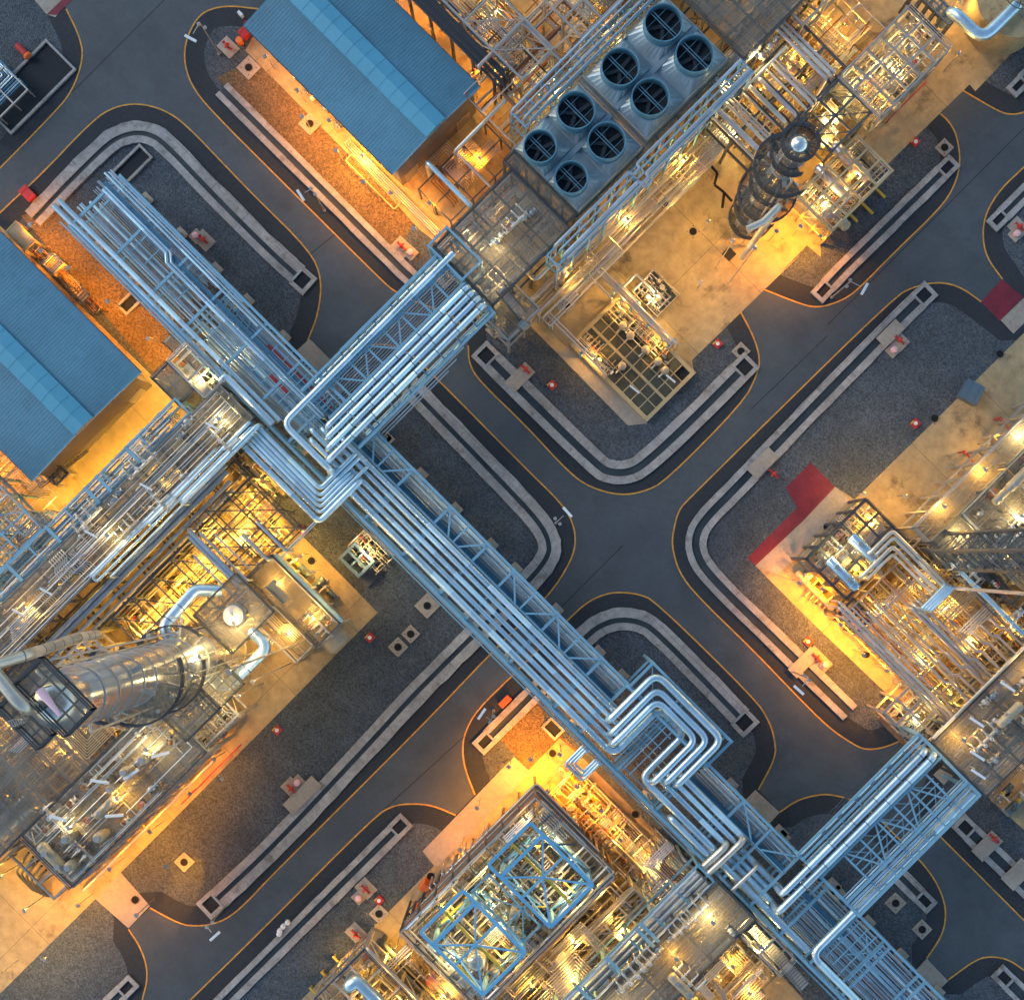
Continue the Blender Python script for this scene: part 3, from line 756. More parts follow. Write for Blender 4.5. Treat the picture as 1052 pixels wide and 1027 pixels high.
# extra light framing over the bundle in the north-west half
for s in (420, 490, 560, 640, 662, 700, 722, 738):
    sbar(mr, (s, -60, Z1-.8), (s, -100-rp.random()*50, Z1-.8), .1, name='cross_beam')
for k in range(9):
    s = 560+k*2
for k in range(7): sbar(mr, (686+14*k, -76, Z1+.15), (686+14*k, -130, Z1+.15), .07, name='cross_beam')
for k in range(8): sbar(mr, (640, -66-k*7.5, Z1+.12), (782, -66-k*7.5, Z1+.12), .06, name='stringer')
for k in range(5): sbar(mr, (540+12*k, -70, 7.6), (546+12*k, -92, 7.6), .12, name='cross_beam')
sbar(mr, (474,-118,7.6), (494,-92,7.6), .12); sbar(mr, (494,-118,7.6), (474,-92,7.6), .12)
W = 'pipes on the main rack'
# --- large pipes, south-east half
pipe('pale wide pipe nearest the truss on the main rack, diving under the square loop', [(800,-99,Z1+.35),(1366,-99,Z1+.35)], .29, group=W, e0=7.5, e1=8.6)
pipe('second wide pipe from the truss on the main rack', [(770,-109.5,Z1+.33),(1383,-109.5,Z1+.33)], .25, group=W, e0=7.0, e1=8.8)
pipe('third wide pipe from the truss on the main rack', [(760,-121.5,Z1+.33),(1392,-121.5,Z1+.33)], .26, group=W, e0=7.0, e1=8.8)
pipe('fourth wide pipe from the truss on the main rack', [(770,-132.5,Z1+.35),(1396,-132.5,Z1+.35)], .26, group=W, e0=7.0, e1=8.8)
pipe('thickest outermost pipe of the main rack, turning into the square loop', [(822,-145,Z1+.4),(1405,-145,Z1+.4),(1405,-50,Z1+.4),(1457,-50,Z1+.4),(1457,-139,Z1+.4),(1610,-139,Z1+.4)], .36, group=W, e0=8.2, e1=8.4, bend=.95)
# --- square expansion loop
ZL = Z1+1.75
pipe('outermost silver pipe of the square expansion loop', [(1366,-114,ZL),(1366,-17.5,ZL),(1502,-17.5,ZL),(1502,-111,ZL)], .36, group='pipes of the square expansion loop', e0=Z1+.4, e1=Z1+.4, bend=1.1)
pipe('second silver pipe of the square expansion loop', [(1382,-126,ZL),(1382,-32,ZL),(1488,-32,ZL),(1488,-120,ZL)], .33, group='pipes of the square expansion loop', e0=Z1+.4, e1=Z1+.4, bend=1.0)
pipe('third silver pipe of the square expansion loop', [(1394,-136,ZL),(1394,-44,ZL),(1475,-44,ZL),(1475,-133,ZL)], .33, group='pipes of the square expansion loop', e0=Z1+.4, e1=Z1+.4, bend=1.0)
lp = rack('blue steel frame carrying the square expansion loop', [1352,1425,1513], -10, -60, Z1+1.0, lower=(6.5,), name='pipe_rack', cols={1352,1513}, found=False)
for d in (-70,-90): sbar(lp, (1415, d, Z1+.9), (1448, d, Z1+.9), .1, name='cross_beam')
sbar(lp, (1430,-50,Z1+.9),(1430,-150,Z1+.9),.12, name='stringer'); sbar(lp, (1442,-50,Z1+.9),(1442,-150,Z1+.9),.1, name='stringer'); sbar(lp, (1413,-62,Z1+.9),(1413,-150,Z1+.9),.1, name='stringer')
sbar(lp, (1352,-12,Z1+.8),(1400,-58,Z1+.8),.1); sbar(lp, (1438,-30,Z1+.8),(1460,-60,Z1+.8),.1)
# after the loop
for i, (d, a, b, r) in enumerate(((-97,1497,1625,.31),(-109.5,1483,1619,.27),(-122,1470,1612,.29),(-151,1530,1608,.30))):
    pipe(('first','second','third','lowest')[i]+' wide pipe leaving the square loop towards the lower right', [(a,d,Z1+.35),(b,d,Z1+.35)], r, group=W, e0=Z1-.5, e1=Z1-1.4)
pipe('long sloping header crossing the main rack below the loop', [(1627,-98,Z1+1.2),(1627,-170,Z1+.6)], .33, 'clad_w', group=W, e0=8.6)
pipe('short wide header crossing the main rack below the loop', [(1615,-121,Z1+1.2),(1615,-166,Z1+.6)], .33, 'clad_w', group=W, e0=8.6)
pipe('thin bright header crossing the main rack before the lower bridge', [(1668,-112,Z1+1.0),(1661,-163,Z1+.6)], .2, 'clad_w', group=W, e0=8.6)
pipe('pale pipe between the loop and the lower bridge, truss side', [(1633,-111,8.6),(1718,-111,8.6)], .33, group=W, e1=6)
pipe('middle pipe between the loop and the lower bridge', [(1628,-123,8.2),(1700,-123,8.2)], .33, group=W, e1=6)
pipe('pale pipe ending below the tip of the second bridge pipe', [(1625,-134,8.5),(1720,-134,8.5)], .36, group=W, e1=6)
pipe('wide outer pipe running beside the stair towards the lower bridge', [(1600,-146,9.3),(1806,-146,9.3)], .42, group=W, e0=7)
pipe('wide pipe that turns off the main rack onto the lower bridge', [(2080,-147,Z1+.6),(1814,-147,Z1+.6),(1814,186,Z1+.6)], .37, group=W, bend=1.1)
# --- upper bridge (towards the fans)
ZB = 11.6
def bridge(label, s0, s1, si0, si1, d0, d1, posts, z, diag, ends):
    x0, x1, y0, y1 = RSD(s0, s1, d0, d1, z)
    t = thing('pipe_bridge', label, 'pipe bridge', ((x0+x1)/2, (y0+y1)/2, 0), 'pipe bridges over the roads')
    for s in (s0, si0, si1, s1): sbar(t, (s, d0, z), (s, d1, z), .24, .3, name='chord')
    for s in (s0+3, s1-3):
        sbar(t, (s, d0, z-2.6), (s, d1, z-2.6), .2, .25, name='lower_chord')
        k = len(posts)
        for i in range(k-1):
            a, b = posts[i], posts[i+1]
            sbar(t, (s, a, z-.1), (s, b, z-2.5) if i % 2 else (s, b, z-2.5), .12, name='side_brace')
            sbar(t, (s, a, z-.1), (s, a, z-2.5), .12, name='side_post')
    for i, d in enumerate(posts):
        sbar(t, (si0, d, z+.02), (si1, d, z+.02), .2, .2, name='cross_beam')
        sbar(t, (s0, d, z-.3), (s1, d, z-.3), .14, .2, name='cross_beam')
        if i+1 < len(posts):
            e = posts[i+1]; md = (d+e)/2
            if i % 2 == 0: sbar(t, (si0, d+3, z), (si1, e-2, z), .16, name='plan_brace')
            else: sbar(t, (si1, d+2, z), (si0, e-3, z), .16, name='plan_brace')
    for d in ends:
        for s in (s0+4, s1-4):
            x, y, _ = P(s, d, z)
            c = MB().box(x-.18, y-.18, .3, x+.18, y+.18, z-.1).build('column', M['steel'], t); MB().box(x-.7, y-.7, 0, x+.7, y+.7, .3).build('footing', M['concrete2'], c)
        sbar(t, (s0, d, z-.25), (s1, d, z-.25), .3, .35, name='end_beam')
    return t
b1 = bridge('blue steel pipe bridge over the upper road, carrying four banded silver pipes', 711, 829, 734, 768, -92, 188, [-46,-13,20,54,88,122,155], ZB, True, (-57.5, 186))
sbar(b1, (709,-10,ZB-.2), (709,188,ZB-.2), .13, name='chord')
for i, (s, a, b, r) in enumerate(((774.5,-103,186,.27),(785.8,-114,186,.28),(797.5,-125,186,.28),(810,-137.5,184,.31))):
    pipe(('innermost','second','third','outermost')[i]+' banded silver pipe on the upper bridge', [(s,a,ZB+.5),(s,b,ZB+.5)], r, 'clad_b', group='banded pipes on the upper bridge', e0=Z1-.5, e1=ZB-2)
pipe('bright pipe along the north-west side of the upper bridge that turns down the main rack', [(726,206,ZB+.4),(726,-143.5,ZB+.4),(823,-143.5,ZB+.4)], .32, group='banded pipes on the upper bridge', e1=8.8, bend=.9)
pipe('thin pipe under the edge of the upper bridge', [(718,190,ZB-1.2),(718,-70,ZB-1.2)], .13, group='thin pipes along the upper bridge')
pipe('thin pipe below the outermost banded pipe on the upper bridge', [(822,186,ZB-.9),(822,-70,ZB-.9)], .17, group='thin pipes along the upper bridge')
for i in range(9):
    s = 735+i*3.9
    pipe('thin pipe seen through the truss of the upper bridge', [(s,185,ZB-2.3),(s,-62-rp.random()*20,ZB-2.3)], .06+.03*rp.random(), group='thin lower pipes of the upper bridge', m='pipe_p')
for i, s in enumerate((833, 838, 842)):
    pipe('slim pipe hung outside the upper bridge', [(s,-57+i*3,7.6),(s,120-20*i,7.6)], .07, group='slim pipes outside the upper bridge', m='pipe_p', e0=5)
# --- lower bridge
b2 = bridge('blue steel pipe bridge over the lower-right road with an open truss deck', 1697, 1823, 1744, 1797, -60, 192, [-11,22,57,90,123,156], ZB, True, (-57.5, 190))
sbar(b2, (1707,-60,ZB), (1707,190,ZB), .22, .25, name='chord')
for s in (1758, 1768, 1779): sbar(b2, (s,-12,ZB-.05), (s,160,ZB-.05), .1, name='stringer')
for i in range(5):
    d = 5+i*33; sbar(b2, (1746,d-8,ZB-2.4), (1770,d+14,ZB-2.4), .1, name='plan_brace'); sbar(b2, (1795,d-8,ZB-2.4), (1770,d+14,ZB-2.4), .1, name='plan_brace')
for s in (1687, 1691):
    sbar(b2, (s,-30,6.4), (s,188,6.4), .1, m='steel_d', name='lower_chord')
for i in range(12): sbar(b2, (1686,-30+i*18,6.4), (1693,-12+i*18,5.0), .08, m='steel_d', name='side_brace')
pipe('first banded silver pipe on the lower bridge', [(1722,-115,ZB+.5),(1722,180,ZB+.5)], .32, 'clad_b', group='banded pipes on the lower bridge', e0=8, e1=ZB-2)
pipe('second banded silver pipe on the lower bridge', [(1736.5,-137,ZB+.5),(1736.5,185,ZB+.5)], .35, 'clad_b', group='banded pipes on the lower bridge', e0=8.5, e1=ZB-2)
for s, r in ((1714,.14),(1701,.12),(1803,.12),(1807,.1),(1792,.1),(1788,.08)):
    pipe('slim pipe on the lower bridge', [(s,-58,ZB-.6),(s,188,ZB-.6)], r, group='slim pipes on the lower bridge', m='clad')
# --- medium pipe bundle from the western plant round the hairpin
st = [(-173.6,1003-174,704,'q1')]
for i, (dc, sc_, de_s, zz, r) in enumerate(((-173.6,831.5,833.4,Z1+.9,.24),(-181,839,846.3,Z1+.9,.2),(-187,845,840.2,Z1+.9,.18),(-192.6,850.5,851.8,Z1+.9,.18),(-198.7,856.7,858.6,Z1+.9,.18),(-208,864,865,Z1+.9,.3))):
    de = (-102,-101.3,-125.2,-124.6,-101.4,-123.3)[i]
    lab = ('inner','second','third','fourth','fifth','thick outer')[i]
    pipe(lab+' pipe of the six-pipe hairpin bend left of the main rack', [(704,dc,zz),(sc_,dc,zz),(sc_,de,zz)], r, group='pipes of the hairpin bend', e0=7.5, e1=8.2, bend=.55)
for s in (716, 790, 850):
    sbar(mr, (s,-165,Z1+.45), (s,-214 if s < 850 else -200,Z1+.45), .16, name='cross_beam')
pipe('pipe with a swan-neck turning from the western deck along the north-west rack', [(618,-164,10.6),(618,-155,10.6),(716,-155,10.6)], .34, group=W, e0=8, bend=.8)
pipe('second long wide pipe beside the gravel on the north-west half of the rack', [(266,-145,Z1+.4),(720,-143,Z1+.4)], .26, group=W)
pipe('long wide pipe at the gravel edge of the north-west half of the rack', [(266,-156,Z1-.2),(640,-156,Z1-.2)], .3, group=W)
# --- medium pipes, north-west half
for i, (d, a, b, r, z) in enumerate(((-128,292,760,.10,8.2),(-125,292,760,.08,8.2),(-133,292,700,.09,7.6),(-115,300,820,.16,8.4),(-107,310,820,.09,7.4),(-70,285,600,.12,9.9),(-65,288,820,.10,9.9),(-61,288,560,.08,9.9))):
    pipe('medium pipe in the bundle on the north-west half of the rack', [(a,d,z),(b,d,z)], r, group='medium pipes on the north-west rack')
pipe('bright pipe with a double kink in the north-west bundle', [(300,-89,Z1+.2),(430,-89,Z1+.2),(441,-99,Z1+.2),(760,-99,Z1+.2)], .16, group='kinked pipes on the north-west rack')
pipe('second bright pipe with a double kink in the north-west bundle', [(300,-84,Z1+.2),(434,-84,Z1+.2),(446,-94,Z1+.2),(760,-94,Z1+.2)], .11, group='kinked pipes on the north-west rack')
# deep blue cable trays
for (a, b, d, wd, z) in ((294,430,-80,.38,Z1+.05),(440,820,-87,.34,Z1-.1),(700,1345,-86,.42,7.4),(1506,1701,-88,.42,7.4),(560,790,-104,.5,6.6),(1720,1830,-92,.4,7.4)):
    x0, y0, _ = P(a, d, z); x1, _, _ = P(b, d, z)
    m = MB().box(x0, y0-wd/2, z, x1, y0+wd/2, z+.03); m.box(x0, y0-wd/2-.04, z, x1, y0-wd/2, z+.14); m.box(x0, y0+wd/2, z, x1, y0+wd/2+.04, z+.14)
    k = int((x1-x0)/2.4)
    for i in range(k): xx = x0+2.4*(i+.5); m.box(xx-.03, y0-wd/2, z+.031, xx+.03, y0+wd/2, z+.07)
    tag(m.build('cable_tray', M['tray']), 'deep blue covered cable tray lying along the main rack', 'cable tray', 'cable trays on the main rack')
# small lines filling the rack levels
thin = {}
def bundle(s0, s1, d0, d1, n, z, group, label, m=('pipe_p',), r=(.05,.09), along='s', jit=12, kink=.0, zj=.15, rn=rp):
    for i in range(n):
        u = (i+.5)/n; d = d0+(d1-d0)*u+rn.uniform(-.3, .3)*(d1-d0)/n; zz = z+rn.uniform(-zj, zj); rr = rn.uniform(*r)
        a = s0+rn.uniform(0, jit); b = s1-rn.uniform(0, jit)
        if rn.random() < kink:
            c = rn.uniform(a+20, b-20); e = rn.choice((-6, 6)); pts = [(a,d,zz),(c,d,zz),(c+abs(e),d+e,zz),(b,d+e,zz)]
        else: pts = [(a,d,zz),(b,d,zz)]
        if along == 'd': pts = [(x, y, zz) for (y, x, zz) in pts]
        mm = rn.choice(m)
        if rr >= .085 and i % 2 == 0: pipe(label, pts, rr, mm, group)
        else: thin.setdefault(mm, MB()).tube([P(*q) for q in pts], rr, 6)
bundle(286, 520, -66, -100, 16, 6.2, 'thin lines low on the north-west rack', 'thin pale line low on the north-west rack', jit=20)
bundle(520, 800, -62, -142, 34, 7.3, 'thin lines under the middle of the north-west rack', 'thin line under the middle of the north-west rack', ('pipe_p','pipe_p','clad','clad_w'), (.06,.13), jit=60)
bundle(300, 520, -102, -142, 14, 5.4, 'thin lines low on the north-west rack', 'thin pale line low on the north-west rack', ('pipe_p','clad_w','pipe_l'), jit=20)
bundle(800, 1345, -62, -92, 12, 6.6, 'thin lines under the truss of the main rack', 'thin line seen through the truss of the main rack', ('pipe_p','clad'), (.06,.12), jit=10, zj=.3)
pipe('bright pipe just inside the north-east beam of the main rack', [(800,-63,8.9),(1350,-63,8.9)], .17, group='bright pipes inside the north-east beam', bands=False)
pipe('bright pipe just inside the north-east beam after the loop', [(1510,-64,8.9),(1700,-64,8.9)], .2, group='bright pipes inside the north-east beam', bands=False)
pipe('thinner bright pipe beside the north-east beam of the main rack', [(800,-69,8.7),(1350,-69,8.7)], .11, group='bright pipes inside the north-east beam', bands=False)
pipe('thinner bright pipe beside the north-east beam after the loop', [(1510,-71,8.7),(1700,-71,8.7)], .12, group='bright pipes inside the north-east beam', bands=False)
bundle(1506, 1705, -66, -96, 12, 6.8, 'thin lines between the loop and the lower bridge', 'thin line between the loop and the lower bridge', ('pipe_p','clad'), (.06,.1), jit=8, zj=.3)
bundle(1720, 2060, -62, -140, 24, 6.6, 'thin lines in the bottom-right end of the rack', 'thin line in the bottom-right end of the rack', ('pipe_p','clad','pipe_l'), (.06,.13), jit=30)
bundle(820, 1600, -158, -166, 3, 6.3, 'thin lines outside the south-west beam', 'thin line outside the south-west beam of the main rack', ('pipe_p',), (.06,.09), jit=20)
bundle(1350, 1500, -66, -150, 8, 6.6, 'thin lines under the square loop', 'thin line glimpsed under the square loop', ('pipe_p','rust','clad_w'), (.07,.14), jit=10)
pipe('dark red pipe in the north-west rack', [(630,-79,7.9),(760,-79,7.9)], .13, 'red', bands=False)
sbar(mr, (662,-108,8.0), (700,-108,8.0), .35, .2, m='red', name='red_tray_cover')
for k in range(4): sbar(mr, (1830+16*k,-62,Z1+.12), (1830+16*k,-136,Z1+.12), .1, name='cross_beam')
for k in range(5): sbar(mr, (1826,-70-14*k,Z1+.1), (1905,-70-14*k,Z1+.1), .08, name='stringer')
sbar(mr, (1850,-70,Z1), (1885,-100,Z1), .12); sbar(mr, (1885,-70,Z1), (1850,-110,Z1), .12)

for m_, mb_ in thin.items():
    o = mb_.build('small_bore_lines', M[m_], smooth=True); o['kind'] = 'stuff'; o['category'] = 'pipework'
    o['label'] = 'mass of very thin '+{'clad':'silver','clad_w':'pale silver','pipe_p':'grey-blue','pipe_l':'lavender','rust':'rusty'}.get(m_,'steel')+' lines packed inside the main rack'
# ---------------------------------------------------------------- equipment kit
rq = random.Random(23)
NL = [0]
AMBER = (1.0, .31, .0); WARM = (1.0, .50, .06); WHITE = (1.0, .70, .26); GOLD = (1.0, .50, .05)
def flood(s, d, z, power, col=WARM, label=None, aim=None, post=True, size=.22, visible=True, cone=None):
    if col == AMBER and z < 6 and aim is None: z += 1.3
    x, y, _ = P(s, d, z)
    t = thing('floodlight', label or 'lit floodlight on a short bracket among the plant pipework', 'floodlight', (x, y, z), None if label else 'lit floodlights in the plant units')
    if visible:
        MB().box(x-.22, y-.16, z, x+.22, y+.16, z+.12).build('housing', M['steel_w'], t)
        MB().box(x-.19, y-.13, z-.05, x+.19, y+.13, z-.003).build('lens', M['glow' if col != WHITE else 'glow_w'], t)
        if post: MB().bar((x, y+.25, 0.02), (x, y+.25, z+.2), .08).bar((x, y+.25, z+.15), (x, y, z+.15), .06).build('post', M['steel_w'], t)
    l = bpy.data.lights.new('lamp_light', 'SPOT' if aim or col in (AMBER, GOLD) else 'POINT'); l.energy = power*(LP*1.8 if col in (AMBER, GOLD) else LP)
    if col in (AMBER, GOLD): l.spot_size = math.radians(150 if col == AMBER else 125); l.spot_blend = .7
    l.color = col; l.shadow_soft_size = size
    if aim: l.spot_size = math.radians(cone); l.spot_blend = .5
    o = bpy.data.objects.new('lamp_light', l); sc.collection.objects.link(o); o.parent = t; o.location = (0, 0, -.3)
    if aim: o.rotation_euler = (Vector(aim)-Vector((x, y, z))).to_track_quat('-Z', 'Y').to_euler()
    NL[0] += 1
    return t
LP = .98
def hrail(mb, x0, y0, x1, y1, z, h=1.1, w=.05):
    L = math.hypot(x1-x0, y1-y0); k = max(1, int(L/1.6))
    for i in range(k+1):
        x, y = x0+(x1-x0)*i/k, y0+(y1-y0)*i/k; mb.box(x-w/2, y-w/2, z, x+w/2, y+w/2, z+h)
    for q in (h, h*.55): mb.bar((x0, y0, z+q), (x1, y1, z+q), w)
    mb.bar((x0, y0, z+.07), (x1, y1, z+.07), .03, .12)
def frame(name, label, cat, s0, s1, d0, d1, levels, ns, nd, m='steel_d', decks=(), rails=(), rail_m='rail', brace=True, group=None, cw=.24, bw=.2, gaps=(), sub=0, x=None, side=True):
    """steel structure: levels of beams, grating decks, handrails"""
    zt = levels[-1]
    x0, x1, y0, y1 = x or RSD(s0, s1, d0, d1, zt)
    t = thing(name, label, cat, ((x0+x1)/2, (y0+y1)/2, 0), group)
    xs = [x0+(x1-x0)*i/ns for i in range(ns+1)]; ys = [y0+(y1-y0)*i/nd for i in range(nd+1)]
    mt = M[m]
    for i, xx in enumerate(xs):
        for j, yy in enumerate(ys):
            if 0 < i < ns and 0 < j < nd and (i+j) % 2: continue
            MB().box(xx-cw/2, yy-cw/2, 0, xx+cw/2, yy+cw/2, zt-.004).build('column', mt, t)
    for z in levels:
        for xx in xs: MB().box(xx-bw/2, y0, z-.28, xx+bw/2, y1, z).build('beam', mt, t)
        for yy in ys: MB().box(x0, yy-bw/2, z-.285, x1, yy+bw/2, z-.006).build('beam', mt, t)
    if brace:
        for j, yy in enumerate((y0, y1)):
            for i in range(ns):
                if rq.random() < .6: MB().bar((xs[i], yy, levels[0] if len(levels) > 1 else .3), (xs[i+1], yy, zt-.3), .1).build('brace', mt, t)
        if brace == 2:
            for i in range(ns):
                for j in range(nd):
                    MB().bar((xs[i], ys[j], zt-.1), (xs[i+1], ys[j+1], zt-.1), .1).build('brace', mt, t)
    for z in decks:
        mb = MB()
        mb.box(x0, y0, z+.01, x1, y1, z+.04)
        g_ = mb.build('grating', M['grate'], t)
        # grating bearers, seen as a pale grid
        mb = MB(); k = max(2, int((x1-x0)/1.5))
        for i in range(k+1): xx = x0+(x1-x0)*i/k; mb.box(xx-.055, y0, z-.1, xx+.055, y1, z+.005)
        k = max(2, int((y1-y0)/1.9))
        for i in range(k+1): yy = y0+(y1-y0)*i/k; mb.box(x0, yy-.055, z-.1, x1, yy+.055, z+.002)
        mb.build('grating_bearers', M['steel_w'], g_)
    for z in rails:
        for (a, b, c, d_) in ((x0,y0,x1,y0),(x1,y0,x1,y1),(x1,y1,x0,y1),(x0,y1,x0,y0)):
            mb = MB(); hrail(mb, a, b, c, d_, z); mb.build('handrail', M[rail_m], t)
    return t
def stair(label, s, d, z0, z1, w_=.9, run=None, along='x', sgn=1, m='steel_w', group=None):
    x, y, _ = P(s, d, z0)
    t = thing('steel_stair', label, 'stair', (x, y, z0), group)
    n = max(4, int((z1-z0)/.22)); run = run or (z1-z0)*1.0
    a = (1, 0) if along == 'x' else (0, 1); b = (a[1], a[0])
    for k in (-1, 1):
        o = (b[0]*k*w_/2, b[1]*k*w_/2)
        p = (x+o[0], y+o[1], z0+.1); q = (x+o[0]+a[0]*run*sgn, y+o[1]+a[1]*run*sgn, z1)
        MB().bar(p, q, .07, .22).build('stringer', M['steel_d'], t)
        mb = MB(); mb.bar((p[0],p[1],p[2]+1), (q[0],q[1],q[2]+1), .06)
        for u in (0,.33,.66,1): mb.bar((p[0]+(q[0]-p[0])*u, p[1]+(q[1]-p[1])*u, p[2]+(q[2]-p[2])*u), (p[0]+(q[0]-p[0])*u, p[1]+(q[1]-p[1])*u, p[2]+(q[2]-p[2])*u+1), .05)
        mb.build('handrail', M['rail'], t)
    mb = MB()
    for i in range(n):
        u = (i+.5)/n; cx, cy, cz = x+a[0]*run*sgn*u, y+a[1]*run*sgn*u, z0+(z1-z0)*u
        hw = (.11, w_/2) if along == 'x' else (w_/2, .11)
        mb.box(cx-hw[0], cy-hw[1], cz-.02, cx+hw[0], cy+hw[1], cz+.02)
    mb.build('treads', M[m], t)
    return t
# --- small equipment, built once at the origin and copied
def place(proto, s, d, z, rot=0, scale=1, label=None, group=None, used=set()):
    loc = P(s, d, z)
    if proto.name not in used:
        used.add(proto.name); proto.location = loc; proto.rotation_euler = (0,0,rot); proto.scale = (scale,)*3
        if label: proto['label'] = label
        if group: proto['group'] = group
        return proto
    return copy_tree(proto, loc, rot, scale, label, group)
def mk_pump(m1, m2):
    t = thing('pump_set', 'electric pump set', 'pump')
    MB().box(-1.5, -.5, 0, 1.5, .5, .25).build('base_plate', M['concrete2'], t)
    m = MB().cyl((-1.3, 0, .75), .36, 1.3, 16, 'x')
    for i in range(9): m.cyl((-1.22+i*.13, 0, .75), .42, .03, 16, 'x')
    m.box(-.95, -.2, .25, -.3, .2, .5).build('motor', M[m1], t, smooth=False)
    MB().box(-.9, -.2, 1.05, -.5, .2, 1.32).build('terminal_box', M['steel_d'], t)
    MB().cyl((-.0, 0, .75), .2, .45, 12, 'x').build('coupling_guard', M['rail_y'], t)
    m = MB().lathe((.45, 0, .75), [(.15,0),(.42,.08),(.5,.25),(.42,.42),(.2,.5)], 16, 'x'); m.box(.5, -.2, .25, .85, .2, .5)
    m.build('pump_casing', M[m2], t)
    m = MB().tube([(.7, 0, 1.1), (.7, 0, 2.0), (.7, 1.0, 2.0)], .13, 8).cyl((.7, 0, 1.25), .24, .08, 12).tube([(.95, 0, .75), (1.6, 0, .75), (1.6, 0, 2.2)], .15, 8).cyl((1.15, 0, .75), .26, .08, 12, 'x')
    m.build('nozzle_pipework', M['clad_w'], t, smooth=True)
    return t
def mk_valve(mb_, mw):
    t = thing('control_valve', 'valve', 'valve')
    m = MB().lathe((-.5, 0, 0), [(.12,0),(.12,.2),(.24,.35),(.27,.5),(.24,.65),(.12,.8),(.12,1.0)], 12, 'x')
    m.build('valve_body', M[mb_], t)
    for x in (-.5, .42): MB().cyl((x, 0, 0), .26, .08, 12, 'x').build('flange', M['steel_w'], t)
    MB().cyl((0, 0, .2), .07, .6, 8).build('stem', M['steel_w'], t)
    m = MB().ring((0, 0, .78), .24, .05, .05, 16)
    for k in range(3): m.bar((0,0,.8), (.26*math.cos(k*2.09), .26*math.sin(k*2.09), .8), .04)
    m.build('handwheel', M[mw], t)
    return t
def mk_actuator(m1):
    t = thing('actuated_valve', 'actuated valve', 'valve')
    MB().lathe((-.55, 0, 0), [(.14,0),(.14,.25),(.3,.4),(.3,.7),(.14,.85),(.14,1.1)], 12, 'x').build('valve_body', M['clad_w'], t)
    for x in (-.55, .47): MB().cyl((x, 0, 0), .3, .08, 12, 'x').build('flange', M['steel_w'], t)
    MB().lathe((0, 0, .3), [(.06,0),(.06,.4),(.24,.48),(.26,.52),(.24,.58),(.06,.66)], 14).build('diaphragm_actuator', M[m1], t)
    return t
def mk_drum(L, r, m1, saddle=True):
    t = thing('horizontal_drum', 'horizontal vessel', 'vessel')
    pr = [(0.02,-r*.5),(r*.5,-r*.44),(r*.85,-r*.26),(r,0),(r,L),(r*.85,L+r*.26),(r*.5,L+r*.44),(.02,L+r*.5)]
    m = MB(); m.lathe((-L/2, 0, 1.0+r), pr, 24, 'x')
    m.build('shell', M[m1], t, smooth=True)
    for x in (-L*.3, L*.3): MB().box(x-.15, -r*.8, 0, x+.15, r*.8, 1.0+r*.35).build('saddle', M['steel_d'], t)
    for x in (-L*.45, L*.0, L*.45): MB().lathe((x-.04, 0, 1.0+r), [(r+.0,0),(r+.03,0),(r+.03,.08),(r,.08)], 24, 'x', caps=False).build('cladding_band', M['steel_w'], t)
    for x in (-L*.25, L*.32): MB().cyl((x, 0, 1.0+2*r-.05), .14, .5, 10).cyl((x, 0, 1.0+2*r+.4), .24, .07, 12).build('nozzle', M['steel_w'], t)
    return t
def mk_vert(h, r, m1):
    t = thing('vertical_vessel', 'upright vessel', 'vessel')
    MB().lathe((0,0,0), [(r*.9,0),(r*.9,.8),(r,.85),(r,h),(r*.86,h+r*.28),(r*.5,h+r*.45),(.02,h+r*.5)], 24).build('shell', M[m1], t, smooth=True)
    for z in (1.4, h-.3): MB().ring((0,0,z), r, .03, .08, 24).build('cladding_band', M['steel_w'], t)
    MB().cyl((0,0,h+r*.45), .16, .4, 10).cyl((0,0,h+r*.45+.35), .26, .07, 12).build('nozzle', M['steel_w'], t)
    m = MB()
    for sgn in (-.22, .22): m.bar((r+.25, sgn, .2), (r+.25, sgn, h+.6), .05)
    for i in range(int(h/.35)): m.bar((r+.25, -.22, .4+i*.35), (r+.25, .22, .4+i*.35), .035)
    m.build('ladder', M['rail_w'], t)
    return t
def mk_manifold(m1, k=4):
    t = thing('pipe_manifold', 'manifold', 'pipe manifold')
    m = MB().tube([(-1.6,0,.6),(1.6,0,.6)], .16, 10)
    for i in range(k):
        x = -1.3+2.6*i/(k-1); m.tube([(x,0,.6),(x,0,1.3),(x,.9+.15*i,1.3),(x,.9+.15*i,.1)], .09, 8)
        m.cyl((x, .4, 1.3), .17, .06, 10, 'y')
    m.build('header', M[m1], t, smooth=True)
    for i in range(k):
        x = -1.3+2.6*i/(k-1)
        MB().cyl((x,0,1.35), .035, .35, 6).ring((x,0,1.66), .15, .04, .04, 12).bar((x-.16,0,1.68),(x+.16,0,1.68),.035).build('handwheel', M[rq.choice(('white','red','steel_w','motor'))], t)
    for x in (-1.4, 1.4): MB().box(x-.06, -.06, 0, x+.06, .06, .5).build('support', M['steel_d'], t)
    return t
def mk_lbox():
    t = thing('junction_box', 'junction box', 'junction box')
    MB().box(-.3, -.15, .9, .3, .15, 1.7).build('enclosure', M['white'], t); MB().box(-.04,-.04,0,.04,.04,.9).build('post', M['steel_w'], t)
    m = MB()
    for i in (-.2,0,.2): m.tube([(i,0,.9),(i,.0,.5),(i,.3,.1)], .025, 5)
    m.build('conduit', M['cable'], t)
    return t
def mk_tube_light():
    t = thing('tube_light', 'tube light', 'light fitting')
    MB().box(-.6, -.09, 0, .6, .09, .1).build('fitting', M['white'], t); MB().tube([(-.4,.2,-1.2),(-.4,.2,-.02),(-.4,0,.02)], .03, 6).build('bracket', M['steel_w'], t)
    return t
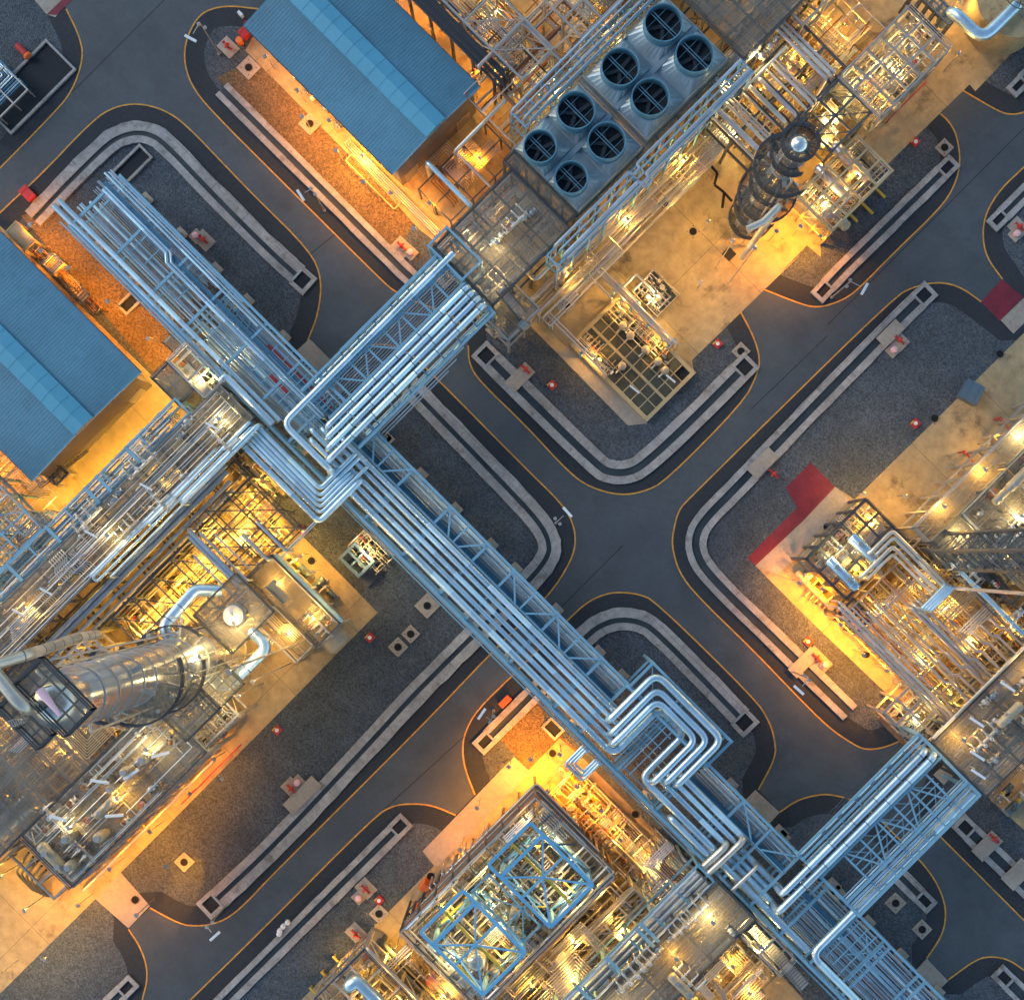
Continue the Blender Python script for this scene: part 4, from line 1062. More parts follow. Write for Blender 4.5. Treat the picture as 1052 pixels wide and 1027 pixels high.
PR = {'pumpA': mk_pump('motor','clad_w'), 'pumpB': mk_pump('cream','cream'), 'valve': mk_valve('clad_w','red'), 'valveb': mk_valve('pipe_p','motor'), 'act': mk_actuator('steel_w'), 'act2': mk_actuator('rust'),
      'drum': mk_drum(4.2,.7,'clad_w'), 'drum2': mk_drum(2.6,.45,'cream'), 'vert': mk_vert(3.6,.7,'clad_w'), 'vert2': mk_vert(2.2,.42,'cream'), 'mani': mk_manifold('clad_w'), 'mani2': mk_manifold('cream',5), 'jbox': mk_lbox(), 'tube': mk_tube_light()}
NAMES = {'pumpA':('small electric pump with a dark motor','pumps'),'pumpB':('small cream painted pump','pumps'),'valve':('small valve with a red handwheel','valves'),'valveb':('small valve with a dark handwheel','valves'),
 'act':('valve topped by a pale round actuator','actuated valves'),'act2':('valve topped by a rusty round actuator','actuated valves'),'drum':('horizontal silver drum on saddles','drums'),'drum2':('short cream horizontal drum','drums'),
 'vert':('upright silver vessel with a ladder','upright vessels'),'vert2':('small upright cream vessel','upright vessels'),'mani':('silver pipe manifold with coloured handwheels','manifolds'),'mani2':('cream pipe manifold with coloured handwheels','manifolds'),
 'jbox':('white junction box on a post','junction boxes'),'tube':('unlit white tube light on a bracket','tube lights')}
CNT = {}
def kit(k, s, d, z=.02, rot=0, scale=1, where='', used={}):
    nm, gp = NAMES[k]
    CNT[k] = CNT.get(k, 0)+1
    return place(PR[k], s, d, z, rot, scale, (nm+' '+where).strip(), (gp+' '+where).strip())
def equip(s0, s1, d0, d1, z, n, kinds, where, smin=.7, smax=1.15, rn=rq):
    """scatter n items on a loose grid"""
    ns = max(1, round(math.sqrt(n*(s1-s0)/(d1-d0)))); nd = max(1, math.ceil(n/ns)); c = 0
    for i in range(ns):
        for j in range(nd):
            if c >= n: return
            c += 1
            s = s0+(s1-s0)*(i+.5+rn.uniform(-.25,.25))/ns; d = d0+(d1-d0)*(j+.5+rn.uniform(-.25,.25))/nd
            kit(rn.choice(kinds), s, d, z, rn.choice((0,1,2,3))*PI/2, rn.uniform(smin, smax), where)
NM = [0]
small = {}      # past the three-hundredth: one object of small-bore pipework per unit
def mess(s0, s1, d0, d1, z0, z1, n, group, label, ms=('clad_w','pipe_l','pipe_p'), r=(.06,.16), lean='both', rn=rq, keep=.12, riser=.6):
    """orthogonal pipe runs through a block of plant"""
    for i in range(int(n*1.2)):
        s, d, z = rn.uniform(s0, s1), rn.uniform(d0, d1), rn.uniform(z0, z1)
        dr = rn.choice((0,1)) if lean == 'both' else (0 if lean == 's' else 1)
        if lean in ('s','d') and rn.random() < .15: dr = 1-dr
        pts = [(s,d,z)]; rr = rn.uniform(*r)
        for k in range(rn.randint(1, 3)):
            if dr == 0:
                L = rn.uniform(.25, .9)*(s1-s0)*rn.choice((-1,1)); s = min(max(s+L, s0), s1)
            else:
                L = rn.uniform(.25, .9)*(d1-d0)*rn.choice((-1,1)); d = min(max(d+L, d0), d1)
            if abs(L) < 6: continue
            pts.append((s,d,z)); dr = 1-dr
            if rn.random() < .3: z = min(max(z+rn.choice((-.8,.8,.5)), z0), z1); pts.append((s,d,z))
        if len(pts) < 2: continue
        e0 = max(.05, z-rn.uniform(.5, 3.5)) if rn.random() < riser else None
        e1 = max(.05, z-rn.uniform(.5, 3.5)) if rn.random() < riser else None
        m = rn.choice(ms)
        if rn.random() < keep and NM[0] < 45:
            NM[0] += 1
            pipe(label, pts, rr*1.15, m, group, e0=e0, e1=e1, bands=False)
        else:
            q = [P(*p) for p in pts]
            for j in range(1, len(q)):
                dx, dy = abs(q[j][0]-q[j-1][0]), abs(q[j][1]-q[j-1][1])
                if dx < .25*dy: q[j] = (q[j-1][0], q[j][1], q[j][2])
                elif dy < .25*dx: q[j] = (q[j][0], q[j-1][1], q[j][2])
            if e0 is not None: q = [(q[0][0], q[0][1], e0)]+q
            if e1 is not None: q = q+[(q[-1][0], q[-1][1], e1)]
            small.setdefault(m, MB()).tube(q, rr*.62, 6)
def flush_small(unit):
    for m, mb in small.items():
        o = mb.build('small_bore_pipework', M[m], smooth=True); o['kind'] = 'stuff'
        o['label'] = 'tangle of small '+{'clad_w':'silver','pipe_l':'pale','pipe_p':'grey-blue','cream':'cream','rust':'rusty','steel_d':'dark','cable':'black','steel_b':'blue','red':'red','orange':'orange','rail_y':'yellow'}.get(m,'metal')+' pipes '+unit
        o['category'] = 'pipework'
    small.clear()

def comb(s0, s1, d0, d1, z0, z1, count, ms=('clad_w','pipe_l','pipe_p','cream'), rn=rq):
    """nested sets of parallel small pipes turning together"""
    for _ in range(count):
        n = rn.randint(3, 7); p = rn.uniform(2.6, 4.2); z = rn.uniform(z0, z1); r = rn.uniform(.035, .075); m = rn.choice(ms)
        s, d = rn.uniform(s0, s1), rn.uniform(d0, d1)
        ls = min(rn.uniform(.25, .7)*(s1-s0), 60); ld = min(rn.uniform(.25, .7)*(d1-d0), 60)
        ss = 1 if s+ls < s1 else -1; sd = 1 if d+ld < d1 else -1
        kind = rn.random()
        for i in range(n):
            o = i*p
            if kind < .4: q = [(s+ss*o, d, z), (s+ss*o, d+sd*(ld-o), z), (s+ss*ls, d+sd*(ld-o), z)]
            elif kind < .7: q = [(s+ss*o, d+sd*2*i, z), (s+ss*o, d+sd*ld, z)]
            else: q = [(s, d+sd*o, z), (s+ss*ls*.5, d+sd*o, z), (s+ss*(ls*.5+6), d+sd*(o+6), z), (s+ss*ls, d+sd*(o+6), z)]
            w = [P(*v) for v in q]
            w = [(w[0][0], w[0][1], max(.1, z-rn.uniform(.6, 2.5)))]+w+[(w[-1][0], w[-1][1], max(.1, z-rn.uniform(.6, 2.5)))]
            small.setdefault(m, MB()).tube(w, r, 6)
        # a support beam under the set
        a, b = (s-2, d+sd*ld*.5), (s+ss*(n*p+2), d+sd*ld*.5)
        if kind < .7: small.setdefault('steel_w', MB()).bar(P(*a, z-.12), P(*b, z-.12), .1)
# ================================================================ NORTH UNITS
ALL = ['pumpA','pumpB','valve','valveb','act','act2','drum2','vert2','mani','mani2','jbox']
VAL = ['valve','valveb','act','act2','mani']
where = 'in the northern units'
frame('steel_platform', 'dark grated platform where the upper bridge meets the northern plant', 'platform', 700, 820, 192, 350, [6.0, 10.8], 3, 4, 'steel_d', decks=(10.8,), rails=(10.8,))
frame('steel_structure', 'small blue steel frame at the head of the upper bridge', 'steel frame', 692, 762, 188, 226, [7.5, 12.2], 1, 1, 'steel', brace=False)
frame('stair_tower', 'yellow-lit stair tower at the south corner of the bridge platform', 'stair tower', 806, 872, 172, 236, [4.0, 8.0], 2, 2, 'steel_w', decks=(8.0,), rails=(8.0,), rail_m='rail_w')
stair('steel stair descending inside the tower by the bridge platform', 812, 196, 4, 9, 1.0, along='x', sgn=1)
stair('second flight of the stair tower by the bridge platform', 862, 212, 8, 11, 1.0, along='x', sgn=-1)
mess(704, 816, 196, 346, 3.5, 9.8, 26, 'pipes under the bridge platform', 'pipe under the grated bridge platform', lean='d')
mess(812, 868, 176, 232, 1.0, 7.0, 12, 'pipes in the stair tower', 'pipe in the lower part of the stair tower', lean='s')
comb(704,816,196,346,4,10,8)
comb(812,868,176,232,2,7,5)
flush_small('under the northern bridge platform')
for k in range(6): kit(('valveb','act','valve','mani','act','valveb')[k], 755+k*2, 258+k*14, 11.1, PI/2, .9, 'on the bridge platform')
pipe('wide blue-white pipe crossing the orange yard beside the upper shed', [(605,272,6.5),(700,272,6.5)], .26, e0=.5, e1=3, bands=False)
pipe('long pale pipe above the yard between the upper shed and the fans', [(623,312,7.5),(623,430,7.5)], .2, 'clad_w', e0=1, e1=4, bands=False)
pipe('pale pipe returning along the yard beside the upper shed', [(623,312,7.2),(700,312,7.2)], .13, 'pipe_l', e1=3)
frame('steel_structure', 'brown steel frame over the orange yard beside the upper shed', 'steel frame', 624, 690, 236, 372, [4.2], 2, 3, 'steel_d', brace=False, cw=.16, bw=.1)
frame('steel_structure', 'pale steel frame with diagonal bracing left of the fan banks', 'steel frame', 380, 617, 455, 519, [5.5, 10.0], 4, 1, 'steel_w', brace=2)
for k in range(8): pipe('black cable drooping along the frame left of the fans', [(380,425+3*k,8.6),(600+rq.uniform(-40,30),425+3*k,8.2)], .12, 'cable', 'black cables left of the fans', e1=5, name='cable', cat='cable')
frame('walkway', 'dark raised cable walkway beside the upper shed', 'walkway', 370, 590, 425, 452, [8.2], 5, 1, 'steel_d', brace=False)
mess(400, 640, 430, 520, .6, 7, 34, 'pipes in the frame left of the fans', 'pipe in the frame left of the fans', ms=('clad_w','pipe_l','steel_d','rust'))
mess(560, 676, 380, 700, .6, 9, 52, 'pipes behind the fan banks', 'pipe behind the fan banks', ms=('clad_w','pipe_l','pipe_p','rust','orange'), lean='d')
mess(420, 680, 520, 760, 1, 9, 55, 'pipes at the top edge', 'pipe at the top edge of the plant', ms=('clad_w','pipe_l','pipe_p','rust'), lean='d')
comb(400,620,456,520,1,9,12)
comb(600,676,240,372,.5,4,8,('pipe_l','clad_w','rust'))
comb(560,676,380,700,1,9,22)
comb(420,636,520,760,1,10,22)
flush_small('left of and behind the fan banks')
frame('steel_structure', 'pale steel frame at the top edge behind the fans', 'steel frame', 560, 636, 560, 760, [6.0, 10.5], 2, 5, 'steel_w', brace=True)
for i, s in enumerate((640, 648, 660, 668)):
    pipe('blue pipe on the elevated walkway behind the fans', [(s,412+i*3,10.8+.15*(i%2)),(s,700,10.8+.15*(i%2))], (.16,.1,.18,.1)[i], 'pipe_p', 'blue pipes behind the fans', bands=False, e0=8)
frame('walkway', 'blue elevated pipe walkway behind the fan banks', 'walkway', 640, 670, 410, 690, [6.5, 10.6], 1, 9, 'steel_b', brace=False, cw=.16, bw=.13)
frame('walkway', 'blue walkway structure in front of the fan banks', 'walkway', 824, 846, 300, 700, [8.0, 12.0], 1, 12, 'steel_b', brace=False, cw=.14, bw=.13)
for i, (s, r) in enumerate(((823,.17),(832,.1),(842,.18),(849,.1))):
    pipe('blue pipe with a square jog in front of the fan banks', [(s,318,12.4),(s,470,12.4),(s+7,470,12.4),(s+7,485,12.4),(s,485,12.4),(s,700,12.4)], r, 'pipe_p', 'blue pipes in front of the fans', bands=False, e0=9)
frame('platform', 'dark narrow platform along the south edge of the fan banks', 'platform', 812, 822, 368, 700, [10.4], 1, 8, 'steel_d', decks=(10.4,), rails=(), brace=False)
frame('platform', 'dark narrow platform at the foot of the smaller fan bank', 'platform', 684, 812, 352, 372, [10.6], 5, 1, 'steel_d', decks=(10.6,), rails=(10.6,), brace=False)
pipe('thick bent silver pipe below the fan banks', [(770,262,6.8),(838,262,6.8),(838,300,6.8),(858,300,6.8)], .24, 'clad_w', e0=2, e1=1)
mess(852, 900, 230, 640, .5, 5, 46, 'pipes on the yellow concrete in front of the fans', 'pipe on the yellow concrete in front of the fans', ms=('clad_w','pipe_l'), lean='d', r=(.05,.13))
equip(850, 900, 300, 520, .02, 12, ['valve','act2','mani','jbox','valveb'], 'in front of the fans')
# dark brown deck in the top middle
frame('steel_platform', 'dark brown grated platform right of the larger fan bank', 'platform', 660, 826, 704, 900, [5.0, 10.2], 4, 4, 'steel_d', decks=(10.2,), rails=(10.2,))
mess(670, 820, 706, 900, 3, 9.4, 30, 'pipes under the dark brown platform', 'pipe under the dark brown platform right of the fans', lean='d', ms=('pipe_l','rust','pipe_p'))
comb(670,820,706,900,4,10,14)
comb(852,905,230,640,.5,5,16)
flush_small('right of the fan banks')
# pipe array to the right of the fans
frame('pipe_support', 'steel frame under the parallel pipes right of the fans', 'steel frame', 850, 940, 608, 800, [5.0, 8.4], 2, 6, 'steel_d', brace=False)
for i, (d, a, b, r) in enumerate(((612,853,945,.14),(625,850,935,.28),(640,850,940,.18),(647,850,930,.13),(652,850,930,.1),(668,860,925,.1),(681,856,932,.24),(699,860,935,.22),(716,858,940,.13),(728,855,942,.18),(735,855,942,.13),(768,820,930,.2),(776,815,932,.2),(783,812,932,.16))):
    pipe('pale pipe in the parallel row right of the fans', [(a,d,8.9),(b,d,8.9)], r, ('clad_w','pipe_l')[i%2], 'parallel pipes right of the fans', bands=False, e0=rq.uniform(4,8), e1=rq.uniform(3,8))
pipe('pale pipe crossing above the parallel row right of the fans', [(856,672,9.6),(856,760,9.6)], .14, 'clad_w')
pipe('two-legged pale pipe at the top of the parallel row', [(800,774,9.2),(770,774,9.2),(770,840,9.2)], .26, 'clad_w')
frame('steel_structure', 'lavender open frame at the top right of the parallel pipes', 'steel frame', 770, 850, 800, 905, [6, 10], 1, 2, 'steel_w', brace=2)
mess(780, 940, 610, 880, .4, 7.5, 60, 'pipes under the parallel row', 'pipe beneath the parallel row right of the fans', ms=('clad_w','cream','pipe_l','rust'))
equip(830, 940, 600, 860, .02, 26, ALL, 'under the parallel pipes right of the fans')
equip(820, 850, 640, 760, 9.0, 8, VAL, 'beside the dark brown platform')
comb(780,940,610,880,1,8,24)
flush_small('under the parallel pipes right of the fans')
# cream skid
frame('process_skid', 'cream-decked skid with red side rails at the upper right', 'process skid', 941, 1026, 783, 925, [4.0, 8.6], 3, 5, 'steel_w', decks=(4.0,), rails=(8.6,), rail_m='rail_w')
MBs = MB()
for i in range(5):
    a = P(945+16*i, 786, 8.65); b = P(945+16*i, 880, 8.65); MBs.bar(a, b, .1)
tag(MBs.build('roof_bearers', M['cream']), 'cream bearers across the top of the upper right skid', 'beam')
equip(948, 1020, 790, 920, 4.1, 16, ['drum2','pumpB','mani2','act','vert2','valve'], 'on the cream-decked skid')
mess(945, 1022, 786, 922, 4.4, 8.4, 34, 'pipes on the cream-decked skid', 'pipe on the cream-decked skid', ms=('cream','clad_w','pipe_l'))
pipe('red side rail of the cream-decked skid', [(1036,790,1.2),(1036,868,1.2)], .08, 'red', name='rail', cat='rail', e0=.1, e1=.1)
pipe('red side rail between the two right-hand skids', [(1010,742,1.2),(1074,742,1.2)], .08, 'red', name='rail', cat='rail', e0=.1, e1=.1)
frame('steel_structure', 'dark shadowed frame between the parallel pipes and the cream skid', 'steel frame', 944, 1010, 700, 780, [4.5, 8.4], 2, 2, 'steel_d', brace=2)
equip(945, 1010, 690, 780, .02, 8, ALL, 'beside the cream-decked skid')
# lower skid with exchangers
frame('process_skid', 'yellow-lit skid with two exchangers beside the spiral-platform column', 'process skid', 1020, 1092, 618, 742, [2.6, 6.4], 3, 4, 'yframe', decks=(2.6,), rails=(2.6,), rail_m='rail')
def exch(label, s, d, L, r, z, m='pipe_l', along='x', group=None):
    x, y, _ = P(s, d, z); t = thing('heat_exchanger', label, 'heat exchanger', (x, y, z-r), group)
    ax = along; a = (L/2 if ax == 'x' else 0, L/2 if ax == 'y' else 0)
    MB().lathe((x-a[0], y-a[1], z), [(.02,-r*.4),(r*.7,-r*.3),(r,0),(r,L*.86),(r*1.16,L*.86),(r*1.16,L*.9),(r,L*.9),(r,L),(r*.7,L+r*.3),(.02,L+r*.35)], 22, ax).build('shell', M[m], t, smooth=True)
    for u in (.25, .7):
        q = (x-a[0]+(L*u if ax == 'x' else 0), y-a[1]+(L*u if ax == 'y' else 0))
        MB().cyl((q[0], q[1], z+r*.8), r*.3, r*.7, 10).cyl((q[0], q[1], z+r*1.4), r*.45, .08, 12).build('nozzle', M['steel_w'], t)
        MB().box(q[0]-(.12 if ax=='x' else r*.8), q[1]-(r*.8 if ax=='x' else .12), z-r-.6, q[0]+(.12 if ax=='x' else r*.8), q[1]+(r*.8 if ax=='x' else .12), z-r*.5).build('saddle', M['steel_d'], t)
    return t
exch('long pinkish exchanger on the skid beside the spiral-platform column', 1040, 707, 4.6, .62, 5.0)
exch('second pinkish exchanger nearer the spiral-platform column', 1044, 668, 4.4, .55, 5.0)
equip(1026, 1088, 624, 700, 2.7, 14, ['act','valve','mani2','drum2','act'], 'on the skid beside the spiral-platform column', .8, 1.2)
mess(1024, 1090, 622, 738, 3, 6.2, 22, 'pipes on the skid beside the spiral-platform column', 'pipe on the skid beside the spiral-platform column', ms=('clad_w','cream','pipe_l'))
for q in ((1096,652),(1104,676),(1088,640),(1100,705)): 
    x, y, _ = P(*q, 0); tag(MB().box(x-.9, y-.12, .1, x+.9, y+.12, .35).build('yellow_bollard_rail', M['rail_y']), 'yellow kerb rail at the edge of the exchanger skid', 'rail', 'yellow kerb rails')
comb(945,1022,786,922,4.5,8.4,10)
comb(1024,1090,622,738,3,6,7)
comb(944,1010,690,780,.5,6,8)
flush_small('on the two upper right skids')
# --- generic column with platforms
def column(label, s, d, secs, plats, m='clad_s', rail='rail', top=None, gm='grate_d'):
    """secs: list of (z, r); plats: (z, r_out, a0, a1)"""
    x, y, _ = P(s, d, 0)
    t = thing('distillation_column', label, 'column', (x, y, 0))
    MB().lathe((x, y, 0), [(r, z) for z, r in secs], 40).build('shell', M[m], t, smooth=True)
    m_ = MB()
    zt = secs[-1][0]
    def rad(z):
        for (z0, r0), (z1, r1) in zip(secs[:-1], secs[1:]):
            if z0 <= z <= z1: return r0+(r1-r0)*(z-z0)/max(1e-6, z1-z0)
        return secs[-1][1]
    z = 3.0
    while z < zt-3: m_.ring((x, y, z), rad(z)-.02, .10, .16, 40); z += 3.4
    m_.build('stiffening_rings', M['steel_w'], t)
    for (z, ro, a0, a1) in plats:
        ri = rad(z)+.02
        p = MB().ring((x, y, z), ri, ro-ri, .06, 30, a0, a1).build('platform', M[gm], t)
        k = MB(); n = max(5, int((a1-a0)*ro/1.2))
        for h in (1.1, .6): k.ring((x, y, z+h), ro-.05, .1, .09, 36, a0, a1)
        k.ring((x, y, z+.02), ro-.08, .12, .2, 36, a0, a1)
        for i in range(n+1):
            an = a0+(a1-a0)*i/n; k.box(x+math.cos(an)*ro-.045, y+math.sin(an)*ro-.045, z, x+math.cos(an)*ro+.045, y+math.sin(an)*ro+.045, z+1.12)
        k.build('handrail', M[rail], p)
        k = MB()
        for i in range(n+1):
            an = a0+(a1-a0)*i/n; k.bar((x+math.cos(an)*ri, y+math.sin(an)*ri, z-.7), (x+math.cos(an)*ro, y+math.sin(an)*ro, z-.02), .09)
            k.bar((x+math.cos(an)*ri, y+math.sin(an)*ri, z-.03), (x+math.cos(an)*ro, y+math.sin(an)*ro, z-.03), .08)
        k.build('brackets', M['steel_w'], p)
    # caged ladder and riser pipes
    for an in (2.4, 4.4):
        k = MB(); r = rad(2)+.35; z0 = .5
        cx, cy = x+math.cos(an)*r, y+math.sin(an)*r
        for o in (-.22, .22): k.bar((cx-math.sin(an)*o, cy+math.cos(an)*o, z0), (cx-math.sin(an)*o, cy+math.cos(an)*o, zt), .05)
        z = z0
        while z < zt: k.bar((cx+math.sin(an)*.22, cy-math.cos(an)*.22, z), (cx-math.sin(an)*.22, cy+math.cos(an)*.22, z), .035); z += .4
        k.build('ladder', M['rail_w'], t)
    k = MB()
    for an in (3.2, 3.5, 5.3, 5.6, .4):
        r = max(rr for _, rr in secs)+.35; h = zt*rq.uniform(.5, .95)
        k.tube([(x+math.cos(an)*r, y+math.sin(an)*r, .3), (x+math.cos(an)*r, y+math.sin(an)*r, h), (x+math.cos(an)*(rad(h)-.1), y+math.sin(an)*(rad(h)-.1), h)], .11, 8)
    k.build('riser_pipes', M['clad_w'], t, smooth=True)
    k = MB()
    for i in range(7):
        an = rq.uniform(0, 6.28); z = rq.uniform(4, zt-2); r = rad(z)
        k.bar((x+math.cos(an)*r, y+math.sin(an)*r, z), (x+math.cos(an)*(r+.7), y+math.sin(an)*(r+.7), z), .35)
    k.build('nozzles', M['steel_w'], t)
    return t
TAU = 2*PI
column('slender column at the upper right wrapped by ring platforms', 998, 532,
       [(0,1.3),(7,1.3),(9,1.6),(18,1.5),(20,1.15),(29,1.15),(30,.95),(30.6,.5),(30.8,.05)],
       [(4,2.2,2.6,TAU+.2),(9,2.4,3.3,TAU-.2),(13.5,2.7,2.6,TAU+.6),(18,2.3,3.6,TAU-.6),(23,2.7,2.4,TAU-.2),(27,1.9,3.2,TAU-.4),(30.2,1.5,0,TAU)])
pipe('silver overhead pipe bending off the spiral-platform column', [(1003,532,27.5),(1012,556,27.5),(1012,590,27.5)], .3, 'clad_w', e1=6, bands=False)
for a_, b_ in (((985,560),(1004,590)),): pass
# ground level bits round the column and on the plaza
def floorstuff(): pass
MBc = MB()
for a, b in (((728,168),(737,178)),((737,178),(734,190)),((734,190),(744,198)),((744,198),(742,214)),((744,198),(752,207)),((722,172),(730,170))):
    MBc.bar((*U(*a)[:2], .022), (*U(*b)[:2], .022), .28, .006)
struct(MBc.build('stain_crack', M['black']))
x, y, _ = U(749, 261); struct(MB().box(x-.55, y-.55, .0, x+.55, y+.55, .03).build('drain_cover', M['void']))
for (a, b, r, l) in ((712,270,1.1,'x'),(640,318,.9,'x')):
    pass
# --- grated pump skid in a kerbed pad
x0, x1, y0, y1 = RSD(938, 1098, 231, 332, .6)
t = thing('grated_pump_skid', 'large kerbed pump skid with green grating panels in an ochre frame', 'pump skid', ((x0+x1)/2, (y0+y1)/2, 0))
mb = MB(); kw = .42
mb.box(x0, y0, 0, x1, y0+kw, .75); mb.box(x0, y1-kw, 0, x1, y1, .75); mb.box(x0, y0+kw, 0, x0+kw, y1-kw, .747); mb.box(x1-kw, y0+kw, 0, x1, y1-kw, .747)
mb.build('kerb', M['yframe'], t)
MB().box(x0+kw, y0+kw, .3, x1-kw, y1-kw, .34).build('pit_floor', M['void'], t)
nx, ny = 9, 5
for i in range(nx):
    for j in range(ny):
        if (i, j) == (8, 4): continue
        a, b = x0+kw+(x1-x0-2*kw)*i/nx, x0+kw+(x1-x0-2*kw)*(i+1)/nx; c, e = y0+kw+(y1-y0-2*kw)*j/ny, y0+kw+(y1-y0-2*kw)*(j+1)/ny
        mb = MB().box(a+.06, c+.06, .62, b-.06, e-.06, .66)
        k = 5
        for q in range(k): mb.box(a+.08+(b-a-.16)*q/k, c+.07, .66, a+.11+(b-a-.16)*q/k, e-.07, .685)
        mb.build('grating_panel', M['grate2'], t)
mb = MB()
for i in range(1, nx): xx = x0+kw+(x1-x0-2*kw)*i/nx; mb.box(xx-.055, y0+kw, .5, xx+.055, y1-kw, .72)
for j in range(1, ny): yy = y0+kw+(y1-y0-2*kw)*j/ny; mb.box(x0+kw, yy-(.05 if j != 2 else .14), .5, x1-kw, yy+(.05 if j != 2 else .14), .735)
mb.build('panel_frame', M['yframe'], t)
for i, q in enumerate(((647.6,345),(663,359.5),(675.7,372),(683,381),(639.7,335),(639,376.5))):
    x, y, _ = U(*q, 1.6)
    v = thing('vertical_pump', 'round-topped vertical pump standing in the green grating', 'pump', (x, y, .7), 'vertical pumps on the grated skid')
    MB().lathe((x, y, .7), [(.35,0),(.35,.1),(.22,.15),(.22,.7),(.3,.75)], 14).build('casing', M['steel_d'], v, smooth=True)
    MB().lathe((x, y, 1.45), [(.38,0),(.40,.05),(.40,.75),(.36,.82),(.1,.9)], 18).build('motor_cover', M['cream'], v, smooth=True)
    MB().tube([(x, y, 1.05),(x, y-.8, 1.05),(x, y-.8, .7)], .09, 8).build('discharge_pipe', M['clad_w'], v)
for k in range(14): kit(rq.choice(('valve','valveb','act','mani2')), 946+k*8.5+rq.uniform(-2,2), 318+rq.uniform(-7,7), .8, rq.choice((0,PI/2)), rq.uniform(.5,.75), 'on the grated pump skid')
for k in range(9): kit(rq.choice(('valve','valveb','jbox','mani2')), 944+k*8.5, 244+rq.uniform(-5,9), .8, rq.choice((0,PI/2)), rq.uniform(.5,.75), 'on the grated pump skid')
mess(942, 1040, 302, 330, .9, 2.0, 20, 'pipes on the grated pump skid', 'thin pipe on the grated pump skid', ms=('cream','clad_w'), r=(.05,.09))
mess(942, 1010, 234, 262, .9, 1.6, 12, 'pipes on the grated pump skid', 'thin pipe on the grated pump skid', ms=('cream','clad_w'), r=(.05,.09))
flush_small('on the grated pump skid')
kit('tube', 1052, 252, 2.6, 0.1, 1, 'on the grated pump skid'); kit('tube', 1078, 300, 2.6, 0.1, 1, 'on the grated pump skid')
for (d, a, b, r) in ((335,868,1045,.1),(338,868,1040,.08),(342,868,1050,.11),(322,870,935,.1),(243,884,1000,.09),(238,884,1008,.1)):
    pipe('low lavender pipe running past the grated pump skid', [(a,d,3.4),(b,d,3.4)], r, 'pipe_l', 'low pipes beside the grated pump skid', e0=.1, e1=.3)
for s, d in ((930,338),(965,338),(1000,338),(1042,338),(900,240),(960,240),(884,322)):
    x, y, _ = P(s, d, 3.3)
    tag(MB().box(x-.1,y-.45,0,x+.1,y-.3,3.3).box(x-.1,y+.3,0,x+.1,y+.45,3.3).box(x-.12,y-.6,3.1,x+.12,y+.6,3.3).build('goalpost_support', M['steel']), 'low blue goalpost pipe support by the grated pump skid', 'pipe support', 'goalpost supports by the grated pump skid')
x0, x1, y0, y1 = RSD(948, 1000, 348, 392, 0)
tag(MB().box(x0,y0,0,x1,y1,.35).box(x0,y0,.35,x1,y0+.15,.5).box(x0,y1-.15,.35,x1,y1,.5).build('skid_base', M['steel_d']), 'dark base frame of the small pump skid on the yellow concrete', 'skid')
for k in range(9): kit(rq.choice(('pumpB','vert2','valve','mani','act')), 954+rq.uniform(0,44), 352+rq.uniform(0,36), .4, rq.choice((0,PI/2)), rq.uniform(.5,.8), 'on the small dark pump skid')
mess(948, 1000, 350, 396, .6, 2.6, 22, 'pipes on the small dark pump skid', 'pipe on the small dark pump skid', ms=('cream','clad_w','pipe_l'), r=(.05,.1))
pipe('U-shaped pale pipe over the small dark pump skid', [(970,345,3),(935,345,3),(935,372,3),(985,372,3)], .13, 'clad_w', e0=.5, e1=.5)
flush_small('on the small dark pump skid')
# corner tank
x, y, _ = P(1045, 1008, 0)
t = thing('storage_tank', 'round pale-roofed tank in the top right corner', 'tank', (x, y, 0))
MB().lathe((x, y, 0), [(3.9,0),(3.9,5.5)], 40, caps=False).build('wall', M['concrete'], t, smooth=True)
MB().lathe((x, y, 5.5), [(4.0,0),(4.0,.1),(.05,.8)], 40).build('roof', M['concrete'], t)
mb = MB()
for i in range(12):
    an = i*TAU/12; mb.bar((x+.7*math.cos(an), y+.7*math.sin(an), 7.4), (x+1.9*math.cos(an), y+1.9*math.sin(an), 7.4), .06)
mb.ring((x, y, 7.4), 1.85, .06, .06, 30).ring((x, y, 8.4), 1.85, .06, .06, 30).ring((x, y, 7.4), .7, .06, .5, 20)
mb.build('top_platform', M['rail'], t)
pipe('fat silver pipe bending round the corner tank', [(988,968,6.5),(1050,968,6.5),(1050,1040,6.5)], .62, 'clad', bands=False, e0=3, bend=1.4)
frame('steel_structure', 'dark caged frame at the top edge near the corner tank', 'steel frame', 930, 1000, 950, 968, [3, 6], 5, 1, 'steel_d', decks=(6,), brace=False)
equip(930, 1010, 975, 1060, .02, 8, ALL, 'at the top right corner')
for i in range(5): pass
# blue hoses etc on the lamplit side of the upper shed
equip(262, 300, 225, 235, .02, 3, ['jbox','valve','jbox'], 'along the wall of the upper shed')
equip(380, 560, 215, 226, .02, 6, ['jbox','valve','jbox','valveb'], 'along the wall of the upper shed')
for i in range(4): pipe('pipe run at ground level along the upper shed wall', [(505,206+3*i,.5),(690,206+3*i,.5)], .09, ('pipe_l','clad_w')[i%2], 'ground pipes along the upper shed', e0=1.4)
mb = MB()
q = [P(520,203,.5), P(620,203,.5), P(620,190,.5), P(520,190,.5)]
for i in range(4): mb.bar(q[i], q[(i+1)%4], .12)
tag(mb.build('pipe_guard', M['yframe']), 'long flat rectangular guard frame on the orange gravel by the shed', 'guard frame')
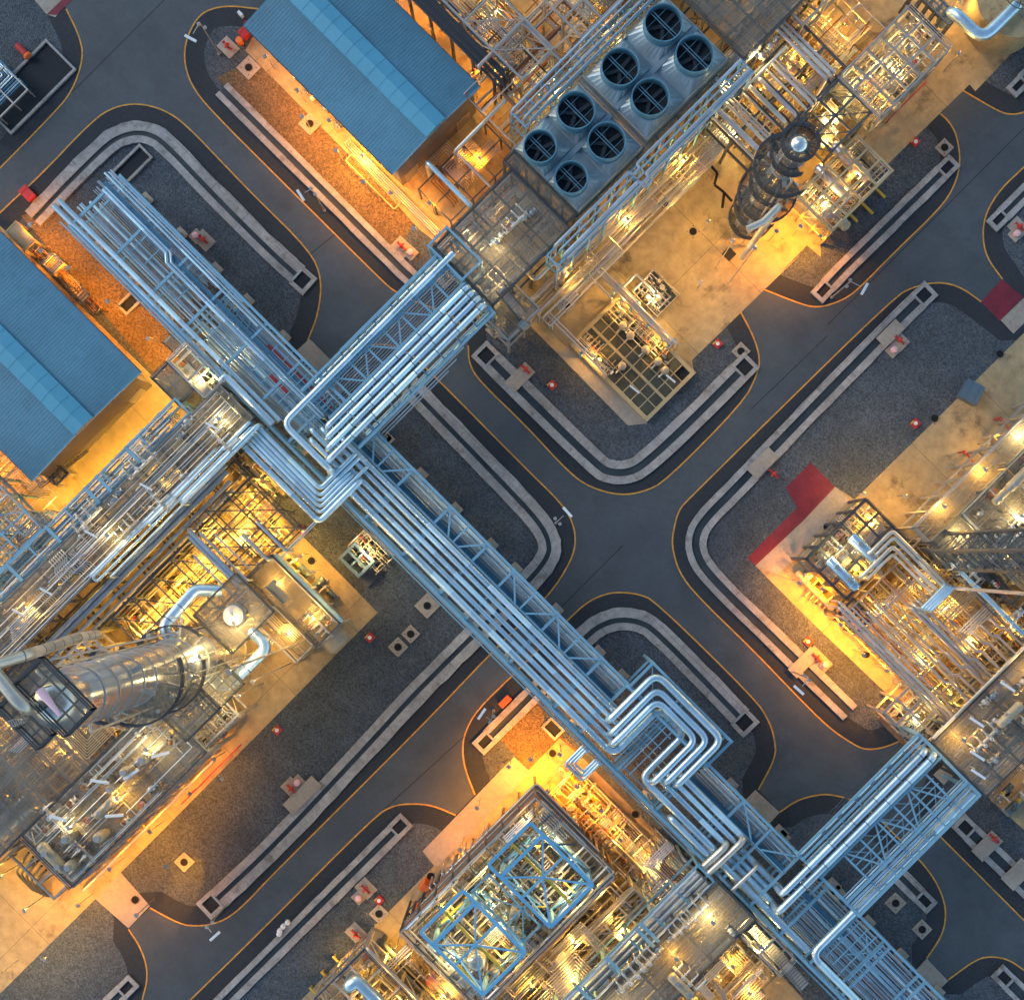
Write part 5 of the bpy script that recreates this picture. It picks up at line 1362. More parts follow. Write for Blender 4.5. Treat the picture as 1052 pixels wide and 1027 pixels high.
# ---------------------------------------------------------------- northern lights
for (s, d, z, pw, c) in ((532,212,2.6,520,WARM),(500,190,3.5,300,AMBER),(560,186,3.5,340,AMBER),(430,190,3.5,240,AMBER),(660,190,3.5,160,AMBER),(462,214,3,330,AMBER),(398,212,3,240,AMBER),(330,214,3,180,AMBER),(600,203,3,300,AMBER),(650,232,4,420,AMBER),(655,330,3.6,480,AMBER),(560,420,4,300,AMBER),(470,415,4,500,AMBER),(400,410,4,400,AMBER),
   (520,486,4.5,330,WHITE),(440,488,4.5,260,WARM),(600,440,3.5,260,WARM),(655,480,5,260,WHITE),(655,600,5,260,WHITE),(600,600,4,300,WARM),(520,600,5,300,WARM),
   (745,300,7.5,160,WARM),(790,225,9.5,260,WHITE),(840,205,4.5,420,WARM),(760,262,12.6,60,WHITE),(720,240,6,240,WHITE),
   (862,300,5,380,WARM),(870,420,5,420,WARM),(866,540,5,420,WARM),(900,620,4.5,500,WHITE),(885,700,4.5,420,WARM),(880,760,4.5,500,WARM),(850,845,5,420,WARM),(835,660,10,140,WHITE),(835,720,10,140,WHITE),
   (900,860,5,420,WARM),(965,800,6.8,240,WHITE),(990,850,6.8,280,WHITE),(965,890,6.8,240,WHITE),(1010,800,6.8,160,WARM),(975,735,5.2,420,WHITE),(1000,705,5,380,WARM),
   (1050,640,5.4,330,WHITE),(1062,700,5.6,200,WARM),(1055,590,4,900,AMBER),(1035,560,4,420,AMBER),(1085,600,3,260,AMBER),(955,500,5,300,WARM),(1010,430,5,220,WARM),
   (760,770,6,200,WARM),(720,860,6,160,WARM),(948,330,3.4,200,WARM),(975,244,2.8,170,WARM),(1030,330,3.0,150,WARM),(975,372,3.6,260,WHITE),(985,985,4,330,WARM),(1040,930,6,240,WARM),
   (765,445,4,260,WARM),(745,600,4,260,WARM),(1000,505,14,130,WARM),(1030,520,22,110,WHITE)):
    flood(s, d, z, pw, c)
# ================================================================ WESTERN UNITS
frame('steel_platform', 'long dark grated deck running from the hairpin bend to the left edge', 'platform', 622, 688, -1010, -170, [6.5, 11.0], 2, 20, 'steel_d', decks=(11.0,), rails=(), brace=True)
frame('stair_tower', 'bright galvanised stair tower at the corner of the lower blue shed', 'stair tower', 545, 622, -198, -160, [4.0, 8.0, 10.5], 2, 1, 'steel_w', rails=(10.5,), rail_m='rail_w', brace=True)
stair('upper flight of the stair tower by the lower blue shed', 566, -185, 5, 10, 1.1, along='x', sgn=1)
stair('lower flight of the stair tower by the lower blue shed', 600, -172, .5, 5, 1.1, along='x', sgn=-1)
frame('platform', 'small pale landing between the lower blue shed and the long deck', 'platform', 545, 600, -232, -200, [9.0], 2, 1, 'steel_w', decks=(9.0,), rails=(9.0,), rail_m='rail', brace=False)
fw = frame('pipe_rack', 'narrow blue pipe rack beside the lower blue shed', 'pipe rack', 589, 618, -760, -230, [7.0, 10.6], 1, 7, 'steel', brace=False, cw=.22)
for d in (-331, -390, -414, -494, -573, -650): sbar(fw, (587,d,11.0), (620,d,11.0), .34, .3, name='cross_beam')
for k in range(6): sbar(fw, (589,-250-k*60,7.2), (618,-300-k*60,7.2), .12)
for i, (s, z, r) in enumerate(((594,7.6,.12),(600,7.6,.09),(606,7.6,.15),(612,11,.14),(616,7.4,.1))):
    pipe('blue pipe on the narrow rack beside the lower shed', [(s,-240-8*i,z),(s,-760,z)], r, 'pipe_p', 'pipes on the narrow western rack', bands=False)
for i, (s, a, b, r) in enumerate(((702,-172,-330,.26),(697,-180,-480,.13),(690,-178,-386,.2),(706,-190,-480,.1),(684,-240,-500,.12))):
    pipe('blue-white pipe along the outer edge of the long western deck', [(s,a,11.4),(s,b,11.4)], r, 'clad', 'pipes along the long western deck', bands=False, e0=9.8, e1=8)
pipe('hairpin pipe end beside the long western deck', [(688,-300,11.3),(688,-498,11.3),(697,-498,11.3),(697,-300,11.3)], .15, 'clad', bands=False)
for i, (s, r, z) in enumerate(((710,.24,8.3),(718,.3,8.0),(731,.2,8.2),(742,.16,7.6))):
    pipe('wide dull grey duct beside the long western deck', [(s,-245-6*i,z),(s,-640,z)], r, 'pipe_p', 'grey ducts beside the long western deck', bands=False)
frame('pipe_rack', 'dark steel rack under the dull grey ducts', 'pipe rack', 706, 748, -700, -232, [4.5, 7.3], 1, 9, 'steel_d', brace=False)
mess(626, 686, -1000, -180, 3, 10.2, 90, 'pipes under the long western deck', 'pipe glimpsed through the long western deck', ms=('clad_w','pipe_p','pipe_l','rust','cream'), lean='d', r=(.06,.17))
mess(626, 686, -1000, -180, 11.4, 12.3, 12, 'pipes on the long western deck', 'small pipe on top of the long western deck', ms=('clad_w','pipe_p'), lean='d', r=(.05,.09))
for d in (-385,-398,-440,-452,-466,-240,-262,-330): kit(rq.choice(('act','valveb','mani')), 628+(d%5)*2, d, 11.1, PI/2, rq.uniform(.8,1.2), 'on the long western deck')
for d in (-225,-300,-350,-365,-410): kit(rq.choice(('act','mani','valveb','drum2')), 678, d, 11.1, rq.choice((0,PI/2)), rq.uniform(.8,1.1), 'on the outer side of the long western deck')
for s, d in ((655,-220),(650,-350),(642,-455),(655,-560),(648,-610)): kit('tube', s, d, 13, .3, 1.1, 'over the long western deck')
comb(626,686,-1000,-180,4,10.4,34)
comb(626,686,-700,-180,11.3,12,7)
comb(590,618,-700,-240,6,9,10)
flush_small('on the long western deck')
# yellow yard left of the deck at the very edge, and behind the shed
frame('pipe_rack', 'open blue pipe rack in the yellow yard at the left edge', 'pipe rack', 480, 586, -640, -500, [5.5, 8.5], 3, 3, 'steel', brace=2)
mess(482, 584, -640, -500, 4, 9.0, 40, 'pipes in the yard at the left edge', 'pale pipe in the yellow yard at the left edge', ms=('pipe_l','clad_w','pipe_p'), lean='s', r=(.07,.14))
mess(470, 600, -640, -450, .3, 3, 26, 'pipes in the yard at the left edge', 'pale pipe in the yellow yard at the left edge', ms=('pipe_l','steel_d','clad_w'), r=(.05,.1))
equip(500, 600, -660, -520, .02, 10, ALL, 'in the yellow yard at the left edge')
st_ = stair('long stair rising along the gable of the lower blue shed', 545, -372, .2, 3.2, 1.4, run=5.5, along='y', sgn=-1)
frame('platform', 'small yellow-lit landing at the gable of the lower blue shed', 'platform', 538, 556, -440, -416, [3.2], 1, 1, 'steel_w', decks=(3.2,), rails=(3.2,), brace=False)
frame('steel_structure', 'dark steel frame glimpsed at the left edge below the shed', 'steel frame', 400, 480, -600, -500, [5, 8], 2, 3, 'steel_d', decks=(8,), rails=(8,))
comb(482,590,-640,-450,.5,8,14)
flush_small('in the yellow yard at the left edge')
stair('yellow-lit steel stair on the long wall of the lower blue shed', 338, -215, .3, 3.0, 1.1, run=5.0, along='x', sgn=1, m='cream')
frame('platform', 'small cream landing at the head of the wall stair', 'platform', 318, 336, -226, -206, [3.0], 1, 1, 'cream', decks=(3.0,), rails=(3.0,), rail_m='rail_w', brace=False)
frame('pipe_canopy', 'flat orange-lit canopy at the far end of the lower blue shed', 'canopy', 244, 282, -232, -212, [3.4], 1, 1, 'yframe', brace=False)
x0, x1, y0, y1 = RSD(246, 282, -230, -212, 3.5)
tag(MB().box(x0,y0,3.42,x1,y1,3.5).build('canopy_sheet', M['cream']), 'pale sheet roof of the canopy at the far end of the lower shed', 'canopy')
mess(290, 420, -226, -212, .2, 2.4, 14, 'pipes along the lower shed wall', 'thin pipe along the wall of the lower blue shed', ms=('pipe_l','rust','cable'), lean='s', r=(.04,.08))
# yellow bays
frame('steel_structure', 'dark steel frame over the brightly lit western pump bays', 'steel frame', 736, 846, -352, -238, [5.0, 9.2], 3, 3, 'steel_d', brace=2, cw=.2, bw=.12)
frame('steel_structure', 'dark steel frame over the yellow pump bays above the horizontal column platforms', 'steel frame', 750, 850, -520, -360, [5.0, 9.2], 2, 4, 'steel_d', brace=2, cw=.18, bw=.12)
for i, (d, a, b, r) in enumerate(((-351,738,842,.24),(-342,752,850,.12),(-357,745,850,.2),(-300,800,850,.16),(-272,800,860,.16),(-328,770,840,.1),(-372,770,850,.12))):
    pipe('blue-grey pipe crossing the yellow western bays', [(a,d,9.6),(b,d,9.6)], r, 'pipe_p', 'blue-grey pipes over the western bays', bands=False, e1=6, e0=7)
equip(745, 850, -340, -250, .02, 9, ['pumpB','pumpB','mani2','valve','act'], 'in the lit western bays', .9, 1.3)
equip(775, 850, -500, -360, .02, 16, ['pumpB','mani2','act','drum2','mani','valve'], 'in the row of western bays', .9, 1.3)
mess(745, 850, -510, -250, .4, 4.2, 40, 'pipes in the yellow western bays', 'cream pipe in the yellow western bays', ms=('cream','clad_w','cream','pipe_l'), r=(.06,.14))
mess(715, 800, -240, -214, .3, 5.0, 22, 'pipes beside the hairpin bend', 'pipe on the ground beside the hairpin bend', ms=('cream','steel_d','clad_w'))
equip(720, 800, -240, -214, .02, 7, ['pumpB','vert2','mani2','jbox'], 'beside the hairpin bend')
pipe('slim twin pipe from the hairpin bend to the exchanger platform', [(862,-206,5),(862,-297,5),(900,-297,5)], .08, 'clad', bands=False, e0=9)
pipe('second slim pipe from the hairpin bend to the exchanger platform', [(859,-206,5.2),(859,-300,5.2),(900,-300,5.2)], .07, 'clad', bands=False, e0=9)
comb(740,850,-520,-240,.5,6,26)
flush_small('in the yellow western bays')
# exchanger platform
frame('exchanger_platform', 'two-level platform carrying a cream drum beside the lower-left gravel', 'platform', 850, 990, -338, -290, [3.4, 7.2], 4, 2, 'steel_w', decks=(7.2,), rails=(7.2,), rail_m='rail', brace=False)
frame('exchanger_platform', 'lower yellow-lit platform with pale cross beams below the exchanger platform', 'platform', 905, 985, -375, -340, [3.4, 6.0], 3, 2, 'yframe', decks=(6.0,), rails=(6.0,), rail_m='rail_w', brace=False)
exch('large cream drum showing at the foot of the exchanger platform', 930, -312, 11.0, 1.35, 5.2, 'cream')
x0, x1, y0, y1 = RSD(852, 990, -290, -284, 7.3)
tag(MB().box(x0,y0,7.2,x1,y1,7.28).build('walkway_plate', M['steel']), 'blue-grey plate walkway along the north edge of the exchanger platform', 'walkway')
pipe('twin pipe along the walkway of the exchanger platform', [(854,-293,8.0),(985,-293,8.0)], .1, 'clad_w', bands=False, e1=7.3)
equip(940, 985, -330, -296, 7.25, 9, ['mani','valve','act2','valveb'], 'on the exchanger platform', .5, .8)
x0, x1, y0, y1 = RSD(876, 912, -330, -316, 9.0)
tag(MB().box(x0,y0,8.9,x1,y1,9.0).box(x0,y0,9.0,x1,y0+.06,9.5).box(x0,y1-.06,9.0,x1,y1,9.5).box(x0,y0+.06,7.25,x0+.1,y0+.16,8.9).box(x1-.1,y0+.06,7.25,x1,y0+.16,8.9).build('bright_step_platform', M['cream']), 'small bright cream step platform on top of the exchanger platform', 'platform')
mess(852, 985, -372, -292, .5, 6.4, 34, 'pipes at the exchanger platform', 'pipe around the exchanger platform', ms=('cream','clad_w','pipe_l'))
equip(860, 960, -286, -262, .02, 5, ['valveb','pumpA','vert2'], 'on the concrete beside the exchanger platform')
comb(852,985,-372,-292,1,6.6,10)
flush_small('around the exchanger platform')
# small skid on the gravel
x0, x1, y0, y1 = RSD(916, 982, -226, -192, 0)
t = thing('metering_skid', 'small yellow-lit skid with a dark open-topped box beside the main rack', 'skid', ((x0+x1)/2, (y0+y1)/2, 0))
m = MB().box(x0,y0,0,x1,y1,.25); m.build('base_frame', M['steel_d'], t)
a0, a1, b0, b1 = RSD(936, 968, -222, -200, 1.5)
a0, a1, b0, b1 = x0+.5, x0+3.4, y0+.2, y0+2.6
m = MB().box(a0,b0,.25,a1,b0+.3,2.0).box(a0,b1-.3,.25,a1,b1,2.0).box(a0,b0+.3,.25,a0+.3,b1-.3,2.0).box(a1-.3,b0+.3,.25,a1,b1-.3,2.0).box(a0+.3,b0+1.1,1.7,a1-.3,b0+1.35,1.95).box((a0+a1)/2-.1,b0+.3,1.6,(a0+a1)/2+.1,b1-.3,1.9)
m.build('open_box', M['motor'], t)
equip(930, 960, -200, -178, .3, 7, ['mani2','valve','vert2','act'], 'on the small skid beside the main rack', .5, .8)
mess(918, 976, -204, -166, .5, 2.2, 20, 'pipes on the small skid', 'thin pipe on the small skid beside the main rack', ms=('cream','clad_w'), r=(.04,.08))
flush_small('on the small skid beside the main rack')
# ---- big column, lower left
column('tall silver column of the western plant, widest object at the lower left', 900, -432,
       [(0,2.45),(22,2.45),(25,2.15),(53,2.05),(54.6,1.8),(55.8,1.1),(56.2,.1)],
       [(4,3.2,3.4,TAU+.2),(22.5,3.5,1.6,4.0),(27,3.7,3.4,TAU+1.0),(31,3.5,3.5,TAU+.8),(35,3.8,3.3,TAU+1.2),(41,3.0,4.0,5.6)], m='clad_s', gm='grate')
cx, cy, _ = P(900, -432, 0)
frame('top_platform', 'dark square platform on top of the tall silver column', 'platform', 0,0,0,0, [45.6], 2, 2, 'steel_d', decks=(45.6,), rails=(45.6,), brace=False, x=(cx-1.2, cx+3.3, cy-2.6, cy+3.4)) if False else None
def hang_platform(label, x0, x1, y0, y1, z, rail='rail', deck=True, m='steel_d'):
    t = thing('service_platform', label, 'platform', ((x0+x1)/2, (y0+y1)/2, z))
    mb = MB()
    for i in range(5): xx = x0+(x1-x0)*i/4; mb.box(xx-.06,y0,z-.2,xx+.06,y1,z-.01)
    for i in range(4): yy = y0+(y1-y0)*i/3; mb.box(x0,yy-.05,z-.19,x1,yy+.05,z-.02)
    mb.build('bearers', M[m], t)
    if deck: MB().box(x0,y0,z,x1,y1,z+.03).build('grating', M['grate'], t)
    for (a,b,c,d_) in ((x0,y0,x1,y0),(x1,y0,x1,y1),(x1,y1,x0,y1),(x0,y1,x0,y0)):
        mb = MB(); hrail(mb, a,b,c,d_, z, w=.09); mb.build('handrail', M[rail], t)
    return t
hang_platform('dark railed platform on top of the tall silver column', U(57,716,57)[0]-2.3, U(57,716,57)[0]+2.3, U(57,716,57)[1]-1.1, U(57,716,57)[1]+1.3, 57.0)
hang_platform('second dark railed platform on the far side of the column top', cx-2.6, cx+1.2, cy-3.3, cy-2.0, 53.0)
t = thing('windsock', 'pink windsock flying at the top of the tall silver column', 'windsock', (cx-.6, cy+1.2, 57.0))
MB().cyl((cx-.6, cy+1.2, 57.0), .05, 2.4, 8).build('mast', M['steel_w'], t)
mb = MB(); d_ = Vector((.98, -.15, -.12)).normalized(); p = Vector((cx-.6, cy+1.2, 59.2)); pts = [(p+d_*u, r) for u, r in ((0,.30),(.5,.28),(1.1,.22),(1.7,.16),(2.1,.12))]
n = len(mb.v)
a = d_.cross(Vector((0,0,1))).normalized(); b = a.cross(d_)
for i, (c_, r) in enumerate(pts):
    mb.v += mb.ring_pts(c_, a, b, r, 12)
    if i:
        o = n+(i-1)*12
        for k in range(12): mb.face((o+k, o+(k+1)%12, o+12+(k+1)%12, o+12+k))
mb.build('cloth_cone', M['windsock'], t, smooth=True)
# reboiler pipes and the round fan on the square platform
hx, hy, _ = U(240, 632, 15)
hang_platform('square railed platform with a white disc beside the foot of the column', hx-2.6, hx+2.4, hy-2.6, hy+2.9, 14.4, m='steel_w')
t = thing('vessel_with_disc', 'upright vessel capped by a round white disc beside the column', 'vessel', (hx, hy, 0))
MB().lathe((hx, hy, 0), [(1.25,0),(1.25,14.2),(1.0,14.8),(.3,15.0)], 28).build('shell', M['clad_w'], t, smooth=True)
mb = MB().lathe((hx, hy, 15.1), [(.93,0),(.96,.06),(.93,.14),(.05,.36)], 32)
mb.build('disc_cover', M['steel_w'], t); MB().cyl((hx, hy, 15.4), .13, .25, 10).bar((hx,hy,15.62),(hx+.9,hy+.1,15.5),.05).build('centre_fitting', M['steel_d'], t)
def apipe(label, pts, r, m='clad', group=None, bend=None, bands=True):
    mb = MB().tube(pts, r, 16, 1.3, bend, bands, rnd=rp)
    NP[0] += 1
    return tag(mb.build('pipe', M[m], smooth=True), label, 'pipe', group)
apipe('fat silver elbow pipe looping north of the vessel with the white disc', [U(228,607,14), U(200,606,14.5), (*U(166,646,16)[:2], 16), U(184,662,16)], .58, 'clad', 'fat reboiler pipes at the column foot', bend=1.1)
apipe('fat silver elbow pipe looping south of the vessel with the white disc', [U(258,648,14), U(276,664,14.5), U(231,708,15), U(214,692,15)], .58, 'clad', 'fat reboiler pipes at the column foot', bend=1.1)
apipe('large pipe leaving the top of the tall silver column', [(cx-.4, cy-.6, 55.5), (cx-.4, cy-.6, 58.4), U(-6, 690, 58), U(-50,640,56)], .45, 'clad_w', bend=1.2)
apipe('large pipe running down behind the top of the tall column', [U(-10,684,44), U(30,672,42), U(80,655,34), U(100,652,30)], .42, 'clad_w', bend=1.2)
hang_platform('service platform high on the south side of the column', cx+2.2, cx+5.6, cy-3.4, cy+.6, 24.0, m='steel_w')
hang_platform('service platform beside the middle of the column', cx+2.0, cx+5.0, cy-1.6, cy+2.0, 16.5, m='steel_d')
for i in range(9):
    an = rq.uniform(-2.2, .6); z = rq.uniform(14, 40)
    kit(rq.choice(('act','valve','drum2')), 900+0, -432, 0, 0, 1, 'on the column platforms') if False else None
for (z, an) in ((27.7,-.9),(27.7,-.4),(34.7,-1.2),(34.7,-.2),(34.7,.3),(22.2,2.2),(22.2,3.0)):
    r = 3.2; k_ = rq.choice(('act','valve','mani','vert2')); NMn, gp = NAMES[k_]
    copy_tree(PR[k_], (cx+math.cos(an)*r, cy+math.sin(an)*r, z), an, .7, NMn+' on the tall silver column', gp+' on the tall column')
# structure below the column
frame('steel_structure', 'large multi-level steel structure with grating south of the tall column', 'steel structure', 880, 985, -836, -560, [4.5, 9.0, 13.0], 4, 8, 'steel_w', decks=(13.0,), rails=(13.0,), brace=True, cw=.28)
frame('steel_structure', 'braced open end of the structure south of the tall column', 'steel structure', 905, 978, -556, -490, [4.5, 9.5], 2, 3, 'steel_w', brace=2, cw=.26)
frame('pipe_shelter', 'roofed steel bay at the north side of the tall column', 'steel frame', 742, 800, -620, -560, [6.0, 10.0], 2, 4, 'steel_w', brace=2)
mess(884, 980, -830, -500, 1, 12.4, 90, 'pipes in the structure south of the column', 'pipe inside the structure south of the tall column', ms=('clad_w','pipe_p','pipe_l','cream','steel_d'), r=(.07,.22))
mess(884, 980, -830, -560, 13.3, 14.4, 18, 'pipes on the structure south of the column', 'pipe on top of the structure south of the tall column', ms=('clad_w','pipe_p'), r=(.06,.13), lean='d')
equip(884, 980, -826, -566, 13.1, 22, ['act','drum2','valve','mani','vert2','act2'], 'on the structure south of the column', .8, 1.2)
for s, d in ((930,-660),(905,-700),(955,-720),(940,-610),(900,-780)): kit('tube', s, d, 15.5, rq.uniform(0,1.5), 1.4, 'over the structure south of the column')
equip(700, 880, -900, -560, .02, 44, ALL+['drum','vert'], 'in the yellow-lit yard behind the tall column', .9, 1.3)
frame('steel_structure', 'grated steel structure behind the tall column at the left edge', 'steel structure', 700, 880, -960, -640, [5.0, 9.0], 5, 7, 'steel_w', decks=(9.0,), rails=(9.0,), brace=True)
mess(700, 880, -930, -600, .5, 8.4, 90, 'pipes behind the tall column', 'pipe in the yellow-lit yard behind the tall column', ms=('clad_w','cream','pipe_l','pipe_p'), r=(.07,.2))
comb(884,980,-830,-500,1,13,34)
comb(700,880,-930,-600,1,9.4,40)
flush_small('around the tall column')
exch('orange-lit horizontal drum at the lower left edge', 852, -830, 6.5, 1.3, 6.5, 'clad_w', 'y')
for i in range(5): pipe('black hose hanging over the lower left corner of the structure', [(905+i*9,-846,8-i),(905+i*9,-880+2*i,3),(950+i*5,-880+2*i,1.0)], .13, 'cable', 'black hoses at the lower left', e1=.1, bend=2, name='hose', cat='hose')
frame('steel_structure', 'lavender triangular pipe frame at the lower left corner', 'steel frame', 888, 978, -868, -840, [6.5], 3, 1, 'steel_w', brace=False)
for i, (s, d) in enumerate(((985,-730),(988,-700),(984,-660),(990,-620))):
    x, y, _ = P(s, d, 1); tag(MB().box(x-.8,y-.1,.9,x+.8,y+.1,1.1).box(x-.7,y-.08,0,x-.55,y+.08,.9).box(x+.55,y-.08,0,x+.7,y+.08,.9).build('yellow_step_rail', M['rail_y']), 'yellow step rail along the foot of the structure', 'rail', 'yellow step rails at the lower left')
pipe('long pipe along the foot of the structure at the gravel edge', [(1000,-830,1.0),(1000,-560,1.0)], .16, 'clad_w', bands=False, e0=.1)
pipe('red rail at the south corner of the structure', [(1012,-520,1.2),(1012,-640,1.2)], .07, 'red', name='rail', cat='rail', e0=.1)

# ================================================================ SOUTHERN UNITS
def heater(label, s0, s1, d0, d1, z):
    x0, x1, y0, y1 = RSD(s0, s1, d0, d1, z)
    t = thing('gantry', label, 'gantry frame', ((x0+x1)/2, (y0+y1)/2, 0), 'bright blue gantries over the southern plant')
    w_ = .3; xm = (x0+x1)/2+.3; xi = x0+1.6
    for x in (x0, xi, x1): MB().box(x-w_/2, y0, z-.3, x+w_/2, y1, z).build('beam', M['steel_b'], t)
    MB().box(xm-.1, y0, z-.3, xm+.1, y1, z).build('beam', M['steel_b'], t)
    for y in (y0, y1): MB().box(x0, y-w_/2, z-.303, x1, y+w_/2, z+.003).build('beam', M['steel_b'], t)
    for (a, b, c, e) in ((xi,y0,xm,(y0+y1)/2),(xi,y1,xm,(y0+y1)/2),(xm,(y0+y1)/2,x1,y0),(xm,(y0+y1)/2,x1,y1)):
        MB().bar((a,b,z-.1),(c,e,z-.1),.17).build('brace', M['steel_b'], t)
    for x in (xi, x1):
        for y in (y0+.2, y1-.2): MB().box(x-.17, y-.17, 0, x+.17, y+.17, z-.3).build('column', M['steel'], t)
    MB().box(x0, (y0+y1)/2-.12, z-1.1, x1, (y0+y1)/2+.12, z-.75).build('crane_beam', M['rail_y'], t)
    for y in (y0, y1):
        for (za, zb) in ((3,z-6),(z-6,z-1)):
            MB().bar((xi,y,za),(x1,y,zb),.14).build('side_brace', M['steel_b'], t); MB().bar((x1,y,za),(xi,y,zb),.14).build('side_brace', M['steel_b'], t)
        MB().bar((xi,y,z-6),(x1,y,z-6),.22).build('beam', M['steel'], t)
    for x in (xi, x1):
        MB().bar((x,y0,z-6),(x,y1,z-6),.22).build('beam', M['steel'], t); MB().bar((x,y0,z-6),(x,y1,z-1),.13).build('side_brace', M['steel_b'], t); MB().bar((x,y1,z-6),(x,y0,z-1),.13).build('side_brace', M['steel_b'], t)
    return t
heater('upper right bright blue braced gantry of the pair over the southern plant', 1390, 1518, -387, -300, 17)
heater('lower left bright blue braced gantry of the pair over the southern plant', 1390, 1518, -526, -439, 17)
frame('steel_structure', 'large multi-level structure beneath the two blue gantries', 'steel structure', 1368, 1530, -545, -268, [4.5, 9.0, 12.0], 5, 8, 'steel_d', decks=(9.0,), rails=(12.0,), rail_m='rail_w', brace=True, cw=.2, bw=.13)
mess(1372, 1526, -540, -266, 1, 12.5, 150, 'pipes under the blue gantries', 'pipe in the structure under the blue gantries', ms=('clad_w','cream','pipe_l','steel_d','pipe_p','clad_w'), r=(.07,.22))
equip(1375, 1520, -535, -275, 9.1, 30, ALL+['drum','vert','act','mani'], 'under the blue gantries', .8, 1.25)
equip(1440, 1470, -430, -370, 12.2, 9, ['act','mani','act2','vert2'], 'high between the two blue gantries', .9, 1.2)
for i in range(6): pipe('brown pipe wrapping the outside of the gantry structure', [(1366-2*i,-540+20*i,10-.8*i),(1366-2*i,-264+2*i,10-.8*i),(1520-16*i,-264+2*i,10-.8*i)], .12+.03*(i%2), ('rust','steel_d','clad_w')[i%3], 'pipes wrapping the gantry structure', bands=False, e0=3, e1=2)
for i in range(14): pipe('pinkish pipe stub bundle at the edge of the gantry structure', [(1350+rq.uniform(0,8),-470+i*9,6.5),(1364+rq.uniform(0,8),-470+i*9,6.5)], .1, 'pipe_l', 'pipe stubs at the gantry structure', e0=2, bands=False)
pipe('wide blue-white pipe descending at the lower left of the gantries', [(1408,-530,9),(1560,-534,9)], .2, 'clad', bands=False, e0=3)
comb(1372,1526,-540,-266,2,13,54,('clad_w','pipe_l','pipe_p','steel_d','cream'))
flush_small('under the blue gantries')
for (s, d, m_) in ((1345,-468,'orange'),(1362,-500,'orange'),(1357,-596,'orange'),(1445,-555,'orange')):
    crate('orange_panel', 'small orange equipment panel in the southern plant', 'panel', (s+d)/2, (s-d)/2, 1.0, .8, 3.0, M['orange'], 0)['group'] = 'orange panels in the southern plant'
# irregular pale upper lattice between and around the gantries
up = thing('upper_lattice', 'irregular pale blue upper lattice between the two bright blue gantries', 'steel structure', P(1440,-410,0))
rz = random.Random(77)
def lat(a, b, w_=.16, m='steel'): MB().bar(P(*a), P(*b), w_).build('lattice_bar', M[m], up)
for (s, d) in ((1400,-430),(1400,-396),(1470,-432),(1470,-392),(1505,-430),(1505,-395),(1385,-330),(1385,-480)):
    lat((s,d,0),(s,d,15.5),.22)
for z in (12.5, 15.5):
    lat((1400,-430,z),(1505,-430,z)); lat((1400,-396,z),(1505,-396,z)); lat((1400,-430,z),(1400,-396,z)); lat((1470,-430,z),(1470,-394,z)); lat((1505,-430,z),(1505,-395,z))
    lat((1400,-430,z),(1470,-396,z),.12); lat((1470,-396,z),(1505,-430,z),.12)
for k in range(26):
    s, d, z = rz.uniform(1380,1515), rz.uniform(-530,-290), rz.uniform(12.3,14.5); L = rz.uniform(18,60)
    k_ = rz.random()
    lat((s,d,z),(min(s+L,1525),d,z) if k_ < .4 else (s,d+L*.8,z) if k_ < .75 else (min(s+L*.6,1525),d+L*.6,z-1), rz.uniform(.09,.17), rz.choice(('steel','steel_w','steel','steel_d','rail_y')))
# stair / open structure bottom left
frame('steel_structure', 'steel structure at the bottom edge beside the small grey slab', 'steel structure', 1348, 1500, -700, -600, [4.0, 8.0], 4, 3, 'steel_w', decks=(4.0,), brace=True, rails=(8.0,), rail_m='rail')
mess(1350, 1500, -700, -600, .5, 8, 44, 'pipes at the bottom edge', 'pipe in the structure at the bottom edge', ms=('clad_w','cream','pipe_l','steel_d'))
equip(1355, 1500, -700, -605, 4.1, 14, ALL, 'in the structure at the bottom edge')
pipe('fat silver elbow at the bottom edge', [(1372,-655,9.5),(1372,-640,9.5),(1440,-640,9.5)], .65, 'clad', bands=False, e0=6, bend=1.5)
pipe('pale pipe running down the bottom left structure', [(1350,-597,8),(1500,-597,8)], .2, 'clad_w', bands=False, e0=2)
pipe('fat dark duct leaning through the southern yard', [(1362,-586,3),(1470,-570,3.5),(1480,-560,3.5)], .42, 'steel_d', bands=False, e0=.5)
pipe('second fat dark duct leaning through the southern yard', [(1362,-576,3),(1470,-562,3.5),(1480,-552,3.5)], .3, 'steel_d', bands=False, e0=.5)
equip(1470, 1560, -590, -540, .02, 12, ALL, 'in the southern yard at the bottom edge')
for i in range(3): 
    x, y, _ = P(1335+4*i, -640-28*i, 1); tag(MB().box(x-.8,y-.1,.9,x+.8,y+.1,1.1).box(x-.7,y-.08,0,x-.55,y+.08,.9).box(x+.55,y-.08,0,x+.7,y+.08,.9).build('yellow_step_rail', M['rail_y']), 'yellow step rail at the bottom left structure', 'rail', 'yellow step rails at the bottom edge')
mess(1400, 1560, -600, -545, .3, 5, 30, 'pipes at the bottom edge', 'pipe in the structure at the bottom edge', ms=('clad_w','cream','pipe_l'))
comb(1350,1560,-700,-545,1,8,22)
flush_small('at the bottom edge')
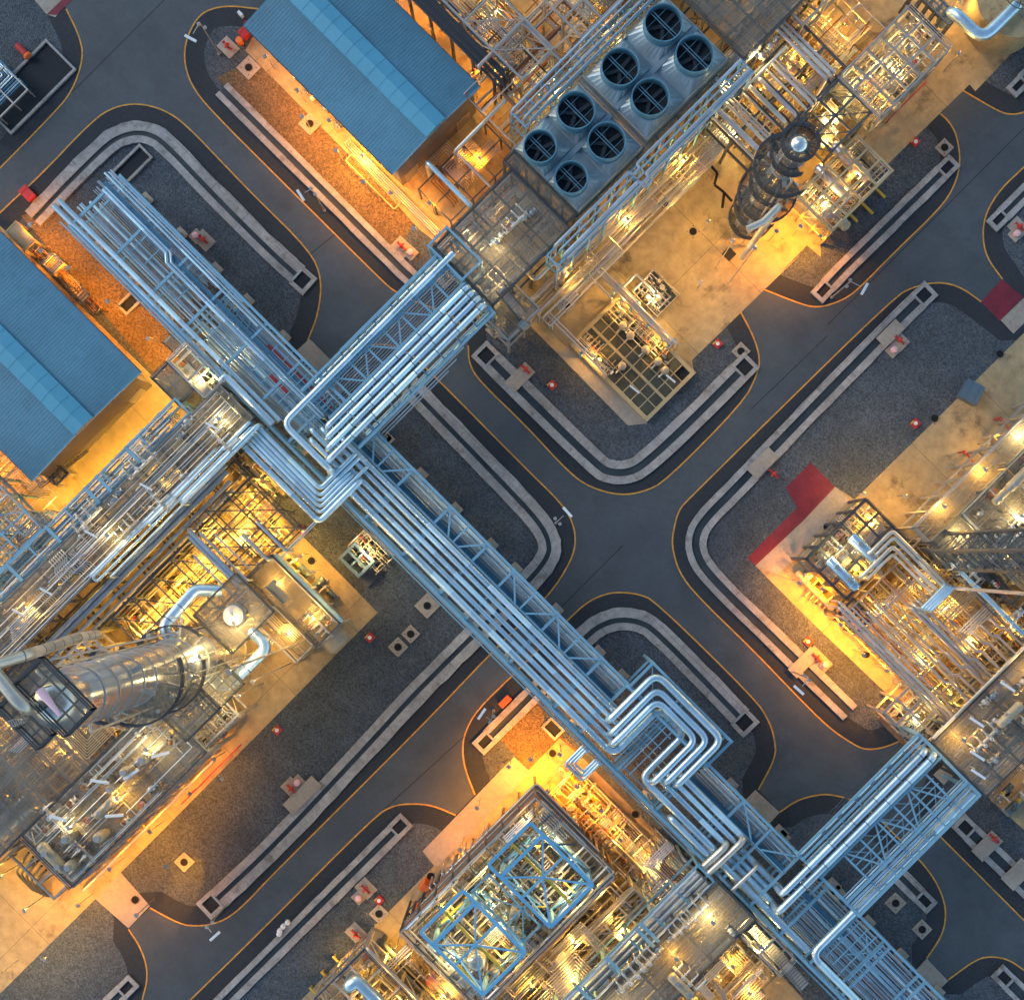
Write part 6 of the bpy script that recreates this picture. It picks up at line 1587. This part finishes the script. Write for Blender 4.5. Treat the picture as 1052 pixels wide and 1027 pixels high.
# orange yard with pumps
equip(1380, 1580, -250, -205, .02, 20, ['pumpA','pumpB','mani','act','valve','vert2','mani2'], 'in the orange pump yard below the main rack', .9, 1.35)
equip(1560, 1640, -270, -185, .02, 12, ['pumpB','mani2','drum2','jbox','act'], 'at the lower end of the orange pump yard', .9, 1.3)
mess(1380, 1580, -256, -196, .3, 2.6, 44, 'pipes in the orange pump yard', 'pale pipe in the orange pump yard', ms=('cream','clad_w','pipe_l'), r=(.06,.13))
for i in range(3): pipe('blue pipe of the nested U loops beside the main rack', [(1365+4*i,-166,7.6),(1365+4*i,-204+5*i,7.6),(1400-4*i,-204+5*i,7.6),(1400-4*i,-166,7.6)], .15, 'clad', 'nested blue U loops beside the main rack', bands=False, e0=9, e1=9)
t = thing('truck_tyre_pair', 'two black tyres lying on the orange concrete', 'tyres', U(603,843)); x, y, _ = U(603,843)
for q in ((601,840),(607,848)):
    x, y, _ = U(*q); MB().ring((x, y, .015), .2, .32, .3, 20).build('tyre', M['rubber'], t)
for i in range(12): pipe('lavender pipe in the parallel rows at the end of the orange yard', [(1560+rq.uniform(0,25),-262+i*7.5,6.2),(1640,-262+i*7.5,6.2)], rq.uniform(.08,.16), ('pipe_l','pipe_p')[i%2], 'lavender pipes at the end of the orange yard', bands=False, e0=.5)
for i in range(9): pipe('orange-lit pipe fanning out beside the gantries', [(1440+i*7,-270,3),(1440+i*7,-234,3+.1*i),(1500+i*7,-234,3)], .09, ('rust','pipe_l','cream')[i%3], 'fanned pipes beside the gantries', bands=False, e0=.4, e1=.4)
frame('pipe_rack', 'low steel rack between the gantries and the southern deck', 'pipe rack', 1560, 1640, -430, -262, [3.5, 7.0], 3, 5, 'steel_w', brace=2)
mess(1530, 1640, -520, -262, .5, 7.5, 70, 'pipes between the gantries and the southern deck', 'pipe between the gantries and the southern deck', ms=('clad_w','pipe_l','pipe_p','cream'), lean='d')
mess(1530, 1640, -260, -180, .4, 6.0, 40, 'pipes at the lower end of the orange yard', 'pipe at the lower end of the orange yard', ms=('pipe_l','rust','pipe_p'), r=(.06,.12))
equip(1535, 1640, -520, -270, .02, 26, ALL, 'between the gantries and the southern deck')
comb(1400,1600,-256,-196,.5,3,14)
comb(1530,1640,-520,-262,1,8,24)
comb(1540,1640,-262,-176,1,7,14,('pipe_l','pipe_p','rust'))
flush_small('in the orange yard')
# southern deck
frame('steel_platform', 'long dark grated deck at the bottom edge, right of the gantries', 'platform', 1643, 1720, -560, -168, [6.0, 11.0], 3, 9, 'steel_d', decks=(11.0,), rails=(11.0,), brace=True)
fs = frame('pipe_rack', 'blue steel rack along the north side of the southern deck', 'pipe rack', 1606, 1640, -560, -172, [7.0, 10.6], 1, 8, 'steel', brace=False)
for d in (-290, -300, -360, -420, -480): sbar(fs, (1604,d,11.0), (1644,d,11.0), .34, .3, name='cross_beam')
for i, (s, r, z) in enumerate(((1610,.16,11),(1616,.22,7.6),(1624,.3,7.6),(1632,.24,7.6),(1638,.12,11))): pipe('blue-grey pipe on the rack beside the southern deck', [(s,-180,z),(s,-560,z)], r, 'pipe_p', 'pipes on the southern rack', bands=False)
for d in (-220,-250,-275,-300,-325,-350,-375): kit(rq.choice(('act','valveb','mani')), 1652, d, 11.1, PI/2, rq.uniform(.8,1.2), 'in a row on the southern deck')
for d in (-205,-300,-310,-420): kit(rq.choice(('drum2','mani','act')), 1706, d, 11.1, 0, 1.0, 'on the far side of the southern deck')
mess(1646, 1716, -556, -172, 3, 10.3, 60, 'pipes under the southern deck', 'pipe glimpsed through the southern deck', ms=('clad_w','pipe_p','pipe_l','rust','cream'), lean='d', r=(.07,.17))
frame('stair_tower', 'yellow-lit stair tower at the end of the southern deck', 'stair tower', 1720, 1800, -200, -168, [4.0, 8.0], 2, 1, 'steel_w', rails=(8.0,), rail_m='rail_w')
stair('upper flight of the southern stair tower', 1724, -180, 4, 10, 1.1, along='x', sgn=1, run=6)
stair('lower flight of the southern stair tower', 1776, -192, .3, 4, 1.1, along='x', sgn=-1)
frame('platform', 'cream landing at the foot of the southern stair tower', 'platform', 1722, 1752, -244, -212, [3.6], 1, 1, 'yframe', decks=(3.6,), rails=(3.6,), rail_m='rail_w', brace=False)
equip(1722, 1790, -330, -215, .02, 16, ALL+['vert'], 'south of the southern deck')
mess(1722, 1800, -400, -205, .5, 5, 40, 'pipes south of the southern deck', 'pipe south of the southern deck', ms=('clad_w','cream','steel_d'))
comb(1646,1716,-556,-172,4,10.5,20)
comb(1722,1820,-420,-205,.5,6,14)
flush_small('around the southern deck')

# ================================================================ EASTERN UNITS
frame('process_skid', 'skid with two silver exchangers at the corner of the eastern plant', 'process skid', 1402, 1484, 254, 376, [3.2, 7.4], 3, 5, 'steel_d', decks=(3.2,), rails=(7.4,), rail_m='rail', brace=False)
exch('upper silver exchanger lying across the eastern corner skid', 1455, 324, 3.8, .6, 8.2, 'clad')
exch('lower silver exchanger lying across the eastern corner skid', 1455, 276, 3.8, .55, 8.2, 'clad')
equip(1406, 1480, 258, 372, 3.3, 20, ['drum2','mani2','pumpB','act','valve','vert2'], 'on the eastern corner skid')
mess(1404, 1482, 256, 374, 1, 7.0, 36, 'pipes on the eastern corner skid', 'pipe on the eastern corner skid', ms=('clad_w','cream','pipe_l'))
exch('white-hot pale vessel on the orange paving beside the eastern skid', 1450, 231, 6.0, .35, 1.5, 'cream')
for k in range(4): pipe('pale pipe reaching from the corner skid to the low vessel', [(1420+k*16,232,1.9),(1420+k*16,256,1.9)], .12, 'cream', 'pale pipes to the low eastern vessel', bands=False, e0=1)
equip(1410, 1500, 226, 250, .02, 6, ['valve','mani2','jbox'], 'on the orange paving beside the eastern skid')
comb(1404,1482,256,374,3.4,7,12)
flush_small('on the eastern corner skid')
for i, (s, d0, d1, s1, r) in enumerate(((1462,326,372,1580,.2),(1470,330,366,1580,.18),(1478,292,356,1572,.2),(1486,296,348,1570,.14))):
    pipe('bright pipe with a square bend rising out of the eastern corner skid', [(s,d0,9.2),(s,d1,9.2),(s1,d1,9.2)], r, 'clad_w', 'square-bend pipes at the eastern corner', bands=False, e0=6, e1=7)
for i in range(4): pipe('short blue-white pipe of the four side by side over the eastern plant', [(1572+0*i+4*i,322+2*i,10),(1572+4*i,372+2*i,10)], .15, 'clad', 'four short blue-white pipes', bands=False, e0=8, e1=8)
frame('steel_platform', 'long yellow-lit grated platform along the eastern concrete', 'platform', 1480, 1512, 396, 660, [4.0, 8.6], 1, 8, 'steel_w', decks=(8.6,), rails=(8.6,), rail_m='rail_w', brace=True)
frame('steel_structure', 'dark steel structure behind the eastern platform', 'steel structure', 1514, 1600, 400, 660, [5.0, 10.0], 2, 5, 'steel_d', decks=(10.0,), rails=(10.0,), brace=True, cw=.2, bw=.14)
for i in range(9): pipe('dark duct lying diagonal under the eastern structure', [(1520,400+i*24,7.5),(1640,400+i*24,7.5)], rq.uniform(.25,.5), ('pipe_p','steel_d')[i%2], 'dark ducts in the eastern structure', bands=False, e1=4)
frame('steel_structure', 'dark steel frame at the right edge over the eastern ducts', 'steel structure', 1604, 1716, 420, 640, [5.0, 9.6], 2, 4, 'steel_d', brace=True, cw=.2, bw=.14)
mess(1516, 1700, 390, 640, 2, 12, 70, 'pipes in the eastern structure', 'pipe in the dark eastern structure', ms=('clad_w','pipe_p','steel_d','cream'), r=(.08,.2))
equip(1520, 1690, 400, 640, 10.1, 26, ['act','drum2','valve','mani','act2','vert2'], 'on the dark eastern structure', .8, 1.2)
equip(1490, 1700, 400, 640, .02, 40, ALL, 'below the dark eastern structure')
equip(1490, 1500, 600, 650, 8.7, 3, ['act','mani'], 'on the long eastern platform')
for (s, d, l) in ((1452,590,'at the red-painted corner of the long eastern platform'),(1450,520,'standing on the eastern concrete')):
    x, y, _ = P(s, d, 0)
    t = thing('davit', 'small red davit arm '+l, 'davit', (x, y, 0)); MB().cyl((x,y,0),.1,2.2,8).bar((x,y,2.1),(x+1.6,y-.3,2.3),.12).bar((x,y,1.2),(x+.8,y-.15,2.15),.08).build('davit_frame', M['red'], t); MB().cyl((x+1.5,y-.3,2.0),.12,.2,10).build('winch', M['steel_d'], t)
crate('orange_panel', 'red-orange panel at the far end of the long eastern platform', 'panel', 1042, 476, 1.6, .9, 8.9, M['orange'])
crate('orange_panel', 'orange panel halfway along the long eastern platform', 'panel', 996, 511, 1.3, .6, 8.9, M['orange'])
comb(1516,1700,390,640,2,11,34,('clad_w','pipe_p','steel_d','cream'))
comb(1484,1510,400,650,4,8,8)
flush_small('in the dark eastern structure')
# lattice tower whose height makes it lean to the right in the picture
def lattice(label, s, d, w_, z, step=2.6):
    x, y, _ = P(s, d, 0)
    t = thing('lattice_tower', label, 'tower', (x, y, 0)); h = w_/2
    for a, b in ((-h,-h),(h,-h),(h,h),(-h,h)): MB().box(x+a-.13, y+b-.13, 0, x+a+.13, y+b+.13, z).build('leg', M['steel_d'], t)
    cs = [(x-h,y-h),(x+h,y-h),(x+h,y+h),(x-h,y+h)]
    for f_ in range(4):
        m = MB(); a, b = cs[f_], cs[(f_+1)%4]; k = int(z/step)
        for i in range(k):
            m.bar((*a, i*step), (*b, i*step), .1); m.bar((*(a if i%2 else b), i*step), (*(b if i%2 else a), (i+1)*step), .09)
        m.build('lacing', M['steel_d'], t)
    for z_ in (9, 18, 27, 33):
        if z_ < z: MB().box(x-h-.1, y-h-.1, z_, x+h+.1, y+h+.1, z_+.05).build('landing', M['grate'], t)
    return t
lattice('tall dark lattice tower rising out of the eastern plant', 1514, 381, 2.4, 38)
apipe('tall pinkish riser pipe rising beside the dark lattice tower', [U(954,602,.3), (*U(954,602)[:2], 36)], .17, 'pipe_l', bands=False)
# parallel pipes over the yellow ground
for i, (d, a, b, r) in enumerate(((232,1500,1700,.12),(238,1486,1716,.17),(244,1480,1716,.16),(251,1500,1714,.1),(262,1520,1640,.13),(270,1530,1650,.1),(280,1520,1690,.13),(290,1530,1640,.12),(300,1540,1690,.1),(312,1560,1700,.18),(318,1560,1712,.2),(326,1560,1700,.14))):
    pipe('pale pipe in the parallel rows of the eastern yard', [(a,d,8.2),(b,d,8.2)], r, ('clad_w','pipe_l')[i%2], 'parallel pipes of the eastern yard', bands=False, e0=rq.uniform(3,7), e1=7)
for i in range(8): pipe('short kinked pipe joining the eastern deck', [(1640+2*i,270+i*16,8.8),(1672,270+i*16,8.8),(1678,276+i*16,8.8),(1716,276+i*16,8.8)], .13, 'pipe_l', 'kinked pipes at the eastern deck', bands=False, e0=5)
frame('pipe_rack', 'open rack of slim purlins over the eastern yard', 'pipe rack', 1500, 1716, 230, 420, [4.5, 7.6], 6, 7, 'steel_w', brace=False, cw=.18, bw=.12)
mess(1500, 1716, 236, 420, .4, 7.2, 70, 'pipes in the eastern yard', 'pipe low in the eastern yard', ms=('clad_w','cream','pipe_l','rust'), lean='s', r=(.06,.16))
equip(1500, 1710, 250, 410, .02, 24, ALL, 'in the eastern yard')
frame('steel_structure', 'dark ladder frame at the edge of the bright orange paving', 'steel frame', 1492, 1530, 232, 262, [3.5, 6.5], 2, 1, 'steel_d', brace=2)
mess(1560, 1660, 228, 236, .3, 2.2, 6, 'pipes at the edge of the orange paving', 'pipe at the edge of the bright orange paving', ms=('cream','clad_w'), lean='s')
frame('steel_structure', 'cream frame over pipes at the south end of the eastern yard', 'steel frame', 1640, 1716, 176, 232, [3.5, 7.0], 3, 2, 'steel_w', brace=False)
mess(1642, 1714, 178, 232, .6, 6.5, 26, 'pipes at the south end of the eastern yard', 'pipe at the south end of the eastern yard', ms=('clad_w','cream'), lean='d', r=(.08,.2))
pipe('orange-brown beam crossing the south end of the eastern yard', [(1640,166,7.4),(1712,166,7.4)], .25, 'rust', bands=False, name='beam', cat='beam')
comb(1500,1716,236,420,1,8,40)
comb(1642,1714,178,232,1,6,8)
flush_small('in the eastern yard')
# eastern deck
frame('steel_platform', 'wide dark grated deck where the lower bridge reaches the eastern plant', 'platform', 1721, 1832, 194, 480, [6.0, 11.2], 4, 8, 'steel_d', decks=(11.2,), rails=(11.2,), brace=True)
mess(1724, 1828, 198, 476, 2.5, 10.5, 66, 'pipes under the eastern deck', 'pipe glimpsed through the eastern deck', ms=('clad_w','pipe_p','pipe_l','rust','cream'), lean='d', r=(.08,.18))
for s, d in ((1732,290),(1735,305),(1762,282),(1765,300),(1790,330),(1750,350),(1770,250),(1800,240)): kit(rq.choice(('act','drum2','mani','valveb')), s, d, 11.3, PI/2, 1.0, 'on the eastern deck')
for s, d in ((1745,262),(1780,228),(1800,210),(1740,330)): kit('tube', s, d, 13.4, .2, 1.3, 'above the eastern deck')
equip(1724, 1828, 200, 470, .02, 24, ALL, 'below the eastern deck')
equip(1836, 1880, 210, 300, .02, 6, ALL, 'at the right edge beyond the eastern deck')
pipe('long pale pipe along the edge of the eastern deck', [(1717,200,11.4),(1717,470,11.4)], .16, 'clad_w', bands=False)
pipe('long lavender pipe crossing the right edge of the eastern yard', [(1560,400,10.5),(1712,400,10.5)], .26, 'clad', bands=False, e0=8)
comb(1724,1828,198,476,3,10.6,22)
flush_small('under the eastern deck')
# north-west corner pit pipework
x0, x1, y0, y1 = RSD(40, 124, -120, -60, 1)
for i in range(8): pipe('light blue pipe over the black pit at the upper left edge', [(80+4*i,-150,1.6+.05*i),(80+4*i,-62-3*abs(i-4),1.6+.05*i),(60,-62-3*abs(i-4),1.6+.05*i)] if i < 5 else [(80+4*i,-150,1.6),(80+4*i,-62,1.6)], .09, ('clad','tray')[i%3==1], 'blue pipes over the black pit', bands=False, e1=.2)
frame('pipe_support', 'white pipe frame over the black pit at the upper left edge', 'pipe frame', 72, 120, -150, -64, [2.4], 1, 3, 'steel_w', brace=False, cw=.16, bw=.14)
x, y, _ = U(24, 53)
t = thing('pit_pump', 'red pump on the rim of the black pit', 'pump', (x, y, 0)); MB().cyl((x-.6,y,.6),.32,1.2,14,'x').build('motor', M['red'], t); MB().lathe((x+.6,y,.6),[(.2,0),(.42,.15),(.42,.4),(.2,.5)],14,'x').build('casing', M['orange'], t); MB().box(x-.8,y-.3,0,x+1.1,y+.3,.25).build('base_plate', M['steel_d'], t)
flush_small('at the upper left edge')
frame('steel_structure', 'steel structure just past the north end of the lower blue shed', 'steel structure', -80, 20, -160, -60, [3], 2, 2, 'steel_w', brace=False) if False else None

# ---------------------------------------------------------------- lights of the west, south and east
for (s, d, z, pw, c) in ((345,-205,3,360,AMBER),(420,-200,3,420,AMBER),(500,-196,3,380,AMBER),(262,-200,3,300,AMBER),(300,-216,3,220,AMBER),(545,-215,4,360,WARM),
   (590,-262,5,420,GOLD),(592,-340,5,520,GOLD),(592,-410,5,520,GOLD),(590,-480,5,600,GOLD),(560,-520,4,420,WARM),(500,-560,4,420,WARM),(480,-490,3,420,AMBER),(560,-600,5,300,WARM),
   (585,-182,9.6,240,WHITE),(610,-175,6,240,WHITE),(655,-205,12.6,90,WHITE),(655,-240,8,240,WARM),(655,-330,8,240,WARM),(660,-440,12.8,120,WHITE),(655,-420,7,240,WARM),(655,-520,7,260,WARM),(650,-600,12.8,110,WARM),(655,-620,7,260,WARM),
   (765,-225,4,300,WARM),(775,-262,4.5,620,WARM),(800,-300,4.5,620,WARM),(830,-262,4.5,420,WARM),(770,-330,4.5,520,WARM),(800,-372,4.5,620,WARM),(805,-420,4.5,700,WARM),(805,-465,4.5,700,WARM),(800,-505,4.5,600,WARM),(880,-262,4,260,WARM),
   (880,-315,8.8,200,WARM),(950,-312,9.0,240,WARM),(945,-357,7.6,220,WARM),(910,-265,3.6,240,WARM),(945,-190,3.2,300,WHITE),(930,-395,5,260,WARM),
   (880,-400,16.5,300,WHITE),(960,-470,12,300,WHITE),(940,-500,8,300,WARM),(930,-560,8,300,WARM),(930,-440,30,240,WHITE),(880,-470,24,260,WHITE),(925,-455,42,160,WHITE),
   (840,-600,10.5,420,WARM),(780,-590,8,420,WARM),(780,-660,6,520,WARM),(830,-700,6,520,WARM),(850,-780,6,420,AMBER),(760,-740,6,420,WARM),
   (920,-620,14.8,200,WHITE),(940,-700,14.8,200,WARM),(920,-780,14.8,200,WHITE),(940,-800,7,300,WARM),(940,-650,6.5,300,WARM),
   (1008,-700,3.2,420,AMBER),(1010,-620,3.2,360,AMBER),(1005,-780,3.2,300,AMBER),(1000,-560,3,200,AMBER),(1060,-720,3.4,360,AMBER),(1010,-850,3,360,AMBER),(960,-910,6,520,WARM),(1030,-940,6,420,WARM),(900,-900,5,420,WARM),(1000,-1010,6,420,WARM),(1080,-800,5,200,AMBER),
   (1325,-235,4,900,AMBER),(1350,-200,4.5,620,AMBER),(1400,-215,4,620,AMBER),(1375,-250,3,500,AMBER),(1310,-265,3,320,AMBER),(1320,-340,4,420,AMBER),(1345,-400,4,300,AMBER),
   (1450,-215,4,420,AMBER),(1500,-225,4,251,WARM),(1560,-215,4,294,WARM),(1600,-225,4.5,460,WHITE),
   (1380,-300,13.2,320,WARM),(1440,-300,13.2,300,WHITE),(1500,-340,13.2,300,WHITE),(1400,-400,13.2,320,WHITE),(1450,-440,13.2,320,WHITE),(1390,-480,13.2,320,WARM),(1450,-520,13.2,320,WHITE),(1500,-470,13.2,210,WARM),(1420,-350,6.5,300,WARM),(1470,-400,6.5,300,WARM),
   (1530,-300,8,251,WARM),(1560,-380,8,294,WARM),(1560,-470,8,294,WARM),(1600,-320,8,251,WARM),(1600,-420,8,210,WARM),(1380,-570,4,360,WARM),(1480,-560,5,420,WARM),(1400,-650,8.6,300,WARM),(1450,-630,8.6,300,WARM),(1340,-630,3,200,WARM),
   (1680,-215,12.6,260,WHITE),(1680,-290,12.6,140,WARM),(1690,-410,12.6,260,WHITE),(1680,-240,7,210,WARM),(1680,-360,7,210,WARM),(1755,-190,8,360,WHITE),(1745,-240,5,294,WARM),(1790,-250,5,210,WARM),(1760,-320,5,294,WARM),(1840,-250,5,182,WARM),
   (1505,222,4.6,1200,AMBER),(1560,214,4.6,900,AMBER),(1600,222,4,420,AMBER),(1450,240,3,620,AMBER),(1420,222,3,200,AMBER),(1640,200,4,260,AMBER),
   (1425,300,8.6,240,WHITE),(1470,300,5.6,320,WARM),(1430,360,5.6,300,WARM),(1395,380,4,260,WARM),(1440,420,4,240,WARM),(1490,450,10,220,WARM),(1495,530,10,220,WARM),(1500,610,10,240,WHITE),(1470,560,4,200,WARM),
   (1540,440,11.6,260,WHITE),(1580,520,11.6,260,WHITE),(1560,600,11.6,260,WHITE),(1620,480,7.5,210,WARM),(1680,500,7.5,251,WARM),(1640,580,7.5,210,WARM),
   (1530,280,6.8,294,WARM),(1580,300,6.8,294,WARM),(1630,270,6.8,294,WARM),(1600,350,6.8,294,WARM),(1660,340,6.8,364,WARM),(1690,260,6.8,294,WARM),(1550,350,6.8,251,WARM),(1690,400,6.8,294,WARM),(1680,205,6.0,320,WHITE),
   (1750,230,13,154,WARM),(1770,300,13,168,WARM),(1760,380,13,168,WARM),(1775,250,7.5,210,WARM),(1775,340,7.5,210,WARM),(1850,260,5,112,WARM)):
    flood(s, d, z, pw, c)

flood(*(1028, -572), 6.5, 12000, (1.0,.34,.0), 'floodlight throwing a long orange streak across the lower-left gravel', aim=U(188,915), cone=15)
flood(*(930, -520), 20.0, 260, WHITE); flood(890, -500, 34.0, 200, WHITE); flood(960, -440, 20, 240, WHITE)  # extra lamps added to brighten the tall silver column
# remove any equipment pattern that found no place
for k, o in PR.items():
    if o.name not in place.__defaults__[-1]:
        for c in list(o.children_recursive): bpy.data.objects.remove(c)
        bpy.data.objects.remove(o)
print('objects', len(bpy.data.objects), 'pipes', NP[0], 'lights', NL[0])
